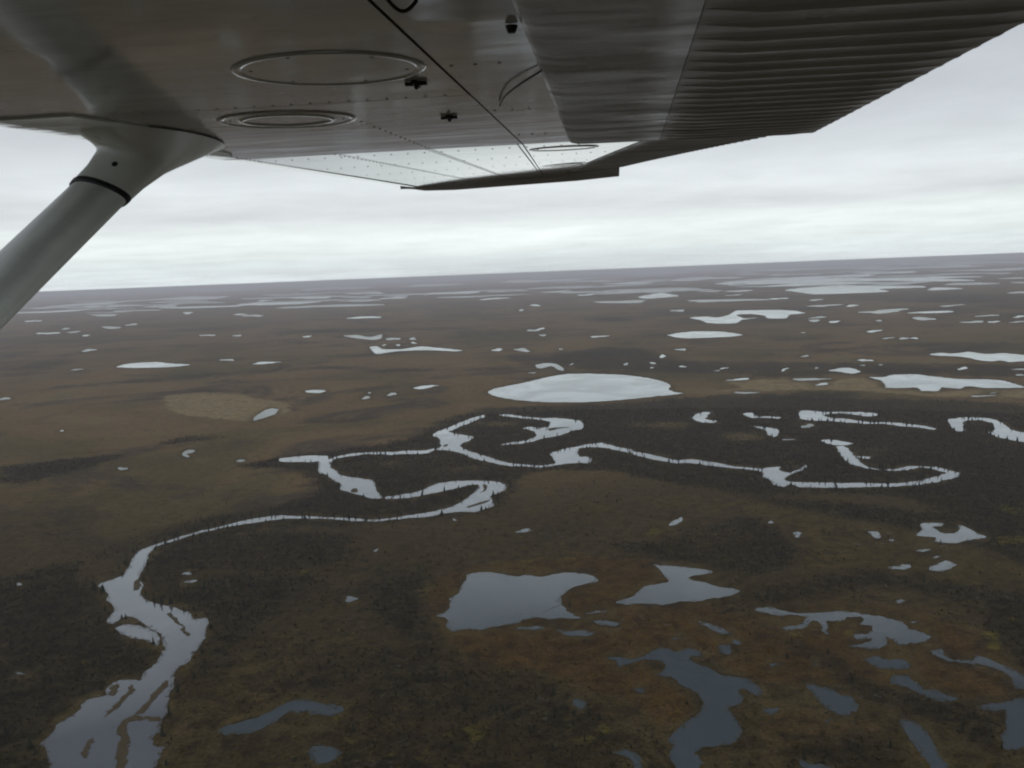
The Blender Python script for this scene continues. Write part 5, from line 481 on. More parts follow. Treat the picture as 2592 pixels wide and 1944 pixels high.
('clear', 1, [16.3,1766.2,20,1749.2,14.1,1730,-9.6,1724.4,-33.8,1741.6,-41.7,1751,-59.3,1741.7,-70.9,1746.2,-83.2,1754.4,-99.9,1769.5,-89.8,1782.8,-73.6,1792,-53.5,1793.7,-38.2,1809.8,-20.1,1800.8,-13.3,1789.7,-5,1785,12.3,1778.4]),
('clear', 1, [-168.6,1416.7,-175.4,1412,-178.5,1405.7,-187.4,1401.5,-198,1396.2,-210.1,1403.6,-212.2,1409.7,-222.1,1408.9,-233.8,1411.9,-243.1,1418.5,-249.7,1428.2,-245.3,1437.1,-222.1,1432.2,-208.7,1426.6,-201.6,1429.4,-190.9,1430.7,-183.4,1427.5,-173.8,1423.2]),
('clear', 1, [-51.8,1351.8,-53,1347.6,-47.3,1338.7,-59.5,1335.3,-73.2,1331.3,-92.4,1329.9,-105.9,1336.1,-104.6,1341.3,-108.6,1343.4,-123.4,1348.5,-135.9,1357.3,-131.8,1364.3,-119,1369.4,-99.1,1370.4,-81.7,1361.4,-69.9,1361.2,-50.8,1360,-50.2,1355.4]),
('clear', 1, [89.9,1208.1,84.1,1199.7,76.3,1192.1,66.6,1184.9,54.3,1176.5,39.2,1182.3,23,1181.5,-4.9,1182.2,-12.3,1195.9,-0.2,1207.2,17.2,1211.8,24.1,1217.3,31.2,1223.6,40.4,1231.6,59.4,1250.7,81.8,1244.4,91.6,1230.4,89.3,1217.8]),
('clear', 1, [-195.3,893.6,-180.2,885.4,-201.9,882.2,-246,886.8,-263.8,884.7,-284.8,884.8,-303.7,885.8,-324.9,887.5,-353.4,891.7,-354.1,895.9,-343.7,898.9,-359.5,908.7,-336.4,912,-300.3,909.3,-275.7,904.5,-256.4,904.9,-257.1,902.6,-231.3,900.5]),
('clear', 1, [594.6,1289.6,592.1,1285.2,587.1,1281.7,581.7,1279.5,576.9,1279.1,576.3,1283,576.5,1285.2,571.1,1284.2,569.5,1286.5,572.3,1289.7,574.4,1293.3,578,1297.4,583,1298.8,587,1298.7,592.5,1300.8,592.5,1297.3,591.3,1294.5,589.6,1292.4]),
('rust', 1, [-89.8,834.7,-63,888.7,-2.8,902,65.2,906.8,138.1,884.6,150.8,820.7,171.5,767.9,175.7,715.8,148.4,672.9,118.7,657.7,103.3,633.7,114.7,594.3,118.6,575.3,93.3,545,72.6,586,41.2,612.9,12.9,639.1,-32.6,651.4,-57.8,698.8,-77.9,748.6]),
('rust', 0.8, [130.1,751.5,185.1,738.1,208.2,673.4,235.6,640.4,234.8,599.6,216.6,588.6,198.1,602.8,170.4,605.1,144.4,626.1,137.2,680.2]),
('rust', 0.8, [195,748.5,264.8,760.9,339.1,729.5,366.4,674.2,365.1,614.6,337.2,566.5,288.8,570.5,243.9,598.8,237.7,646.1,208.2,673.4,199.4,707.6]),
('rust', 0.5, [151.1,581.9,197.4,566.4,236.8,541.2,230.9,493.2,179,513.5,138.1,532.3]),
('olive', 1, [304.9,1086.6,363.8,1046.5,430.6,1014.5,496.8,990.8,513.6,917.7,511,867,475.1,766.5,454.3,768.9,392.5,780.1,349.3,821.3,293.1,842.4,269.3,870.7,305.8,904.2,312.8,963.4,290,999.7]),
('olive', 0.8, [147.6,1137.3,223.2,1163.4,283.1,1116,398.5,1116.1,452.9,1080.4,408.8,1053,287.1,1046.6,182.8,1070.3]),
('olive', 0.8, [496.3,1128.7,556.4,1064.3,597.5,1016.5,565.3,960.9,525.1,1003.7,473.8,1077.2]),
('olive', 0.6, [-251.1,776.7,-160.4,813.3,-124.5,694.4,-173.9,618.1,-210.9,556,-231.5,588.5]),
('olive', 0.7, [54.3,1124.3,151.7,1136.6,128.8,972.2,68.6,1008.7]),
('olive', 0.45, [-1027.6,1749.4,-907.3,1834.2,-638,1574.5,-409.2,1402.4,-455.1,1253.1,-535,1109.8,-577.3,957.1]),
('tan', 0.9, [531.6,2307.2,625.2,2272.4,732.8,2248.3,779.9,2188,898.5,2262.7,893.6,2140.4,861.3,2032.6,908.1,1980.9,960.9,1965,1029.3,1981.2,1136.3,1948.5,1093.7,1818.3,905.7,1891,799.8,2013.4,697.8,2076.1,572.6,2081.7,409.8,2073,541,2123.9,573.7,2182.3]),
('tan', 1, [-963.5,2438.1,-918.2,2491.2,-839.7,2483,-747.6,2411.5,-678.1,2304.8,-594,2232.6,-541.1,2127.5,-520.3,2025.4,-550.5,1969,-590.8,1942.1,-703.7,2006.6,-792.3,2080.8,-863.5,2213]),
('tan', 0.8, [2265.1,5091,2216.1,5048,2180.1,4855,2098.2,4717,2029.3,4712,1983.3,4750,1982.3,4843,2048.2,4954,2054.2,4980,1998.4,5070,2030.7,5207,2102.1,5291,2171.9,5338,2238.3,5374,2298.9,5384,2299.5,5295,2308.6,5239,2302,5167]),
('tan', 0.8, [-716.4,3079,-709.5,3057,-735.5,3065,-744.9,3066,-746.3,3050,-754.3,3036,-766.9,3041,-790,3042,-800.1,3064,-786.6,3080,-775.2,3085,-776.2,3098,-777.6,3118,-766.4,3119,-756.3,3126,-742.1,3125,-729.9,3112,-721.2,3097]),
('tan', 0.8, [565.2,1614,575.9,1597.4,575.2,1575.3,558.2,1567.8,541.4,1578.1,532.6,1586.9,523.2,1587.3,520.8,1594.7,512.3,1600,497.3,1612.7,503.6,1626.7,518.8,1632.1,526.8,1648.1,542.2,1661.4,555.2,1647.1,564.6,1639.9,565,1628.6,569.6,1621.8]),
('tan', 0.8, [594.3,1359.9,582.4,1341.9,569.4,1333.5,559.7,1324.2,548.5,1309.6,543.9,1327.8,537.7,1330.7,526.5,1330.9,513.5,1340.4,516.3,1363,524.6,1385.1,540,1394.2,552.5,1386.3,559.2,1387.2,568.6,1397.9,591.2,1420.7,591.8,1398.4,589.9,1379.2]),
('tan', 0.8, [430.2,1296.2,426,1290.9,423.1,1282.6,417,1277.9,409.6,1270.9,404,1272.5,403.1,1279.3,393.8,1278.4,394.4,1287.1,402.5,1295.4,410.4,1298.2,411.8,1306.6,417.1,1313.3,424.2,1319.2,434.7,1326.8,440.4,1322.3,435.9,1309.9,427.3,1300.9]),
('tan', 0.8, [-63.1,1553.6,-71.8,1546.3,-77.5,1544.4,-79.7,1537.5,-83.3,1529.2,-88.7,1524.4,-97.5,1518.6,-99.9,1531.7,-99.3,1544.1,-97.1,1554,-100.5,1567.5,-93.2,1572,-87.6,1572.3,-83.9,1580.6,-78.8,1582.8,-74,1579.9,-66.9,1577.9,-57.7,1569.7]),
('tan', 0.8, [-377.2,773.7,-368.4,768.2,-366.1,779.7,-361.2,785.4,-347.2,774,-331.9,758.6,-316.8,742.9,-308,731.3,-301.1,712.1,-306.5,718.7,-312.5,731.8,-323.2,745.7,-340.6,762.2,-357.7,768.5,-362,759.8]),
('tan', 0.8, [-325.9,624.1,-322.2,640,-316.1,648.9,-313.7,645.6,-314.4,628.9,-323.4,620.5]),
('tan', 0.8, [373.8,1199.7,399.1,1196.3,423.9,1191.9,447.8,1185.9,472.7,1187,495.4,1182.7,518.5,1179.7,541.8,1177.8,592.5,1201.8,590.8,1198,538.2,1169.2,514.8,1171.1,491,1172,466.6,1171.5,444.3,1176.4,420.1,1181.4,396.3,1188,372.6,1195.8]),
('moss', 0.9, [-66.6,892.7,-36.9,904.5,-19.8,904.8,-3,904.5,14,909.1,31.3,913.6,57.1,912.8,78.2,908.4,98.7,901.8,122,888.1,121.5,885.2,97.4,893,77,897.5,56.5,904,31.1,901.1,14.2,896.5,-2.8,892.2,-19.6,893.5,-36.3,895.2,-66.4,890.6]),
('moss', 0.9, [-86.6,826.1,-88.6,822.5,-89.2,817.4,-90.2,806.4,-92.3,802.6,-95,798.4,-97.4,799.4,-96.5,811.2,-93.8,821.5,-93.4,825.6,-94.5,833.1,-92.8,839.1,-91,845.2,-88.8,850.2,-86.8,850.1,-85.2,847.1,-83.6,843.2,-83.1,835.4]),
('moss', 0.9, [-21.6,554.5,-22.1,550.4,-24.8,548.7,-28.5,549.6,-29.3,548,-30.5,545.5,-33.5,542.8,-37.6,546,-39.7,550.8,-42.4,554.8,-42.2,558.4,-41.1,560.9,-40.6,563.8,-38.5,565.3,-35.4,564.5,-32.5,562.4,-28.9,562.2,-23.2,560]),
('moss', 0.9, [56.7,554.4,58.5,550.8,56.2,548.5,53.5,548.7,51.8,547.8,50.4,549.2,49.9,551,48.5,551.2,46.3,551.9,46.3,554.5,48,556.4,48.3,559.1,49.8,561.6,51.9,561.1,53.3,559.6,54.5,559.1,54.5,557.1,55.1,556]),
('moss', 0.9, [16.5,631.4,15,629.1,10.7,628.5,8.2,627.7,5.6,626.3,2.7,626,2.2,628.1,0.6,628.7,-4.8,629.2,-5.4,631.8,-2.9,634.4,1.2,635.7,4.7,635.9,7.2,635,8.7,634.7,13.3,636.7,17.3,636.2,18.5,633.9]),
('moss', 0.9, [28.5,602.2,25.8,601.9,27.7,600.3,28.2,598.2,25.7,597.1,22.4,598.3,19.9,598.9,18.1,599.8,18.8,601.1,17.5,601.9,15.4,603.4,17.4,604.2,19.8,604.3,21.1,605.4,23.8,606.7,26.7,605.8,28.8,604.5,29,603.2]),
('moss', 0.9, [-47.9,552.9,-48.5,552.3,-49.1,552.4,-48.7,551.5,-48.7,550.6,-49.2,550.5,-49.9,550.7,-50.5,551.4,-51,552.1,-51,552.9,-51.4,553.6,-51.7,554.5,-50.9,554.3,-50.3,554,-50.2,554.6,-49.7,555.4,-48.9,554.9,-48.5,553.8]),
('moss', 0.9, [65.6,536.3,67.3,533.5,59.4,532.3,50.6,533,45.5,533.9,40.3,532.1,35.2,532.5,33.2,533.8,28.4,534.9,26.1,536.8,27.8,538.8,32.1,540.5,38.3,541.5,44.9,541.3,48.2,539.3,50,538.8,56.7,539.3,63.5,538.3]),
('moss', 0.9, [706.7,1428.3,705,1425.5,703.2,1420.4,698.4,1418,694.7,1419.2,692.8,1421,690.4,1421.5,689.3,1423.2,689.8,1425.5,691.2,1427.9,692.5,1430.7,695.2,1433.4,698.7,1436.7,703.7,1440,707.1,1438.7,707.1,1435.1,703.4,1431.3,705.5,1430.6]),
('moss', 0.9, [667.7,1167.7,666.1,1164,663.2,1160.4,659.3,1156.1,653.3,1154.4,648,1155.6,643.4,1157.2,640.4,1160.1,641.4,1163.9,646.7,1166.3,645,1169.5,644.7,1175,648.8,1179.6,655.3,1183.9,662.2,1182.9,664.7,1177.5,662.4,1172.5,664.7,1170.8]),
('moss', 0.9, [601.1,1022.5,598.2,1015.2,590.4,1009.1,581.7,1005.7,573.8,1004.1,570.6,1008.1,566.6,1009.6,562,1011.7,566.5,1017.6,571,1021.9,573.6,1026.6,577,1035.2,585.5,1039.8,595.7,1045.6,602.7,1043.8,600.4,1035.4,594.1,1028.6,595.4,1026.7]),
('moss', 0.9, [700.9,1505.8,692.3,1504.2,685.8,1504.2,683.1,1500.7,678.3,1498.8,670.1,1494.3,661,1494.3,657,1498.3,662.9,1502.7,662.2,1506,663.4,1510.1,670.5,1511.1,675.2,1513.6,680.8,1515.2,687,1516.2,691.3,1514.7,699.1,1513.9,708.1,1510.1]),
('moss', 0.9, [708.8,1370.1,710.8,1362.9,706,1356.1,696.7,1354.9,688.9,1354.2,683.8,1357.5,683.3,1362.2,682.2,1363.9,668.9,1364.4,664.5,1371,668.3,1378.3,679.5,1379.5,685.8,1384.8,693.4,1383.1,697.3,1379.2,705.8,1382.1,712.1,1379.9,709.4,1374.5]),
('moss', 0.9, [703.2,1315.2,705.9,1312.2,706.9,1306.8,701.5,1302.6,693.7,1303.6,688,1304.9,684.2,1306.6,682.1,1308.6,682.6,1310.7,680.5,1313.2,683.5,1315.5,687.8,1317.2,691.8,1319.5,697.8,1324.1,706.8,1325.7,710.2,1321.8,709.8,1318.5,709,1316.2]),
('moss', 0.9, [249.8,1239.4,247.2,1237.7,244.4,1236.6,242.4,1234.5,239,1233.4,236.1,1235.3,231.8,1234.1,226.7,1234.7,223.8,1237.1,223,1240,228,1241.5,231.5,1242.5,236,1241.1,237.6,1242.6,241.7,1247,247.9,1247.2,248.9,1243.9,251.9,1241.7]),
('moss', 0.9, [292.6,1234.6,289.9,1231.6,285.7,1229.3,280.6,1228.2,275.9,1225.5,270.5,1226.3,269.1,1229.8,267.9,1231.2,266.9,1232.6,263.8,1234.7,260.7,1238.9,260.1,1245,268.3,1245.4,275,1243.5,278.5,1240.7,282.5,1241,285.7,1239.9,288.6,1238]),
('moss', 0.9, [593.7,998.7,589.4,994.5,585.4,993.4,582.9,989.2,579.4,986,578.2,989.6,576.9,991.3,573.3,991,572.2,994.4,571.7,999.5,573.8,1006,578.7,1009.5,582.6,1006,584.4,1005.2,587.9,1009.3,592,1011.1,593.4,1008.1,594.2,1004]),
('moss', 0.9, [-326.3,678.4,-324.2,676.7,-322.7,674.6,-323.3,673.4,-323.8,671.8,-327.2,673.5,-329.8,676.2,-331,676.4,-333.3,676.9,-335.6,678.4,-338,680.6,-339.2,682.9,-336.8,683.1,-334.3,682.4,-332.5,682,-331.1,682.2,-329.1,681.2,-328.1,679.6]),
('moss', 0.9, [-212.7,888.9,-212.2,886.6,-211.4,882.9,-215.1,881.2,-218.9,878.3,-224.8,877.7,-227.6,881.9,-225.4,885.7,-229.6,886.2,-233.2,888.3,-234.6,891.6,-232.3,894.3,-229.2,897.1,-224.2,898.3,-219.7,894.8,-215.5,895.1,-209.7,894.4,-212.6,890.9]),
('moss', 0.9, [-273.8,993.4,-272.4,990.2,-272.4,985.7,-274.5,982.3,-277.5,984.3,-279.5,985,-281.3,986,-281.9,988.5,-282.3,990.7,-283.1,993,-283,996,-281.3,997.9,-280.4,1001.8,-278.1,1006.3,-275.5,1003.3,-274.6,999.4,-274.4,996.9,-274.6,995]),
('moss', 0.9, [-333.6,909.5,-335.7,907.8,-337.7,906.3,-340,904.6,-343.2,902.5,-347.4,904,-351,904.5,-358.4,904.4,-362.2,906.9,-357.8,909.4,-353.8,910.5,-351.4,911.5,-349.9,912.9,-347.3,913.9,-342.8,917.9,-336,917.6,-334.3,914.1,-333.4,911.7]),
('moss', 0.9, [-206.7,1010,-206.1,1007.2,-208.6,1007.2,-210.1,1007.4,-209.6,1005.2,-209.9,1003.1,-211.9,1003.5,-213.8,1005.9,-216.3,1007.5,-217.4,1010.3,-217.5,1012.3,-217.8,1014.3,-218.3,1016.8,-215.7,1015.2,-214,1013.9,-213.1,1014.8,-211.1,1015.2,-208.4,1013.2]),
('moss', 0.9, [-351.4,686.4,-353.2,685.5,-352.7,684.3,-353.4,683.6,-352.9,681.6,-354.7,680.8,-357.8,680.5,-360.8,683.1,-362.6,684.9,-364.4,686.4,-366.8,688.3,-364.1,688.7,-362.4,688.8,-362.4,690.1,-360.9,690.5,-358.7,690.7,-354.8,690.9,-351.3,688.6]),
('moss', 0.9, [-215.6,643.9,-215,642.9,-214.6,641.4,-215.7,641,-217.3,641.7,-218.2,642.5,-218.8,642.4,-219.8,642.4,-221,643,-222.4,644.1,-223,645.5,-221.2,645.8,-219.8,645.6,-219.4,646.2,-218.7,646.7,-217.8,645.8,-217.1,645.3,-215.8,644.9]),
('moss', 0.9, [-202.2,639.4,-202.2,638.5,-203,638.1,-203.8,637.9,-204,636,-205.3,635.5,-206.3,636.8,-206.9,637.7,-207,638.6,-206.1,639.3,-206.7,640,-207.4,641.4,-206.9,642.5,-205.6,642.7,-204.5,641.9,-203.5,641.8,-202.9,641,-202.6,640.2]),
('moss', 0.9, [545.2,904.4,540,896.3,528.9,893.1,520.7,892.1,513.5,889.6,511.6,894.5,505.6,893.4,489.8,890.2,485.9,896.8,493.3,905.7,504.7,911.3,513.4,914.3,520.4,917.1,525.7,916.3,534.9,921.5,545.1,923.3,543.5,916.3,541.5,910.7]),
('moss', 0.9, [376.6,664.3,371.3,660.8,368.8,655.5,364.2,646.4,358.5,639.2,355.7,640.2,351,638.8,354.8,649.2,363.6,660.5,364.7,663.9,365.7,669.9,369.5,678.6,374.1,683.4,379.4,689.2,384.2,691.9,381.3,681.8,379.2,675.2,379.9,671.4]),
('moss', 0.9, [-273.5,995.4,-276.8,994.5,-277.8,993.8,-278.3,992.5,-279.2,990.2,-280.9,989.5,-283.2,989,-284.5,990.9,-284.2,993.5,-283.5,995.5,-283.1,997.3,-282.5,999,-280.7,998.8,-279.8,1000.4,-278.2,1001.3,-276.8,1000.6,-275.4,999.5,-272.7,998.3]),
('moss', 0.9, [-208.7,1009.6,-207.1,1007.1,-208.5,1006,-210.1,1006,-210.6,1004.7,-211.8,1004.1,-213.3,1006.1,-214.6,1006.7,-215.4,1008.2,-216,1009.6,-217.1,1011.4,-218.9,1014.6,-218.5,1016.8,-215.5,1015,-213.8,1013.3,-212.7,1012.9,-211.7,1012.1,-210.8,1011.1]),
('moss', 0.9, [80.7,1105.3,108.5,1087.8,144.8,1087.3,144.1,1081.5,107,1075.1,80.1,1100]),
('moss', 0.9, [181.3,981.5,171.6,978.9,165.4,978.1,162.1,976.6,159.2,973.4,154.2,971.2,143.8,966.5,135.6,970.4,137.8,977.5,144,981.5,144.9,984.7,144.2,989.9,149.4,991.7,154.4,994,161.4,998.2,166.4,993.4,171.3,990.7,181.7,987.7]),
('moss', 0.9, [441.4,1309.8,442.2,1304.4,433.9,1302.9,425.5,1304.2,420.9,1303.1,415,1299.7,408.5,1300.7,407.9,1304.6,403.1,1306.8,393.8,1311.5,395.6,1316.4,400.6,1320.5,408.1,1322.6,417.2,1318.2,420.5,1313.9,426.3,1317.3,437.6,1318.3,441.2,1314.2]),
]}

# ------------------------------------------------------------------ materials
def new_mat(name):
    m = bpy.data.materials.new(name); m.use_nodes = True
    t = m.node_tree
    b = t.nodes['Principled BSDF']
    return m, t, b
def noise_tex(t, coord, scale, detail=4.0, rough=.55, dist=0.0):
    n = N(t, 'ShaderNodeTexNoise', inp={'Scale': scale, 'Detail': detail, 'Roughness': rough, 'Distortion': dist})
    t.links.new(coord, n.inputs['Vector']); return n.outputs[0]

def ground_material():
    m, t, b = new_mat('tundra')
    pos = N(t, 'ShaderNodeNewGeometry').outputs['Position']
    huge = noise_tex(t, pos, .00035, 3, .6, .5)
    big = noise_tex(t, pos, .0013, 4, .6, .6)
    mid = noise_tex(t, pos, .008, 4, .62, .5)
    mid2 = noise_tex(t, pos, .026, 4, .65, .6)
    fine = noise_tex(t, pos, .075, 4, .68, .3)
    tiny = noise_tex(t, pos, .4, 2, .65)
    def con(v, lo=.36, hi=.64):
        n = N(t, 'ShaderNodeMapRange'); t.links.new(v, n.inputs[0]); n.inputs[1].default_value = lo; n.inputs[2].default_value = hi
        return n.outputs[0]
    fc, mc = con(fine), con(mid2, .40, .60)
    veg = con(math_node(t, 'ADD', math_node(t, 'MULTIPLY', fine, .6), math_node(t, 'MULTIPLY', mid2, .4)), .40, .60)
    def attr(n):
        a = N(t, 'ShaderNodeAttribute', attribute_name=n); return a.outputs['Fac']
    def soft(name, lo, hi, amp=.8, amp2=.5):
        v = math_node(t, 'ADD', attr(name), math_node(t, 'MULTIPLY', math_node(t, 'SUBTRACT', mid2, .5), amp))
        v = math_node(t, 'ADD', v, math_node(t, 'MULTIPLY', math_node(t, 'SUBTRACT', mid, .5), amp * .6))
        v = math_node(t, 'ADD', v, math_node(t, 'MULTIPLY', math_node(t, 'SUBTRACT', fine, .5), amp2))
        n = N(t, 'ShaderNodeMapRange', interpolation_type='SMOOTHSTEP'); t.links.new(v, n.inputs[0])
        n.inputs[1].default_value = lo; n.inputs[2].default_value = hi
        return n.outputs[0]
    base = ramp(t, [(.36, (.052, .042, .016)), (.45, (.092, .070, .026)), (.52, (.136, .090, .038)), (.58, (.150, .106, .046)), (.66, (.108, .092, .036))])
    t.links.new(math_node(t, 'ADD', math_node(t, 'MULTIPLY', big, .60), math_node(t, 'ADD', math_node(t, 'MULTIPLY', mid, .20), math_node(t, 'MULTIPLY', huge, .20))), base.inputs[0])
    c = base.outputs[0]
    # birch thickets and wet hollows scattered over the plain
    th = noise_tex(t, pos, .0026, 4, .62, 1.2)
    tm = ramp(t, [(.53, 0), (.60, 1)]); t.links.new(th, tm.inputs[0])
    c = mix_col(t, math_node(t, 'MULTIPLY', tm.outputs[0], .68), c, (.028, .023, .018))
    # lichen and dry sedge flecks
    fl = ramp(t, [(.53, 0), (.66, 1)]); t.links.new(fine, fl.inputs[0])
    c = mix_col(t, math_node(t, 'MULTIPLY', fl.outputs[0], .45), c, (.135, .105, .070))
    dk = ramp(t, [(.36, 1), (.47, 0)]); t.links.new(fine, dk.inputs[0])
    c = mix_col(t, math_node(t, 'MULTIPLY', dk.outputs[0], .55), c, (.032, .024, .015))
    c = mix_col(t, math_node(t, 'MULTIPLY', soft('near', .1, .9), .80), c, mix_col(t, veg, (.011, .009, .004), (.052, .038, .015)))
    c = mix_col(t, math_node(t, 'MULTIPLY', soft('olive', .30, .85), .85), c, mix_col(t, veg, (.026, .021, .008), (.086, .060, .019)))
    c = mix_col(t, math_node(t, 'MULTIPLY', soft('rust', .30, .85), .68), c, mix_col(t, veg, (.034, .019, .006), (.086, .047, .013)))
    c = mix_col(t, soft('tan', .22, .62), c, mix_col(t, veg, (.13, .098, .046), (.26, .20, .10)))
    c = mix_col(t, math_node(t, 'MULTIPLY', soft('dark', .26, .78, 2.1, 1.0), .84), c, mix_col(t, veg, (.004, .0045, .0025), (.044, .034, .016)))
    # sedge fringe along the shores, pale lichen and mustard moss specks on the near ground
    c = mix_col(t, math_node(t, 'MULTIPLY', soft('shore', .25, .75, .5, .5), .55), c, mix_col(t, mc, (.030, .024, .012), (.080, .060, .024)))
    sp = noise_tex(t, pos, .11, 3, .6, .8)
    gate = con(mid, .5, .62)
    m1 = math_node(t, 'MULTIPLY', con(sp, .60, .68), math_node(t, 'MULTIPLY', gate, attr('near')))
    c = mix_col(t, math_node(t, 'MULTIPLY', m1, .55), c, (.115, .105, .085))
    m2 = math_node(t, 'MULTIPLY', con(sp, .40, .33), math_node(t, 'MULTIPLY', con(big, .5, .56), attr('near')))
    c = mix_col(t, math_node(t, 'MULTIPLY', m2, .7), c, (.095, .078, .016))
    c = mix_col(t, math_node(t, 'MULTIPLY', soft('moss', .28, .62, .7, .9), .9), c, mix_col(t, fc, (.046, .040, .010), (.110, .090, .018)))
    tn = ramp(t, [(.3, .62), (.7, 1.38)]); t.links.new(tiny, tn.inputs[0])
    c = mix_col(t, 1.0, c, tn.outputs[0], 'MULTIPLY')
    t.links.new(c, b.inputs['Base Color'])
    b.inputs['Roughness'].default_value = .95
    b.inputs['Specular IOR Level'].default_value = .05
    bm = N(t, 'ShaderNodeBump', inp={'Strength': .9, 'Distance': 1.4})
    t.links.new(math_node(t, 'ADD', fine, math_node(t, 'MULTIPLY', tiny, .4)), bm.inputs['Height'])
    t.links.new(bm.outputs[0], b.inputs['Normal'])
    return m

def water_material(name, body, start, gain=.95):
    m, t, b = new_mat(name)
    pos = N(t, 'ShaderNodeNewGeometry').outputs['Position']
    t.nodes.remove(b)
    w1 = noise_tex(t, pos, .010, 4, .6)
    rp = noise_tex(t, pos, .7, 3, .6)
    bm = N(t, 'ShaderNodeBump', inp={'Strength': .10, 'Distance': .22})
    t.links.new(rp, bm.inputs['Height'])
    deep = N(t, 'ShaderNodeBsdfDiffuse'); deep.inputs['Color'].default_value = (*body, 1)
    gl = N(t, 'ShaderNodeBsdfGlossy'); gl.inputs['Color'].default_value = (.95, 1.0, .99, 1)
    rr = ramp(t, [(.38, .03), (.62, .12)]); t.links.new(w1, rr.inputs[0]); t.links.new(rr.outputs[0], gl.inputs['Roughness'])
    t.links.new(bm.outputs[0], gl.inputs['Normal'])
    lw = N(t, 'ShaderNodeLayerWeight'); lw.inputs['Blend'].default_value = .5
    f0 = math_node(t, 'MAXIMUM', math_node(t, 'MULTIPLY', math_node(t, 'SUBTRACT', lw.outputs['Facing'], start), 1 / (1 - start)), 0.0)
    fac = math_node(t, 'ADD', math_node(t, 'MULTIPLY', math_node(t, 'POWER', f0, .82), gain), .035)
    wp = ramp(t, [(.40, .86), (.60, 1.04)]); t.links.new(noise_tex(t, pos, .0055, 3, .6, .8), wp.inputs[0])
    fac = math_node(t, 'MULTIPLY', fac, wp.outputs[0])
    mx = N(t, 'ShaderNodeMixShader'); t.links.new(fac, mx.inputs[0]); t.links.new(deep.outputs[0], mx.inputs[1]); t.links.new(gl.outputs[0], mx.inputs[2])
    out = [n for n in t.nodes if n.type == 'OUTPUT_MATERIAL'][0]
    t.links.new(mx.outputs[0], out.inputs['Surface'])
    return m

def plain(name, col, rough=.6, spec=.5, vary=0.0, scale=1.0, metallic=0.0):
    m, t, b = new_mat(name)
    if vary:
        pos = N(t, 'ShaderNodeTexCoord').outputs['Object']
        n = noise_tex(t, pos, scale, 4, .6)
        c = mix_col(t, n, tuple(v * (1 - vary) for v in col), tuple(v * (1 + vary) for v in col))
        t.links.new(c, b.inputs['Base Color'])
    else:
        b.inputs['Base Color'].default_value = (*col, 1)
    b.inputs['Roughness'].default_value = rough
    b.inputs['Specular IOR Level'].default_value = spec
    b.inputs['Metallic'].default_value = metallic
    return m

def paint_material(name, col, rough, dents, dirt):
    m, t, b = new_mat(name)
    oc = N(t, 'ShaderNodeTexCoord').outputs['Object']
    mp = N(t, 'ShaderNodeMapping'); mp.inputs['Scale'].default_value = (1.0, 3.0, 1.0); t.links.new(oc, mp.inputs[0])
    streak = noise_tex(t, mp.outputs[0], 3.2, 5, .62, .4)
    spots = noise_tex(t, oc, 42, 3, .6)
    dm = ramp(t, [(.42, 0), (.72, 1)]); t.links.new(streak, dm.inputs[0])
    sp = ramp(t, [(.68, 0), (.76, 1)]); t.links.new(spots, sp.inputs[0])
    c = mix_col(t, math_node(t, 'MULTIPLY', dm.outputs[0], dirt), col, tuple(v * .45 for v in col))
    c = mix_col(t, math_node(t, 'MULTIPLY', sp.outputs[0], dirt * .8), c, (.08, .07, .055))
    t.links.new(c, b.inputs['Base Color'])
    rr = ramp(t, [(.3, rough), (.75, rough * 2.2)]); t.links.new(streak, rr.inputs[0])
    t.links.new(rr.outputs[0], b.inputs['Roughness'])
    b.inputs['IOR'].default_value = 1.55
    d1 = noise_tex(t, mp.outputs[0], 2.2, 2, .5)
    d2 = noise_tex(t, oc, 9, 2, .5)
    bm = N(t, 'ShaderNodeBump', inp={'Strength': 1.0, 'Distance': dents})
    t.links.new(math_node(t, 'ADD', d1, math_node(t, 'MULTIPLY', d2, .06)), bm.inputs['Height'])
    t.links.new(bm.outputs[0], b.inputs['Normal'])
    return m

MAT = {
    'ground': ground_material(), 'water': water_material('lake_water', (.040, .053, .059), .60), 'marsh': water_material('marsh_water', (.050, .048, .034), .55, .60), 'silt': water_material('river_water', (.098, .106, .118), .58),
    'mud': plain('sandbar_mud', (.060, .046, .022), .9, .2, .35, .25),
    'spruce': plain('spruce_needles', (.016, .019, .010), .9, .15, .45, .05),
    'trunk': plain('spruce_bark', (.045, .036, .028), .9, .2, .2, .5),
    'sedge': plain('sedge_tufts', (.066, .048, .019), .95, .1, .45, .04),
    'shrub': plain('willow_twigs', (.034, .025, .014), .95, .1, .45, .02),
    'paint': paint_material('wing_paint', (.43, .42, .385), .06, .0013, .7),
    'nose': paint_material('leading_edge_paint', (.50, .50, .47), .06, .005, .4),
    'outer': paint_material('outer_wing_paint', (.66, .66, .63), .035, .00022, .2),
    'flap': paint_material('flap_paint', (.32, .305, .28), .26, .006, .5),
    'bead': paint_material('aileron_paint', (.30, .285, .265), .24, .0005, .5),
    'strutpaint': paint_material('strut_paint', (.84, .88, .84), .20, .0012, .25),
    'seam': plain('seam_shadow', (.02, .02, .018), .8, .2),
    'rubber': plain('black_rubber', (.012, .013, .015), .45, .4),
    'metal': plain('rivet_metal', (.34, .33, .30), .3, .5),
    'cable': plain('black_cable', (.015, .014, .013), .5, .4),
}

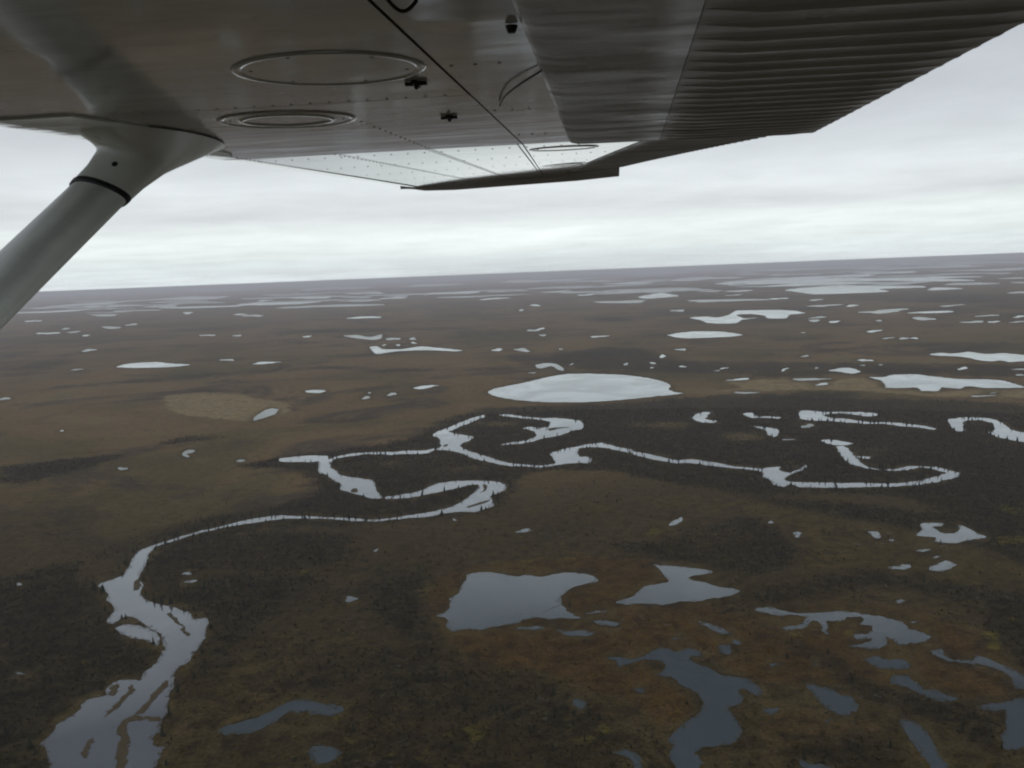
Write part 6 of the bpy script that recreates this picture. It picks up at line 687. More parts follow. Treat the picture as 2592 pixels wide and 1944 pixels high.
# ------------------------------------------------------------------ mesh helpers
def mesh_arrays(name, verts, faces, mat, smooth=False):
    verts = np.asarray(verts, dtype=np.float32).reshape(-1, 3)
    me = bpy.data.meshes.new(name)
    faces = np.asarray(faces, dtype=np.int32)
    k = faces.shape[1]
    me.vertices.add(len(verts)); me.vertices.foreach_set('co', verts.ravel())
    me.loops.add(faces.size); me.loops.foreach_set('vertex_index', faces.ravel())
    me.polygons.add(len(faces))
    me.polygons.foreach_set('loop_start', np.arange(0, faces.size, k, dtype=np.int32))
    me.polygons.foreach_set('loop_total', np.full(len(faces), k, dtype=np.int32))
    if smooth: me.polygons.foreach_set('use_smooth', np.ones(len(faces), dtype=bool))
    me.update(calc_edges=True)
    me.materials.append(mat)
    return me
def mesh_py(name, verts, faces, mat, smooth=False):
    me = bpy.data.meshes.new(name); me.from_pydata([tuple(v) for v in verts], [], faces); me.update()
    if smooth:
        for p in me.polygons: p.use_smooth = True
    me.materials.append(mat)
    return me
def link(name, me, parent=None, **props):
    o = bpy.data.objects.new(name, me); COL.objects.link(o)
    if parent is not None: o.parent = parent
    for k, v in props.items(): o[k] = v
    return o

# ------------------------------------------------------------------ tundra sheet: rings round the point below the camera
rad = np.concatenate([[60, 150, 260, 340, 400], 430 * np.exp(np.arange(0, 700) * math.log(30000 / 430) / 699), 30000 * np.exp(np.arange(1, 41) * math.log(4) / 40)])
dense = np.radians(np.arange(-40, 40.01, .14))
coarse = np.radians(np.arange(45, 316, 5.0))
ang = np.concatenate([dense, coarse])
NA, NR = len(ang), len(rad)
AA, RR = np.meshgrid(ang, rad)
GX, GY = RR * np.sin(AA), RR * np.cos(AA)
ND = len(dense)

def pts_in_poly(px, py, poly):
    inside = np.zeros(px.shape, bool)
    x, y = poly[:, 0], poly[:, 1]
    x2, y2 = np.roll(x, 1), np.roll(y, 1)
    for i in range(len(x)):
        if y[i] == y2[i]: continue
        c = (y[i] > py) != (y2[i] > py)
        inside ^= c & (px < (x2[i] - x[i]) * (py - y[i]) / (y2[i] - y[i]) + x[i])
    return inside
def raster(poly):
    x0, y0 = poly.min(0); x1, y1 = poly.max(0)
    sel = (GX[:, :ND] >= x0) & (GX[:, :ND] <= x1) & (GY[:, :ND] >= y0) & (GY[:, :ND] <= y1)
    out = np.zeros((NR, ND), bool)
    if sel.any():
        out[sel] = pts_in_poly(GX[:, :ND][sel], GY[:, :ND][sel], poly)
    return out
def blur(a, n, axis):
    k = np.ones(2 * n + 1) / (2 * n + 1)
    pad = [(n, n) if i == axis else (0, 0) for i in (0, 1)]
    p = np.pad(a, pad, mode='edge')
    cs = np.cumsum(np.insert(p, 0, 0, axis=axis), axis=axis)
    m = a.shape[axis]
    hi = np.take(cs, np.arange(2 * n + 1, 2 * n + 1 + m), axis=axis); lo = np.take(cs, np.arange(0, m), axis=axis)
    return (hi - lo) / (2 * n + 1)
def arr(flat): return np.array(flat, dtype=np.float64).reshape(-1, 2)

zone = {k: np.zeros((NR, ND)) for k in ('dark', 'rust', 'olive', 'tan', 'moss')}
clearm = np.zeros((NR, ND))
for kind, s, flat in DATA['zones']:
    m = raster(arr(flat)) * s
    if kind == 'clear': clearm = np.maximum(clearm, m)
    else: zone[kind] = np.maximum(zone[kind], m)
zone['dark'] *= (1 - .75 * clearm)
water_mask = np.zeros((NR, ND))
for kind, lab, flat in DATA['water']:
    water_mask = np.maximum(water_mask, raster(arr(flat)))
bar_mask = np.zeros((NR, ND))
for flat in DATA['bars']: bar_mask = np.maximum(bar_mask, raster(arr(flat)))
for k in zone:
    n = {'moss': 2, 'tan': 3}.get(k, 6)
    for ax in (0, 1): zone[k] = blur(blur(zone[k], n if ax else min(n, 2), ax), n if ax else min(n, 2), ax)
for kind, lab, flat in DATA['water']:            # narrow channels that slip between the rings
    P = arr(flat); Q = np.vstack([P + (np.roll(P, -1, 0) - P) * u for u in np.linspace(0, 1, 12)])
    r_ = np.hypot(Q[:, 0], Q[:, 1]); a_ = np.degrees(np.arctan2(Q[:, 0], Q[:, 1]))
    ir = np.searchsorted(rad, r_); ia = np.round((a_ + 40) / .14).astype(int)
    ok = (ia > 1) & (ia < ND - 2) & (ir > 1) & (ir < NR - 2)
    for dr in (-1, 0): water_mask[ir[ok] + dr, ia[ok]] = 1
wet = water_mask.copy()
for sh in (-2, -1, 1, 2):
    wet = np.maximum(wet, np.roll(water_mask, sh, 0)); wet = np.maximum(wet, np.roll(water_mask, sh, 1))
for ax in (0, 1): wet = blur(blur(wet, 2, ax), 2, ax)
# gentle relief that dies out at the shores
def relief(x, y):
    return 1.2 * np.sin(x * .011 + 1.3 * np.sin(y * .004)) * np.sin(y * .009 + .7 * np.sin(x * .006)) + .5 * np.sin(x * .031 + y * .027) * np.sin(y * .041 - x * .013)
GZ = np.full((NR, NA), -.15)
dry = np.clip(1 - 4 * wet, 0, 1)
GZ[:, :ND] += dry * (relief(GX[:, :ND], GY[:, :ND]) + .9) * .4 * np.clip(1.5 - RR[:, :ND] / 8000, 0, 1)
verts = np.stack([GX, GY, GZ], -1).reshape(-1, 3)
verts = np.vstack([verts, [[0, 0, -.15]]])
i = np.arange(NR - 1)[:, None] * NA; j = np.arange(NA)[None, :]; j2 = (j + 1) % NA
quads = np.stack([i + j, i + NA + j, i + NA + j2, i + j2], -1).reshape(-1, 4)[:, ::-1]
me = mesh_arrays('tundra', verts, quads, MAT['ground'], True)
cap = len(verts) - 1
def add_attr(me, name, grid):
    full = np.zeros((NR, NA), np.float32); full[:, :ND] = grid
    a = me.attributes.new(name, 'FLOAT', 'POINT')
    a.data.foreach_set('value', np.append(full.ravel(), 0).astype(np.float32))
for k, g in zone.items(): add_attr(me, k, g)
full_near = np.clip((1480 - GY + 110 * np.sin(GX * .0058 + .6)) / 560, 0, 1)     # darker ground south of the river, with a wavy edge
add_attr(me, 'shore', wet)
a = me.attributes.new('near', 'FLOAT', 'POINT'); a.data.foreach_set('value', np.append(full_near.ravel(), 1).astype(np.float32))
link('tundra_ground', me, kind='structure', label='brown autumn tundra plain reaching to the horizon')

# ------------------------------------------------------------------ water and sandbars
def shore(flat, rs, rough=1.0):
    P = arr(flat); n = len(P); out = []
    for k in range(n):
        p0, p1, p2, p3 = P[k - 1], P[k], P[(k + 1) % n], P[(k + 2) % n]
        d = np.linalg.norm(p2 - p1); r = np.linalg.norm(p1)
        m = int(min(14, max(1, d / max(1.2, r * .0028))))
        for q in range(m):
            u = q / m
            cr = .5 * ((2 * p1) + (-p0 + p2) * u + (2 * p0 - 5 * p1 + 4 * p2 - p3) * u * u + (-p0 + 3 * p1 - 3 * p2 + p3) * u ** 3)
            pt = .5 * cr + .5 * (p1 + (p2 - p1) * u)
            amp = rough * min(.12 * d + .5, r * .0026 if r < 800 else r * .0013)
            v = Vector((pt[0] * .06, pt[1] * .06, rs))
            v2 = Vector((pt[0] * .3, pt[1] * .3, rs + 9))
            out.append((pt[0] + amp * (mnoise.noise(v) * 1.4 + mnoise.noise(v2)), pt[1] + amp * 1.6 * (mnoise.noise(v + Vector((31, 7, 3))) * 1.4 + mnoise.noise(v2 + Vector((3, 17, 5))))))
    return out
river_v, river_f = [], []
ponds = 0
for idx, (kind, lab, flat) in enumerate(DATA['water']):
    S = shore(flat, idx * 1.37)
    c = np.mean(np.array(S), 0); z = .002 * (idx % 40)
    if kind == 'river':
        b0 = len(river_v); river_v += [(x, y, z) for x, y in S]; river_f.append(list(range(b0, b0 + len(S))))
        continue
    me = mesh_py(kind, [(x - c[0], y - c[1], 0) for x, y in S], [list(range(len(S)))], MAT['marsh' if kind == 'pond' and (idx * 7) % 5 < 3 and hypot(*c) > 1500 else 'water'])
    me.flip_normals() if me.polygons[0].normal.z < 0 else None
    o = link(kind, me, kind='structure'); o.location = (c[0], c[1], z)
    if lab: o['label'] = lab
    else: o['label'] = 'small pond lying in the open tundra'; o['group'] = 'small ponds on the tundra'
me = mesh_py('river', river_v, river_f, MAT['silt'])
import bmesh
bm = bmesh.new(); bm.from_mesh(me)
for f in bm.faces:
    f.normal_update()
    if f.normal.z < 0: f.normal_flip()
bm.to_mesh(me); bm.free()
link('river', me, kind='structure', label='pale meandering river looping across the tundra')
for idx, flat in enumerate(DATA['bars']):
    S = shore(flat, 200 + idx * 2.1, 1.3); c = np.mean(np.array(S), 0)
    n = len(S); top = [(x - c[0], y - c[1], .18) for x, y in S]
    area = sum(S[k][0] * S[(k + 1) % n][1] - S[(k + 1) % n][0] * S[k][1] for k in range(n))
    if area < 0: top.reverse()
    low = [(x * 1.0, y * 1.0, -.2) for x, y, _ in top]
    faces = [list(range(n))] + [[(k + 1) % n, k, n + k, n + (k + 1) % n] for k in range(n)]
    o = link('sandbar', mesh_py('sandbar', top + low, faces, MAT['mud']), kind='structure', label='tan mud bar lying in the river')
    o.location = (c[0], c[1], .08)

# ------------------------------------------------------------------ vegetation
rng = np.random.default_rng(11)
lr0 = math.log(430); lstep = math.log(30000 / 430) / 699
def sample(grid, x, y):
    r = np.hypot(x, y); th = np.arctan2(x, y)
    ir = np.clip(np.round((np.log(np.maximum(r, 431)) - lr0) / lstep).astype(int) + 5, 0, NR - 1)
    ia = np.clip(np.round((np.degrees(th) + 40) / .14).astype(int), 0, ND - 1)
    return grid[ir, ia]
dry_near = np.maximum(water_mask, 0)
for ax in (0, 1): dry_near = blur(dry_near, 1, ax)
def scatter(density, rmax, fn, rmin=455):
    A = radians(33)
    n = int(density * A * (rmax ** 2 - rmin ** 2))
    r = np.sqrt(rng.uniform(rmin ** 2, rmax ** 2, n)); th = rng.uniform(-A, A, n)
    x, y = r * np.sin(th), r * np.cos(th)
    keep = fn(x, y) > rng.uniform(0, 1, n)
    keep &= sample(dry_near, x, y) < .35
    return x[keep], y[keep]
def gz(x, y): return sample(GZ[:, :ND], x, y)

def spruce_template(rs, tiers, sides):
    r = random.Random(rs); V, F = [], []
    lean = (r.uniform(-.02, .02), r.uniform(-.02, .02))
    for k in range(tiers):
        u = k / tiers
        zb = .07 + .86 * u; zt = min(1.0, zb + .30 * (1 - u * .55))
        rr = (.155 * (1 - u) ** .8 + .018) * r.uniform(.75, 1.2)
        b0 = len(V); a0 = r.uniform(0, 6)
        for q in range(sides):
            a = a0 + 2 * pi * q / sides; w = rr * r.uniform(.6, 1.3)
            V.append((w * cos(a) + lean[0] * zb, w * sin(a) + lean[1] * zb, zb - r.uniform(0, .05)))
        V.append((lean[0] * zt, lean[1] * zt, zt))
        for q in range(sides): F.append((b0 + q, b0 + (q + 1) % sides, b0 + sides))
    return np.array(V), np.array(F)
def trunk_template(sides=5):
    V, F = [], []
    for z, w in ((0, .016), (.5, .010), (.97, .003)):
        for q in range(sides): V.append((w * cos(2 * pi * q / sides), w * sin(2 * pi * q / sides), z))
    for k in range(2):
        for q in range(sides):
            F.append((k * sides + q, k * sides + (q + 1) % sides, (k + 1) * sides + (q + 1) % sides, (k + 1) * sides + q))
    return np.array(V), np.array(F)
def shrub_template(rs, n=11):
    r = random.Random(rs); V, F = [], []
    for k in range(n):
        a = r.uniform(0, 2 * pi); d = r.uniform(0, .8); cx, cy = d * cos(a), d * sin(a); cz = r.uniform(.15, .85) * (1.1 - d * .6)
        b0 = len(V)
        for q in range(3):
            V.append((cx + r.uniform(-.42, .42), cy + r.uniform(-.42, .42), max(0, cz + r.uniform(-.35, .35))))
        F.append((b0, b0 + 1, b0 + 2))
    return np.array(V), np.array(F)
def merged(name, templates, x, y, z, hgt, wid, mat):
    allv, allf, off = [], [], 0
    which = rng.integers(0, len(templates), len(x)); rot = rng.uniform(0, 2 * pi, len(x))
    for k, (V, F) in enumerate(templates):
        s = which == k; m = int(s.sum())
        if not m: continue
        ca, sa = np.cos(rot[s])[:, None], np.sin(rot[s])[:, None]
        w = wid[s][:, None]
        vx = (V[None, :, 0] * ca - V[None, :, 1] * sa) * w + x[s][:, None]
        vy = (V[None, :, 0] * sa + V[None, :, 1] * ca) * w + y[s][:, None]
        vz = V[None, :, 2] * hgt[s][:, None] + z[s][:, None]
        allv.append(np.stack([vx, vy, vz], -1).reshape(-1, 3))
        allf.append((F[None] + (np.arange(m) * len(V))[:, None, None] + off).reshape(-1, 3))
        off += m * len(V)
    return mesh_arrays(name, np.vstack(allv), np.vstack(allf), mat)

def wood(x, y):
    d = sample(zone['dark'], x, y)
    cl = np.sin(x * .021 + 2 * np.sin(y * .013)) * np.sin(y * .027 + 1.7 * np.sin(x * .011)) * .5 + .5
    return np.clip((np.hypot(x, y) - 350) / 600, .3, 1) * np.clip(1.6 - np.hypot(x, y) / 1500, .5, 1) * np.clip((d - .38) * 1.9, 0, 1) * (.12 + .88 * cl ** 1.6)
tx, ty = scatter(.020, 2300, wood)
sx, sy = scatter(.0004, 1500, lambda x, y: np.full(x.shape, .5))     # stragglers on the heath
tx, ty = np.append(tx, sx), np.append(ty, sy)
bxs, bys = [], []
for kind, lab, flat in DATA['water']:
    if kind not in ('river', 'oxbow_lake'): continue
    P = arr(flat); nx = np.roll(P, -1, 0)
    for a_, b_ in zip(P, nx):
        d = np.linalg.norm(b_ - a_); r_ = np.linalg.norm(a_)
        if r_ < 560 or r_ > 2400: continue
        dens = 1 / 7.0 if r_ > 850 else 1 / 22.0
        for _ in range(rng.poisson(d * dens)):
            q = a_ + (b_ - a_) * rng.uniform(0, 1); nrm = np.array([-(b_ - a_)[1], (b_ - a_)[0]]) / d
            off = rng.uniform(1.0, 9.0) * (1 if rng.uniform() < .5 else -1)
            bxs.append(q[0] + nrm[0] * off); bys.append(q[1] + nrm[1] * off)
bxs, bys = np.array(bxs), np.array(bys)
inw = np.zeros(len(bxs), bool)
for kind, lab, flat in DATA['water']:
    if kind in ('river', 'oxbow_lake'): inw |= pts_in_poly(bxs, bys, arr(flat))
tx, ty = np.append(tx, bxs[~inw]), np.append(ty, bys[~inw])
th_ = 2.0 + 5.2 * rng.beta(1.6, 2.2, len(tx)); th_[-int((~inw).sum()):] = rng.uniform(3.5, 9.0, int((~inw).sum())); tw_ = th_ * rng.uniform(.75, 1.6, len(tx))
# which of them show largest in the view
v = np.stack([tx, ty, np.full(len(tx), 4.0 - H)], -1)
fz = v @ np.array(fwd); ux = 1296 + 2245 * (v @ np.array(right)) / fz; uy = 972 - 2245 * (v @ np.array(up)) / fz
seen = (ux > 12) & (ux < 2580) & (uy > 0) & (uy < 1935)
size = np.where(seen, th_ * 2245 / fz, 0)
order = np.argsort(-size); pick = order[:300]; rest = order[300:]
crowns = [mesh_arrays('crown', *spruce_template(50 + k, 9, 8), MAT['spruce']) for k in range(6)]
trunk_me = mesh_arrays('trunk', *trunk_template(), MAT['trunk'])
def tree_place(u, w_):
    if u < 700: return ('dark spruce in the wood on the left bank of the widening river', 'spruces left of the widening river') if u < 420 else ('dark spruce on the brown heath right of the widening river', 'spruces right of the widening river')
    if u < 1250: return ('dark spruce scattered on the brown heath below the large foreground lake', 'spruces below the foreground lake')
    if u < 1750: return ('dark spruce near the winding dark blue lake at the bottom', 'spruces beside the winding blue lake')
    return ('dark spruce among the small ponds at lower right', 'spruces among the lower right ponds')
for n_, k in enumerate(pick):
    lab, grp = tree_place(ux[k], uy[k])
    o = link('spruce_tree', None, label=lab, category='tree', group=grp)
    o.location = (tx[k], ty[k], float(gz(tx[k:k + 1], ty[k:k + 1])[0])); o.rotation_euler.z = rng.uniform(0, 6.28)
    o.scale = (tw_[k], tw_[k], th_[k])
    link('trunk', trunk_me, o); link('crown', crowns[n_ % 6], o)
tmpl = [spruce_template(k, 5, 6) for k in range(8)]
link('spruce_forest', merged('spruce_forest', tmpl, tx[rest], ty[rest], gz(tx[rest], ty[rest]), th_[rest], tw_[rest], MAT['spruce']),
     kind='stuff', label='dark spruce wood lining the river and ponds', category='forest')
def heath(x, y):
    d = sample(zone['dark'], x, y); nr = np.clip((1300 - np.hypot(x, y)) / 500, 0, 1)
    fen = np.maximum(sample(zone['rust'], x, y), sample(zone['tan'], x, y))
    cl = np.clip(np.sin(x * .033 + 2 * np.sin(y * .019)) * np.sin(y * .037 + 1.7 * np.sin(x * .023)) + .35, 0, 1)
    return np.clip(np.clip((d - .3) * 1.5, 0, 1) + .30 * nr * cl, 0, 1) * (1 - .85 * fen)
bx_, by_ = scatter(.075, 1900, heath)
bh = rng.uniform(.7, 2.4, len(bx_))
link('willow_scrub', merged('willow_scrub', [shrub_template(k) for k in range(8)], bx_, by_, gz(bx_, by_) - .1, bh, bh * rng.uniform(.8, 1.5, len(bx_)), MAT['shrub']),
     kind='stuff', label='low dark willow and birch scrub over the wet ground', category='scrub')
ex, ey = [], []
for kind, lab, flat in DATA['water']:
    P = arr(flat)
    for a_, b_ in zip(P, np.roll(P, -1, 0)):
        d = np.linalg.norm(b_ - a_); r_ = np.linalg.norm(a_)
        if r_ > 1500: continue
        k = rng.poisson(d / 1.5); u = rng.uniform(0, 1, k)[:, None]
        q = a_ + (b_ - a_) * u + np.array([-(b_ - a_)[1], (b_ - a_)[0]]) / max(d, .01) * rng.normal(0, 1.3, k)[:, None]
        ex += list(q[:, 0]); ey += list(q[:, 1])
ex, ey = np.array(ex), np.array(ey); eh = rng.uniform(.25, .7, len(ex))
link('shore_sedge', merged('shore_sedge', [shrub_template(90 + k, 9) for k in range(6)], ex, ey, np.full(len(ex), -.05), eh, rng.uniform(.7, 2.2, len(ex)), MAT['sedge']),
     kind='stuff', label='ochre sedge fringing the shores of river and lakes', category='sedge')
print('trees', len(tx), 'shrubs', len(bx_))

# ------------------------------------------------------------------ the aeroplane: right wing, flap, aileron and strut
# local axes of the aeroplane: x aft along the chord, y out along the wing, z up; origin at the window
plane = bpy.data.objects.new('light_airplane', None); COL.objects.link(plane)
plane.location = (0, 0, H); plane.rotation_euler = (0, 0, -radians(6.0))
plane['label'] = 'high wing of a light aeroplane with lift strut, seen from its window'
plane['category'] = 'airplane'
SC, ST = 2.48, 5.75            # span stations of the taper break and of the wing tip
K1 = tan(radians(2.75)) + .0096; Z0 = .205
def hw(c, s):
    "height of the lower skin plane"
    if s <= SC: return Z0 + s * K1
    hc = Z0 + SC * K1; u = (s - SC) / (ST - SC)
    ht = .1068 * ST + (c + .20) * .045      # the tip is washed out a little
    return hc + (ht - hc) * u
def cl(c0, c1, s):
    if s <= SC: return c0
    return c0 + (c1 - c0) * (s - SC) / (ST - SC)
def c_le(s): return cl(-1.10, -1.22, s)
def c_b(s): return cl(-.72, -.76, s)
def c_d(s): return cl(-.46, -.565, s)
def c_a(s): return cl(-.205, -.352, s)
def c_hinge(s): return cl(.15, -.215, s)
def scale(s): return 1.0 if s <= SC else 1 - .28 * (s - SC) / (ST - SC)
STA = [0.0, .4, .8, 1.2, 1.6, 2.0, 2.3, SC]
STO = [SC, 2.8, 3.3, 3.9, 4.5, 5.1, ST]

def sheet(name, stations, fa, fb, nc, dz, mat, parent=None, thick=.0016, smooth=True, gap=.0022):
    "a skin panel: lower face follows the wing plane, with a rim"
    s0, s1 = stations[0], stations[-1]
    st = [s0 + gap] + list(stations[1:-1]) + [s1 - gap]
    V, F = [], []
    for s in st:
        a, b_ = fa(s) + gap, fb(s) - gap
        for q in range(nc + 1):
            c = a + (b_ - a) * q / nc; V.append((c, s, hw(c, s) + dz))
    m = nc + 1
    for k in range(len(st) - 1):
        for q in range(nc): F.append([k * m + q, (k + 1) * m + q, (k + 1) * m + q + 1, k * m + q + 1])
    rim = [q for q in range(m)] + [k * m + nc for k in range(1, len(st))] + [(len(st) - 1) * m + q for q in range(nc - 1, -1, -1)] + [k * m for k in range(len(st) - 2, 0, -1)]
    n0 = len(V); m2 = len(rim)
    V += [V[q] for q in rim] + [(V[q][0], V[q][1], V[q][2] + thick) for q in rim]
    for k in range(m2):
        k2 = (k + 1) % m2; F.append([n0 + k, n0 + k2, n0 + m2 + k2, n0 + m2 + k])
    me = mesh_py(name, V, F, mat, False)
    for p in me.polygons[:(len(st) - 1) * nc]: p.use_smooth = smooth
    return link(name, me, parent or plane)
NOSE = [(.10, 0), (.05, .001), (.015, .005), (-.02, .014), (-.05, .028), (-.075, .048), (-.088, .072), (-.082, .098), (-.055, .124), (-.005, .150), (.08, .176), (.22, .200), (.42, .208), (.66, .196), (.86, .172)]
def loft(name, rings, mat, closed=True, caps=True, parent=None, smooth=True):
    V, F = [], []; m = len(rings[0])
    for r in rings: V += r
    for k in range(len(rings) - 1):
        for q in range(m if closed else m - 1):
            q2 = (q + 1) % m; F.append([k * m + q, (k + 1) * m + q, (k + 1) * m + q2, k * m + q2])
    nside = len(F)
    if caps:                                     # end caps on vertices of their own keep the skin's shading clean
        n0 = len(V); V += list(rings[0]) + list(rings[-1])
        F += [list(range(n0, n0 + m)), list(range(n0 + m, n0 + 2 * m))[::-1]]
    me = mesh_py(name, V, F, mat)
    bmm = bmesh.new(); bmm.from_mesh(me); bmesh.ops.recalc_face_normals(bmm, faces=bmm.faces); bmm.to_mesh(me); bmm.free()
    if smooth:
        for p in me.polygons[:nside]: p.use_smooth = True
    return link(name, me, parent or plane)
# structure behind the skins (seen only in the seams and the flap cove)
def core_ring(s):
    k = scale(s); a = c_le(s); rear = cl(-.066, -.30, s)
    r = [(a + x * k + .004, s, hw(a, s) + z * k + .004) for x, z in NOSE]
    r += [(rear, s, hw(rear, s) + .15 * k), (rear, s, hw(rear, s) + .004)]
    return r
loft('wing_structure', [core_ring(s) for s in STA + STO[1:]], MAT['seam'], smooth=False)
# leading edge skins wrap from the lower skin round to the top
def nose_skin(name, stations, mat):
    rings = []
    st = [stations[0] + .002] + list(stations[1:-1]) + [stations[-1] - .002]
    for s in st:
        k = scale(s); a = c_le(s); rings.append([(a + x * k, s, hw(a, s) + z * k) for x, z in NOSE])
    return loft(name, rings, mat, closed=False, caps=False)
nose_skin('leading_edge_skin', STA, MAT['nose'])
nose_skin('leading_edge_skin', STO, MAT['outer'])
# upper skin over the flap and aileron
def top_ring(s):
    k = scale(s); a = c_le(s); te = cl(.50, .13, s)
    x0, z0 = a + .86 * k, hw(a, s) + .172 * k
    return [(x0, s, z0), (x0 + (te - x0) * .5, s, z0 - .055 * k), (te, s, hw(te, s) + .055 * k), (te, s, hw(te, s) + .047 * k), (x0 + (te - x0) * .5, s, z0 - .063 * k), (x0, s, z0 - .008)]
loft('upper_skin', [top_ring(s) for s in STA + STO[1:]], MAT['paint'])
front = lambda s: c_le(s) + .10 * scale(s)
sheet('lower_skin_panel', [0, .4, .8, 1.2, 1.479], front, c_a, 8, 0, MAT['paint'])
sheet('lower_skin_panel', [1.479, 1.7, 2.0, 2.3, SC], front, c_a, 8, 0, MAT['paint'], gap=.0012)
sheet('lower_skin_panel', STA, c_a, lambda s: -.060, 2, 0, MAT['paint'])
sheet('lower_skin_panel', STO, front, c_b, 4, 0, MAT['outer'])
sheet('lower_skin_panel', STO, c_b, c_d, 3, 0, MAT['outer'])
sheet('lower_skin_panel', STO, c_d, c_a, 3, 0, MAT['outer'])
sheet('lower_skin_panel', STO, c_a, c_hinge, 4, 0, MAT['outer'])

# flap: round smooth nose, then a skin with pressed chordwise beads
F0, F1 = 0.0, 2.43
def flap_te(s): return .47 + .062 * (s - 1.08)
DF = .0125
def flap_drop(c): return DF + max(0, c) * .006
fr = []
for s in [F0, .3, .6, .9, 1.2, 1.5, 1.8, 1.905]:
    prof = []; ce = .104 + .038 * (s - .93)
    for c, z in ((ce, 0), (.05, 0), (-.03, .0003), (-.055, .0016), (-.069, .0045), (-.076, .0085), (-.077, .0112), (-.070, .0118), (-.056, .0119), (-.050, .04), (ce, .07)):
        prof.append((c, s, hw(c, s) - flap_drop(c) + z))
    fr.append(prof)
flap = loft('flap', fr, MAT['flap'])
fr = []
for s in [1.909, 2.1, 2.3, F1]:
    prof = []; ce = .104 + .038 * (s - .93)
    for c, z in ((ce, 0), (.05, 0), (-.03, .0003), (-.055, .0016), (-.069, .0045), (-.076, .0085), (-.077, .0112), (-.070, .0118), (-.056, .0119), (-.050, .04), (ce, .07)):
        prof.append((c, s, hw(c, s) - flap_drop(c) + z))
    fr.append(prof)
loft('nose_skin', fr, MAT['flap'], parent=flap)
def beaded(name, s0, s1, pitch, fa, fb, dz, mat, parent=None, depth=.0045, nc=6, te=.2):
    "control surface skin with chordwise beads, a thin wedge with a blunt trailing edge"
    prof = [(0, 0), (.28, -.15), (.42, -1), (.58, -1), (.72, -.15)]
    ss = []
    n = int(round((s1 - s0) / pitch)); pitch = (s1 - s0) / n
    for k in range(n):
        for u, z in prof: ss.append((s0 + (k + u) * pitch, z * depth))
    ss.append((s1, 0))
    V, F = [], []; m = nc + 1
    for s, z in ss:
        a, b_ = fa(s), fb(s)
        for q in range(m):
            t_ = q / nc; c = a + (b_ - a) * t_ + (z * -te if q == nc else 0)
            f_ = (te * .5 if q == nc else 1.0) if 0 < q else .0
            V.append((c, s, hw(c, s) - dz(c) + z * f_))
    k1 = len(ss)
    for k in range(k1 - 1):
        for q in range(nc): F.append([k * m + q, (k + 1) * m + q, (k + 1) * m + q + 1, k * m + q + 1])
    n0 = len(V)
    for s, z in ss:
        a, b_ = fa(s), fb(s)
        for q in range(m):
            t_ = q / nc; c = a + (b_ - a) * t_ + (z * -te if q == nc else 0)
            V.append((c, s, hw(c, s) - dz(c) + .078 * (1 - t_) + .006))
    for k in range(k1 - 1):
        for q in range(nc): F.append([n0 + k * m + q + 1, n0 + (k + 1) * m + q + 1, n0 + (k + 1) * m + q, n0 + k * m + q])
        F.append([k * m + nc, (k + 1) * m + nc, n0 + (k + 1) * m + nc, n0 + k * m + nc])
        F.append([(k + 1) * m, k * m, n0 + k * m, n0 + (k + 1) * m])
    for k in (0, k1 - 1):
        f = [k * m + q for q in range(m)] + [n0 + k * m + q for q in range(m - 1, -1, -1)]
        F.append(f if k == 0 else f[::-1])
    return link(name, mesh_py(name, V, F, mat), parent or plane)
beaded('beaded_skin', F0, F1, .074, lambda s: .105 + .038 * (s - .93), flap_te, flap_drop, MAT['bead'], flap)
ail = beaded('aileron', 2.46, 5.32, .074, c_hinge, lambda s: .515 + (.135 - .515) * (s - 2.46) / (5.32 - 2.46), lambda c: .004, MAT['bead'], te=1.0)
# drooped wing tip
def tip_ring(u):
    le, te = c_le(ST) - .06, .13
    out = []
    for k, t_ in enumerate((0, .06, .2, .4, .6, .8, 1.0)):
        c = le + (te - le) * t_ + u * .05 * (1 - t_)
        edge = (0, .7, 1, 1, 1, 1, .85)[k]
        low = hw(c, ST) - u * (.012 + .028 * t_) * edge
        out.append((c, ST + .004 + .20 * u ** 1.2 * edge, low))
    for k, t_ in enumerate((1.0, .8, .6, .4, .2, .06, 0)):
        c = le + (te - le) * t_ + u * .05 * (1 - t_)
        edge = (.85, 1, 1, 1, 1, .7, 0)[k]
        thick = (.012, .05, .085, .11, .11, .07, .03)[k] * (1 - u * .85)
        out.append((c, ST + .004 + .21 * u ** 1.2 * edge, hw(c, ST) - u * (.010 + .024 * t_) * edge + thick))
    return out
loft('wing_tip', [tip_ring(u) for u in (0, .25, .5, .75, 1.0)], MAT['bead'])

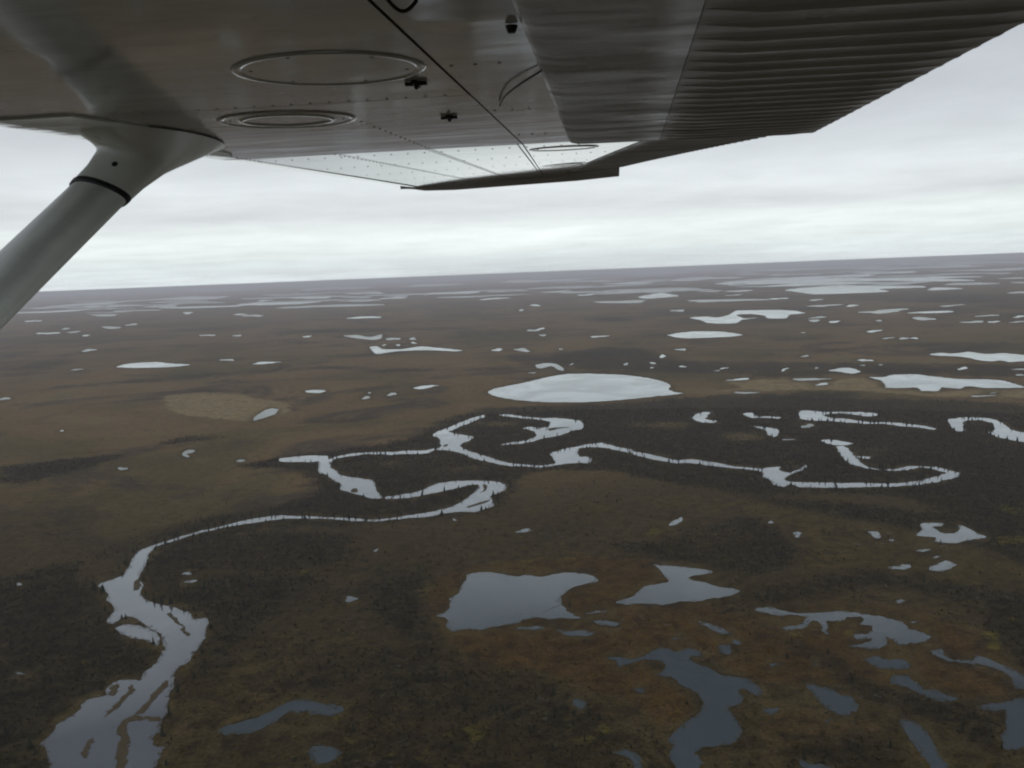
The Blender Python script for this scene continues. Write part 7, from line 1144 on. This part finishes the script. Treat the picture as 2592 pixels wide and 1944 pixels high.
# round inspection covers: proud disc with raised rim and screws
def ring_pts(cx, s, r, dz, n=40): return [(cx + r * cos(2 * pi * k / n), s + r * sin(2 * pi * k / n), hw(cx, s + r * sin(2 * pi * k / n)) + dz) for k in range(n)]
def cover(cx, s, r, mat, inner=False):
    rings = [ring_pts(cx, s, r + .003, -.0004), ring_pts(cx, s, r + .001, -.0022), ring_pts(cx, s, r - .004, -.0028), ring_pts(cx, s, r - .009, -.0020), ring_pts(cx, s, r - .011, -.0010), ring_pts(cx, s, r - .0118, -.0010), ring_pts(cx, s, r - .016, -.0010)]
    if inner: rings += [ring_pts(cx, s, r * .72, -.0010), ring_pts(cx, s, r * .70, -.0011), ring_pts(cx, s, r * .68, -.0035), ring_pts(cx, s, r * .64, -.0036), ring_pts(cx, s, r * .62, -.0012), ring_pts(cx, s, r * .60, -.0010), ring_pts(cx, s, r * .58, -.0010)]
    rings += [ring_pts(cx, s, r * .3, -.0010)]
    me_o = loft('inspection_cover', rings[::-1], mat)
    V, F = [], []
    for k in range(6):
        a = 2 * pi * k / 6 + .3; dome(V, F, cx + (r - .022) * cos(a), s + (r - .022) * sin(a), .0034, .0008, -.0010)
    link('screw', mesh_py('screw', V, F, MAT['metal']), me_o, kind='stuff')
def dome(V, F, c, s, r, hgt, dz=0.0, n=6):
    b0 = len(V); h0 = hw(c, s) + dz
    for k in range(n): V.append((c + r * cos(2 * pi * k / n), s + r * sin(2 * pi * k / n), h0 + .0003))
    for k in range(n): V.append((c + r * .6 * cos(2 * pi * k / n), s + r * .6 * sin(2 * pi * k / n), h0 - hgt))
    for k in range(n): F.append([b0 + (k + 1) % n, b0 + k, b0 + n + k, b0 + n + (k + 1) % n])
    F.append([b0 + n + k for k in range(n - 1, -1, -1)])
cover(-.345, 1.17, .122, MAT['paint'])
cover(-.575, 1.655, .125, MAT['paint'], True)
cover(-.105, 2.80, .105, MAT['outer'])
cover(-.165, 4.25, .105, MAT['outer'])
# rivet rows
V, F = [], []
def row_s(s, c0, c1, step=.032):
    n = int((c1 - c0) / step)
    for k in range(n + 1): dome(V, F, c0 + k * step, s, .0032, .0012)
def row_c(fc, s0, s1, off, step=.034):
    n = int((s1 - s0) / step)
    for k in range(n + 1):
        s = s0 + k * step; dome(V, F, fc(s) + off, s, .0032, .0012)
for s in (1.462,): row_s(s, -.98, -.225)
for s in (2.62, 3.2, 3.85, 4.5, 5.1, 5.65): row_s(s, c_le(s) + .1, c_hinge(s) - .02, .05)
for s in (1.2, 1.7, 2.2): row_s(s, -.19, -.12)
row_c(c_a, SC, 5.7, -.014, .05)
row_c(c_b, SC, 5.7, -.012, .05); row_c(c_d, SC, 5.7, -.012, .05)
row_c(front, .3, 5.7, .012)
row_c(c_d, 1.6, SC, 0, .05)
link('rivets', mesh_py('rivets', V, F, MAT['metal']), plane, kind='stuff')
# fuel drains: short cross shaped valves
def drain(c, s):
    V, F = [], []
    dome(V, F, c, s, .009, .004, 0, 10); dome(V, F, c, s, .004, .008, -.003, 8)
    for a in (0, pi / 2):
        ca, sa = cos(a), sin(a); b0 = len(V); h0 = hw(c, s)
        for z in (0, -.005):
            for q, w_ in ((-1, -1), (1, -1), (1, 1), (-1, 1)):
                x, y = q * .016, w_ * (.0035 if abs(q) else 0); V.append((c + x * ca - y * sa, s + x * sa + y * ca, h0 + z - .0006 - .0004 * (a > 0)))
        for f in ([0, 1, 2, 3], [7, 6, 5, 4], [0, 4, 5, 1], [1, 5, 6, 2], [2, 6, 7, 3], [3, 7, 4, 0]): F.append([b0 + k for k in f])
    link('fuel_drain', mesh_py('fuel_drain', V, F, MAT['rubber']), plane)
drain(-.26, 1.31); drain(-.285, 1.745)
# tubes: bonding wire in the flap cove and cable loop near the root
def tube(name, pts, r, mat, n=8, parent=None):
    rings = []
    P = [Vector(p) for p in pts]
    for k, p in enumerate(P):
        d = (P[min(k + 1, len(P) - 1)] - P[max(k - 1, 0)]).normalized(); a = d.cross(Vector((0, 0, 1)) if abs(d.z) < .9 else Vector((1, 0, 0))).normalized(); b_ = d.cross(a)
        rings.append([tuple(p + a * r * cos(2 * pi * q / n) + b_ * r * sin(2 * pi * q / n)) for q in range(n)])
    return loft(name, rings, mat, parent=parent)
def arc(c0, s0, c1, s1, bend, sag, n=10):
    out = []
    for k in range(n + 1):
        u = k / n; c = c0 + (c1 - c0) * u + bend * sin(pi * u); s = s0 + (s1 - s0) * u; out.append((c, s, hw(c, s) - .004 - sag * sin(pi * u)))
    return out
tube('bonding_wire', arc(-.17, 1.60, -.06, 1.22, -.018, .004), .0016, MAT['cable'])
tube('cable_loop', arc(-.185, .82, -.16, .83, 0, .010), .0018, MAT['cable'])
V, F = [], []; dome(V, F, -.088, .975, .007, .007, -.002, 10)
link('flap_bumper', mesh_py('flap_bumper', V, F, MAT['rubber']), plane)

# lift strut with its flared cuff
PA = Vector((-.921, 1.60, .1794)); PB = Vector((-1.002, 1.40, .0034)); D = (PA - PB)
ax = D.normalized(); cx = (Vector((1, 0, 0)) - ax * ax.x).normalized(); tx_ = ax.cross(cx)
def strut_ring(k, wc, wt, off=Vector((0, 0, 0)), n=28):
    o = PA + D * k + off; out = []
    for q in range(n):
        a = 2 * pi * q / n; u = cos(a)
        t_ = wt * sin(a) * (1 - .25 * u)
        out.append(tuple(o + cx * (wc * u) + tx_ * t_))
    return out
def dark_reflection(m):  # dark ground reflection painted into the colour as a stripe along the strut
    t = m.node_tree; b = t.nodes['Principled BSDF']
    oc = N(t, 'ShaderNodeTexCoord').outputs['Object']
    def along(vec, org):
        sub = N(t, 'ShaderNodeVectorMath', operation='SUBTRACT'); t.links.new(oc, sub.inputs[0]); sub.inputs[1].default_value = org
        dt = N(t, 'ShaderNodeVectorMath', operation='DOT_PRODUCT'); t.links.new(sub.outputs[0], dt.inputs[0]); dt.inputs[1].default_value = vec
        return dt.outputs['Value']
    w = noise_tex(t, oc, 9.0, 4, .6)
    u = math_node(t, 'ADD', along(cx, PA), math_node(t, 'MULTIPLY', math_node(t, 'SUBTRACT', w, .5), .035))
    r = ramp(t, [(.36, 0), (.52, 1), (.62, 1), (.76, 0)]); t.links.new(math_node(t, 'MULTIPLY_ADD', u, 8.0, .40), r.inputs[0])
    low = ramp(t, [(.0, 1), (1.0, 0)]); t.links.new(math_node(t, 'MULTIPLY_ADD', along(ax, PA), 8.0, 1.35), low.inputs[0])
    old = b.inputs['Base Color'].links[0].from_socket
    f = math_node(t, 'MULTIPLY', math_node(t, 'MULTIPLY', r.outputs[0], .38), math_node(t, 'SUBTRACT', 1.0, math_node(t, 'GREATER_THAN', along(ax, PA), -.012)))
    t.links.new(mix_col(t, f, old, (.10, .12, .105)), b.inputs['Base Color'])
MAT['strut'] = paint_material('strut_paint_dark_reflection', (.84, .88, .84), .20, .0012, .25)
dark_reflection(MAT['strut'])
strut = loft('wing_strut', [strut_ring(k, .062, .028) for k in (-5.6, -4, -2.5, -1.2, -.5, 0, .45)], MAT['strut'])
loft('rubber_band', [strut_ring(-.040, .0625, .0285), strut_ring(-.036, .0660, .0320), strut_ring(-.002, .0668, .0328), strut_ring(.004, .0625, .0285)], MAT['rubber'], parent=strut)
def plane_ring(fc, fs, n=28, dz=-.003):
    out = []
    for q in range(n):
        a = 2 * pi * q / n
        c0, s0 = -.935, 1.865
        c = c0 + fc * cos(a); s = s0 + fs * sin(a) * (1.0 if sin(a) > 0 else 1.0) - .10 * cos(a)
        zz = 0
        x = c - c_le(s)
        if x < .10: zz = np.interp(-x, [-.10, -.05, -.015, .02, .05, .075], [0, .001, .005, .014, .028, .048])
        out.append((c, s, hw(c, s) + zz + dz))
    return out
def mix_ring(a, b_, u): return [tuple(Vector(p) * (1 - u) + Vector(q) * u for _ in (0,))[0] for p, q in zip(a, b_)]
base_r = strut_ring(-.03, .065, .031); mid_r = strut_ring(.30, .074, .036); top_r = plane_ring(.125, .285)
# start both rings from the aft side and run the same way round
rings = [base_r, strut_ring(.15, .068, .033)]
for u, w_ in ((.12, .3), (.3, .45), (.55, .62), (.8, .82), (1, 1)):
    rings.append([tuple(x) for x in mix_ring(mid_r, top_r, u)])
cuff = loft('strut_cuff', rings, MAT['strutpaint'], parent=strut)
bpy.context.view_layer.update()
hit, loc, nor, _ = cuff.ray_cast(Vector((0, 0, 0)), Vector((-0.4830, 0.8668, 0.1241)))
if hit:
    bb = bmesh.new(); bmesh.ops.create_uvsphere(bb, u_segments=12, v_segments=8, radius=.0045)
    me = bpy.data.meshes.new('bolt'); bb.to_mesh(me); bb.free(); me.materials.append(MAT['rubber'])
    bo = link('bolt', me, cuff); bo.location = loc; bo.scale = (1.3, 1.3, .45); bo.rotation_euler = nor.to_track_quat('Z', 'Y').to_euler()
out = [(-.86, 1.42), (-.835, 1.62), (-.90, 1.98), (-.955, 2.30), (-.985, 2.30), (-.995, 1.9), (-.995, 1.42)]
n_ = len(out)
link('cuff_plate', mesh_py('cuff_plate', [(c, s, hw(c, s) - .0042) for c, s in out] + [(c, s, hw(c, s) - .0005) for c, s in out],
     [list(range(n_)), list(range(2 * n_ - 1, n_ - 1, -1))] + [[(k + 1) % n_, k, n_ + k, n_ + (k + 1) % n_] for k in range(n_)], MAT['strutpaint']), strut)
# ------------------------------------------------------------------ haze: the air between the camera and the horizon
HM = bpy.data.materials.new('haze'); HM.use_nodes = True
ht = HM.node_tree
for n in list(ht.nodes): ht.nodes.remove(n)
pv = N(ht, 'ShaderNodeVolumePrincipled'); pv.inputs['Color'].default_value = (.955, .945, 1.0, 1); pv.inputs['Density'].default_value = 5.6e-5
pv.inputs['Anisotropy'].default_value = 0.45
ho = N(ht, 'ShaderNodeOutputMaterial'); ht.links.new(pv.outputs[0], ho.inputs['Volume'])
R_, B_, T_ = 122000.0, -2.5, 302.0
V = [(sx_ * R_, sy_ * R_, z) for z in (B_, T_) for sx_, sy_ in ((-1, -1), (1, -1), (1, 1), (-1, 1))]
F = [[3, 2, 1, 0], [4, 5, 6, 7], [0, 1, 5, 4], [1, 2, 6, 5], [2, 3, 7, 6], [3, 0, 4, 7]]
link('haze', mesh_py('haze', V, F, HM), kind='stuff', label='thin blue-grey haze over the far tundra', category='haze')
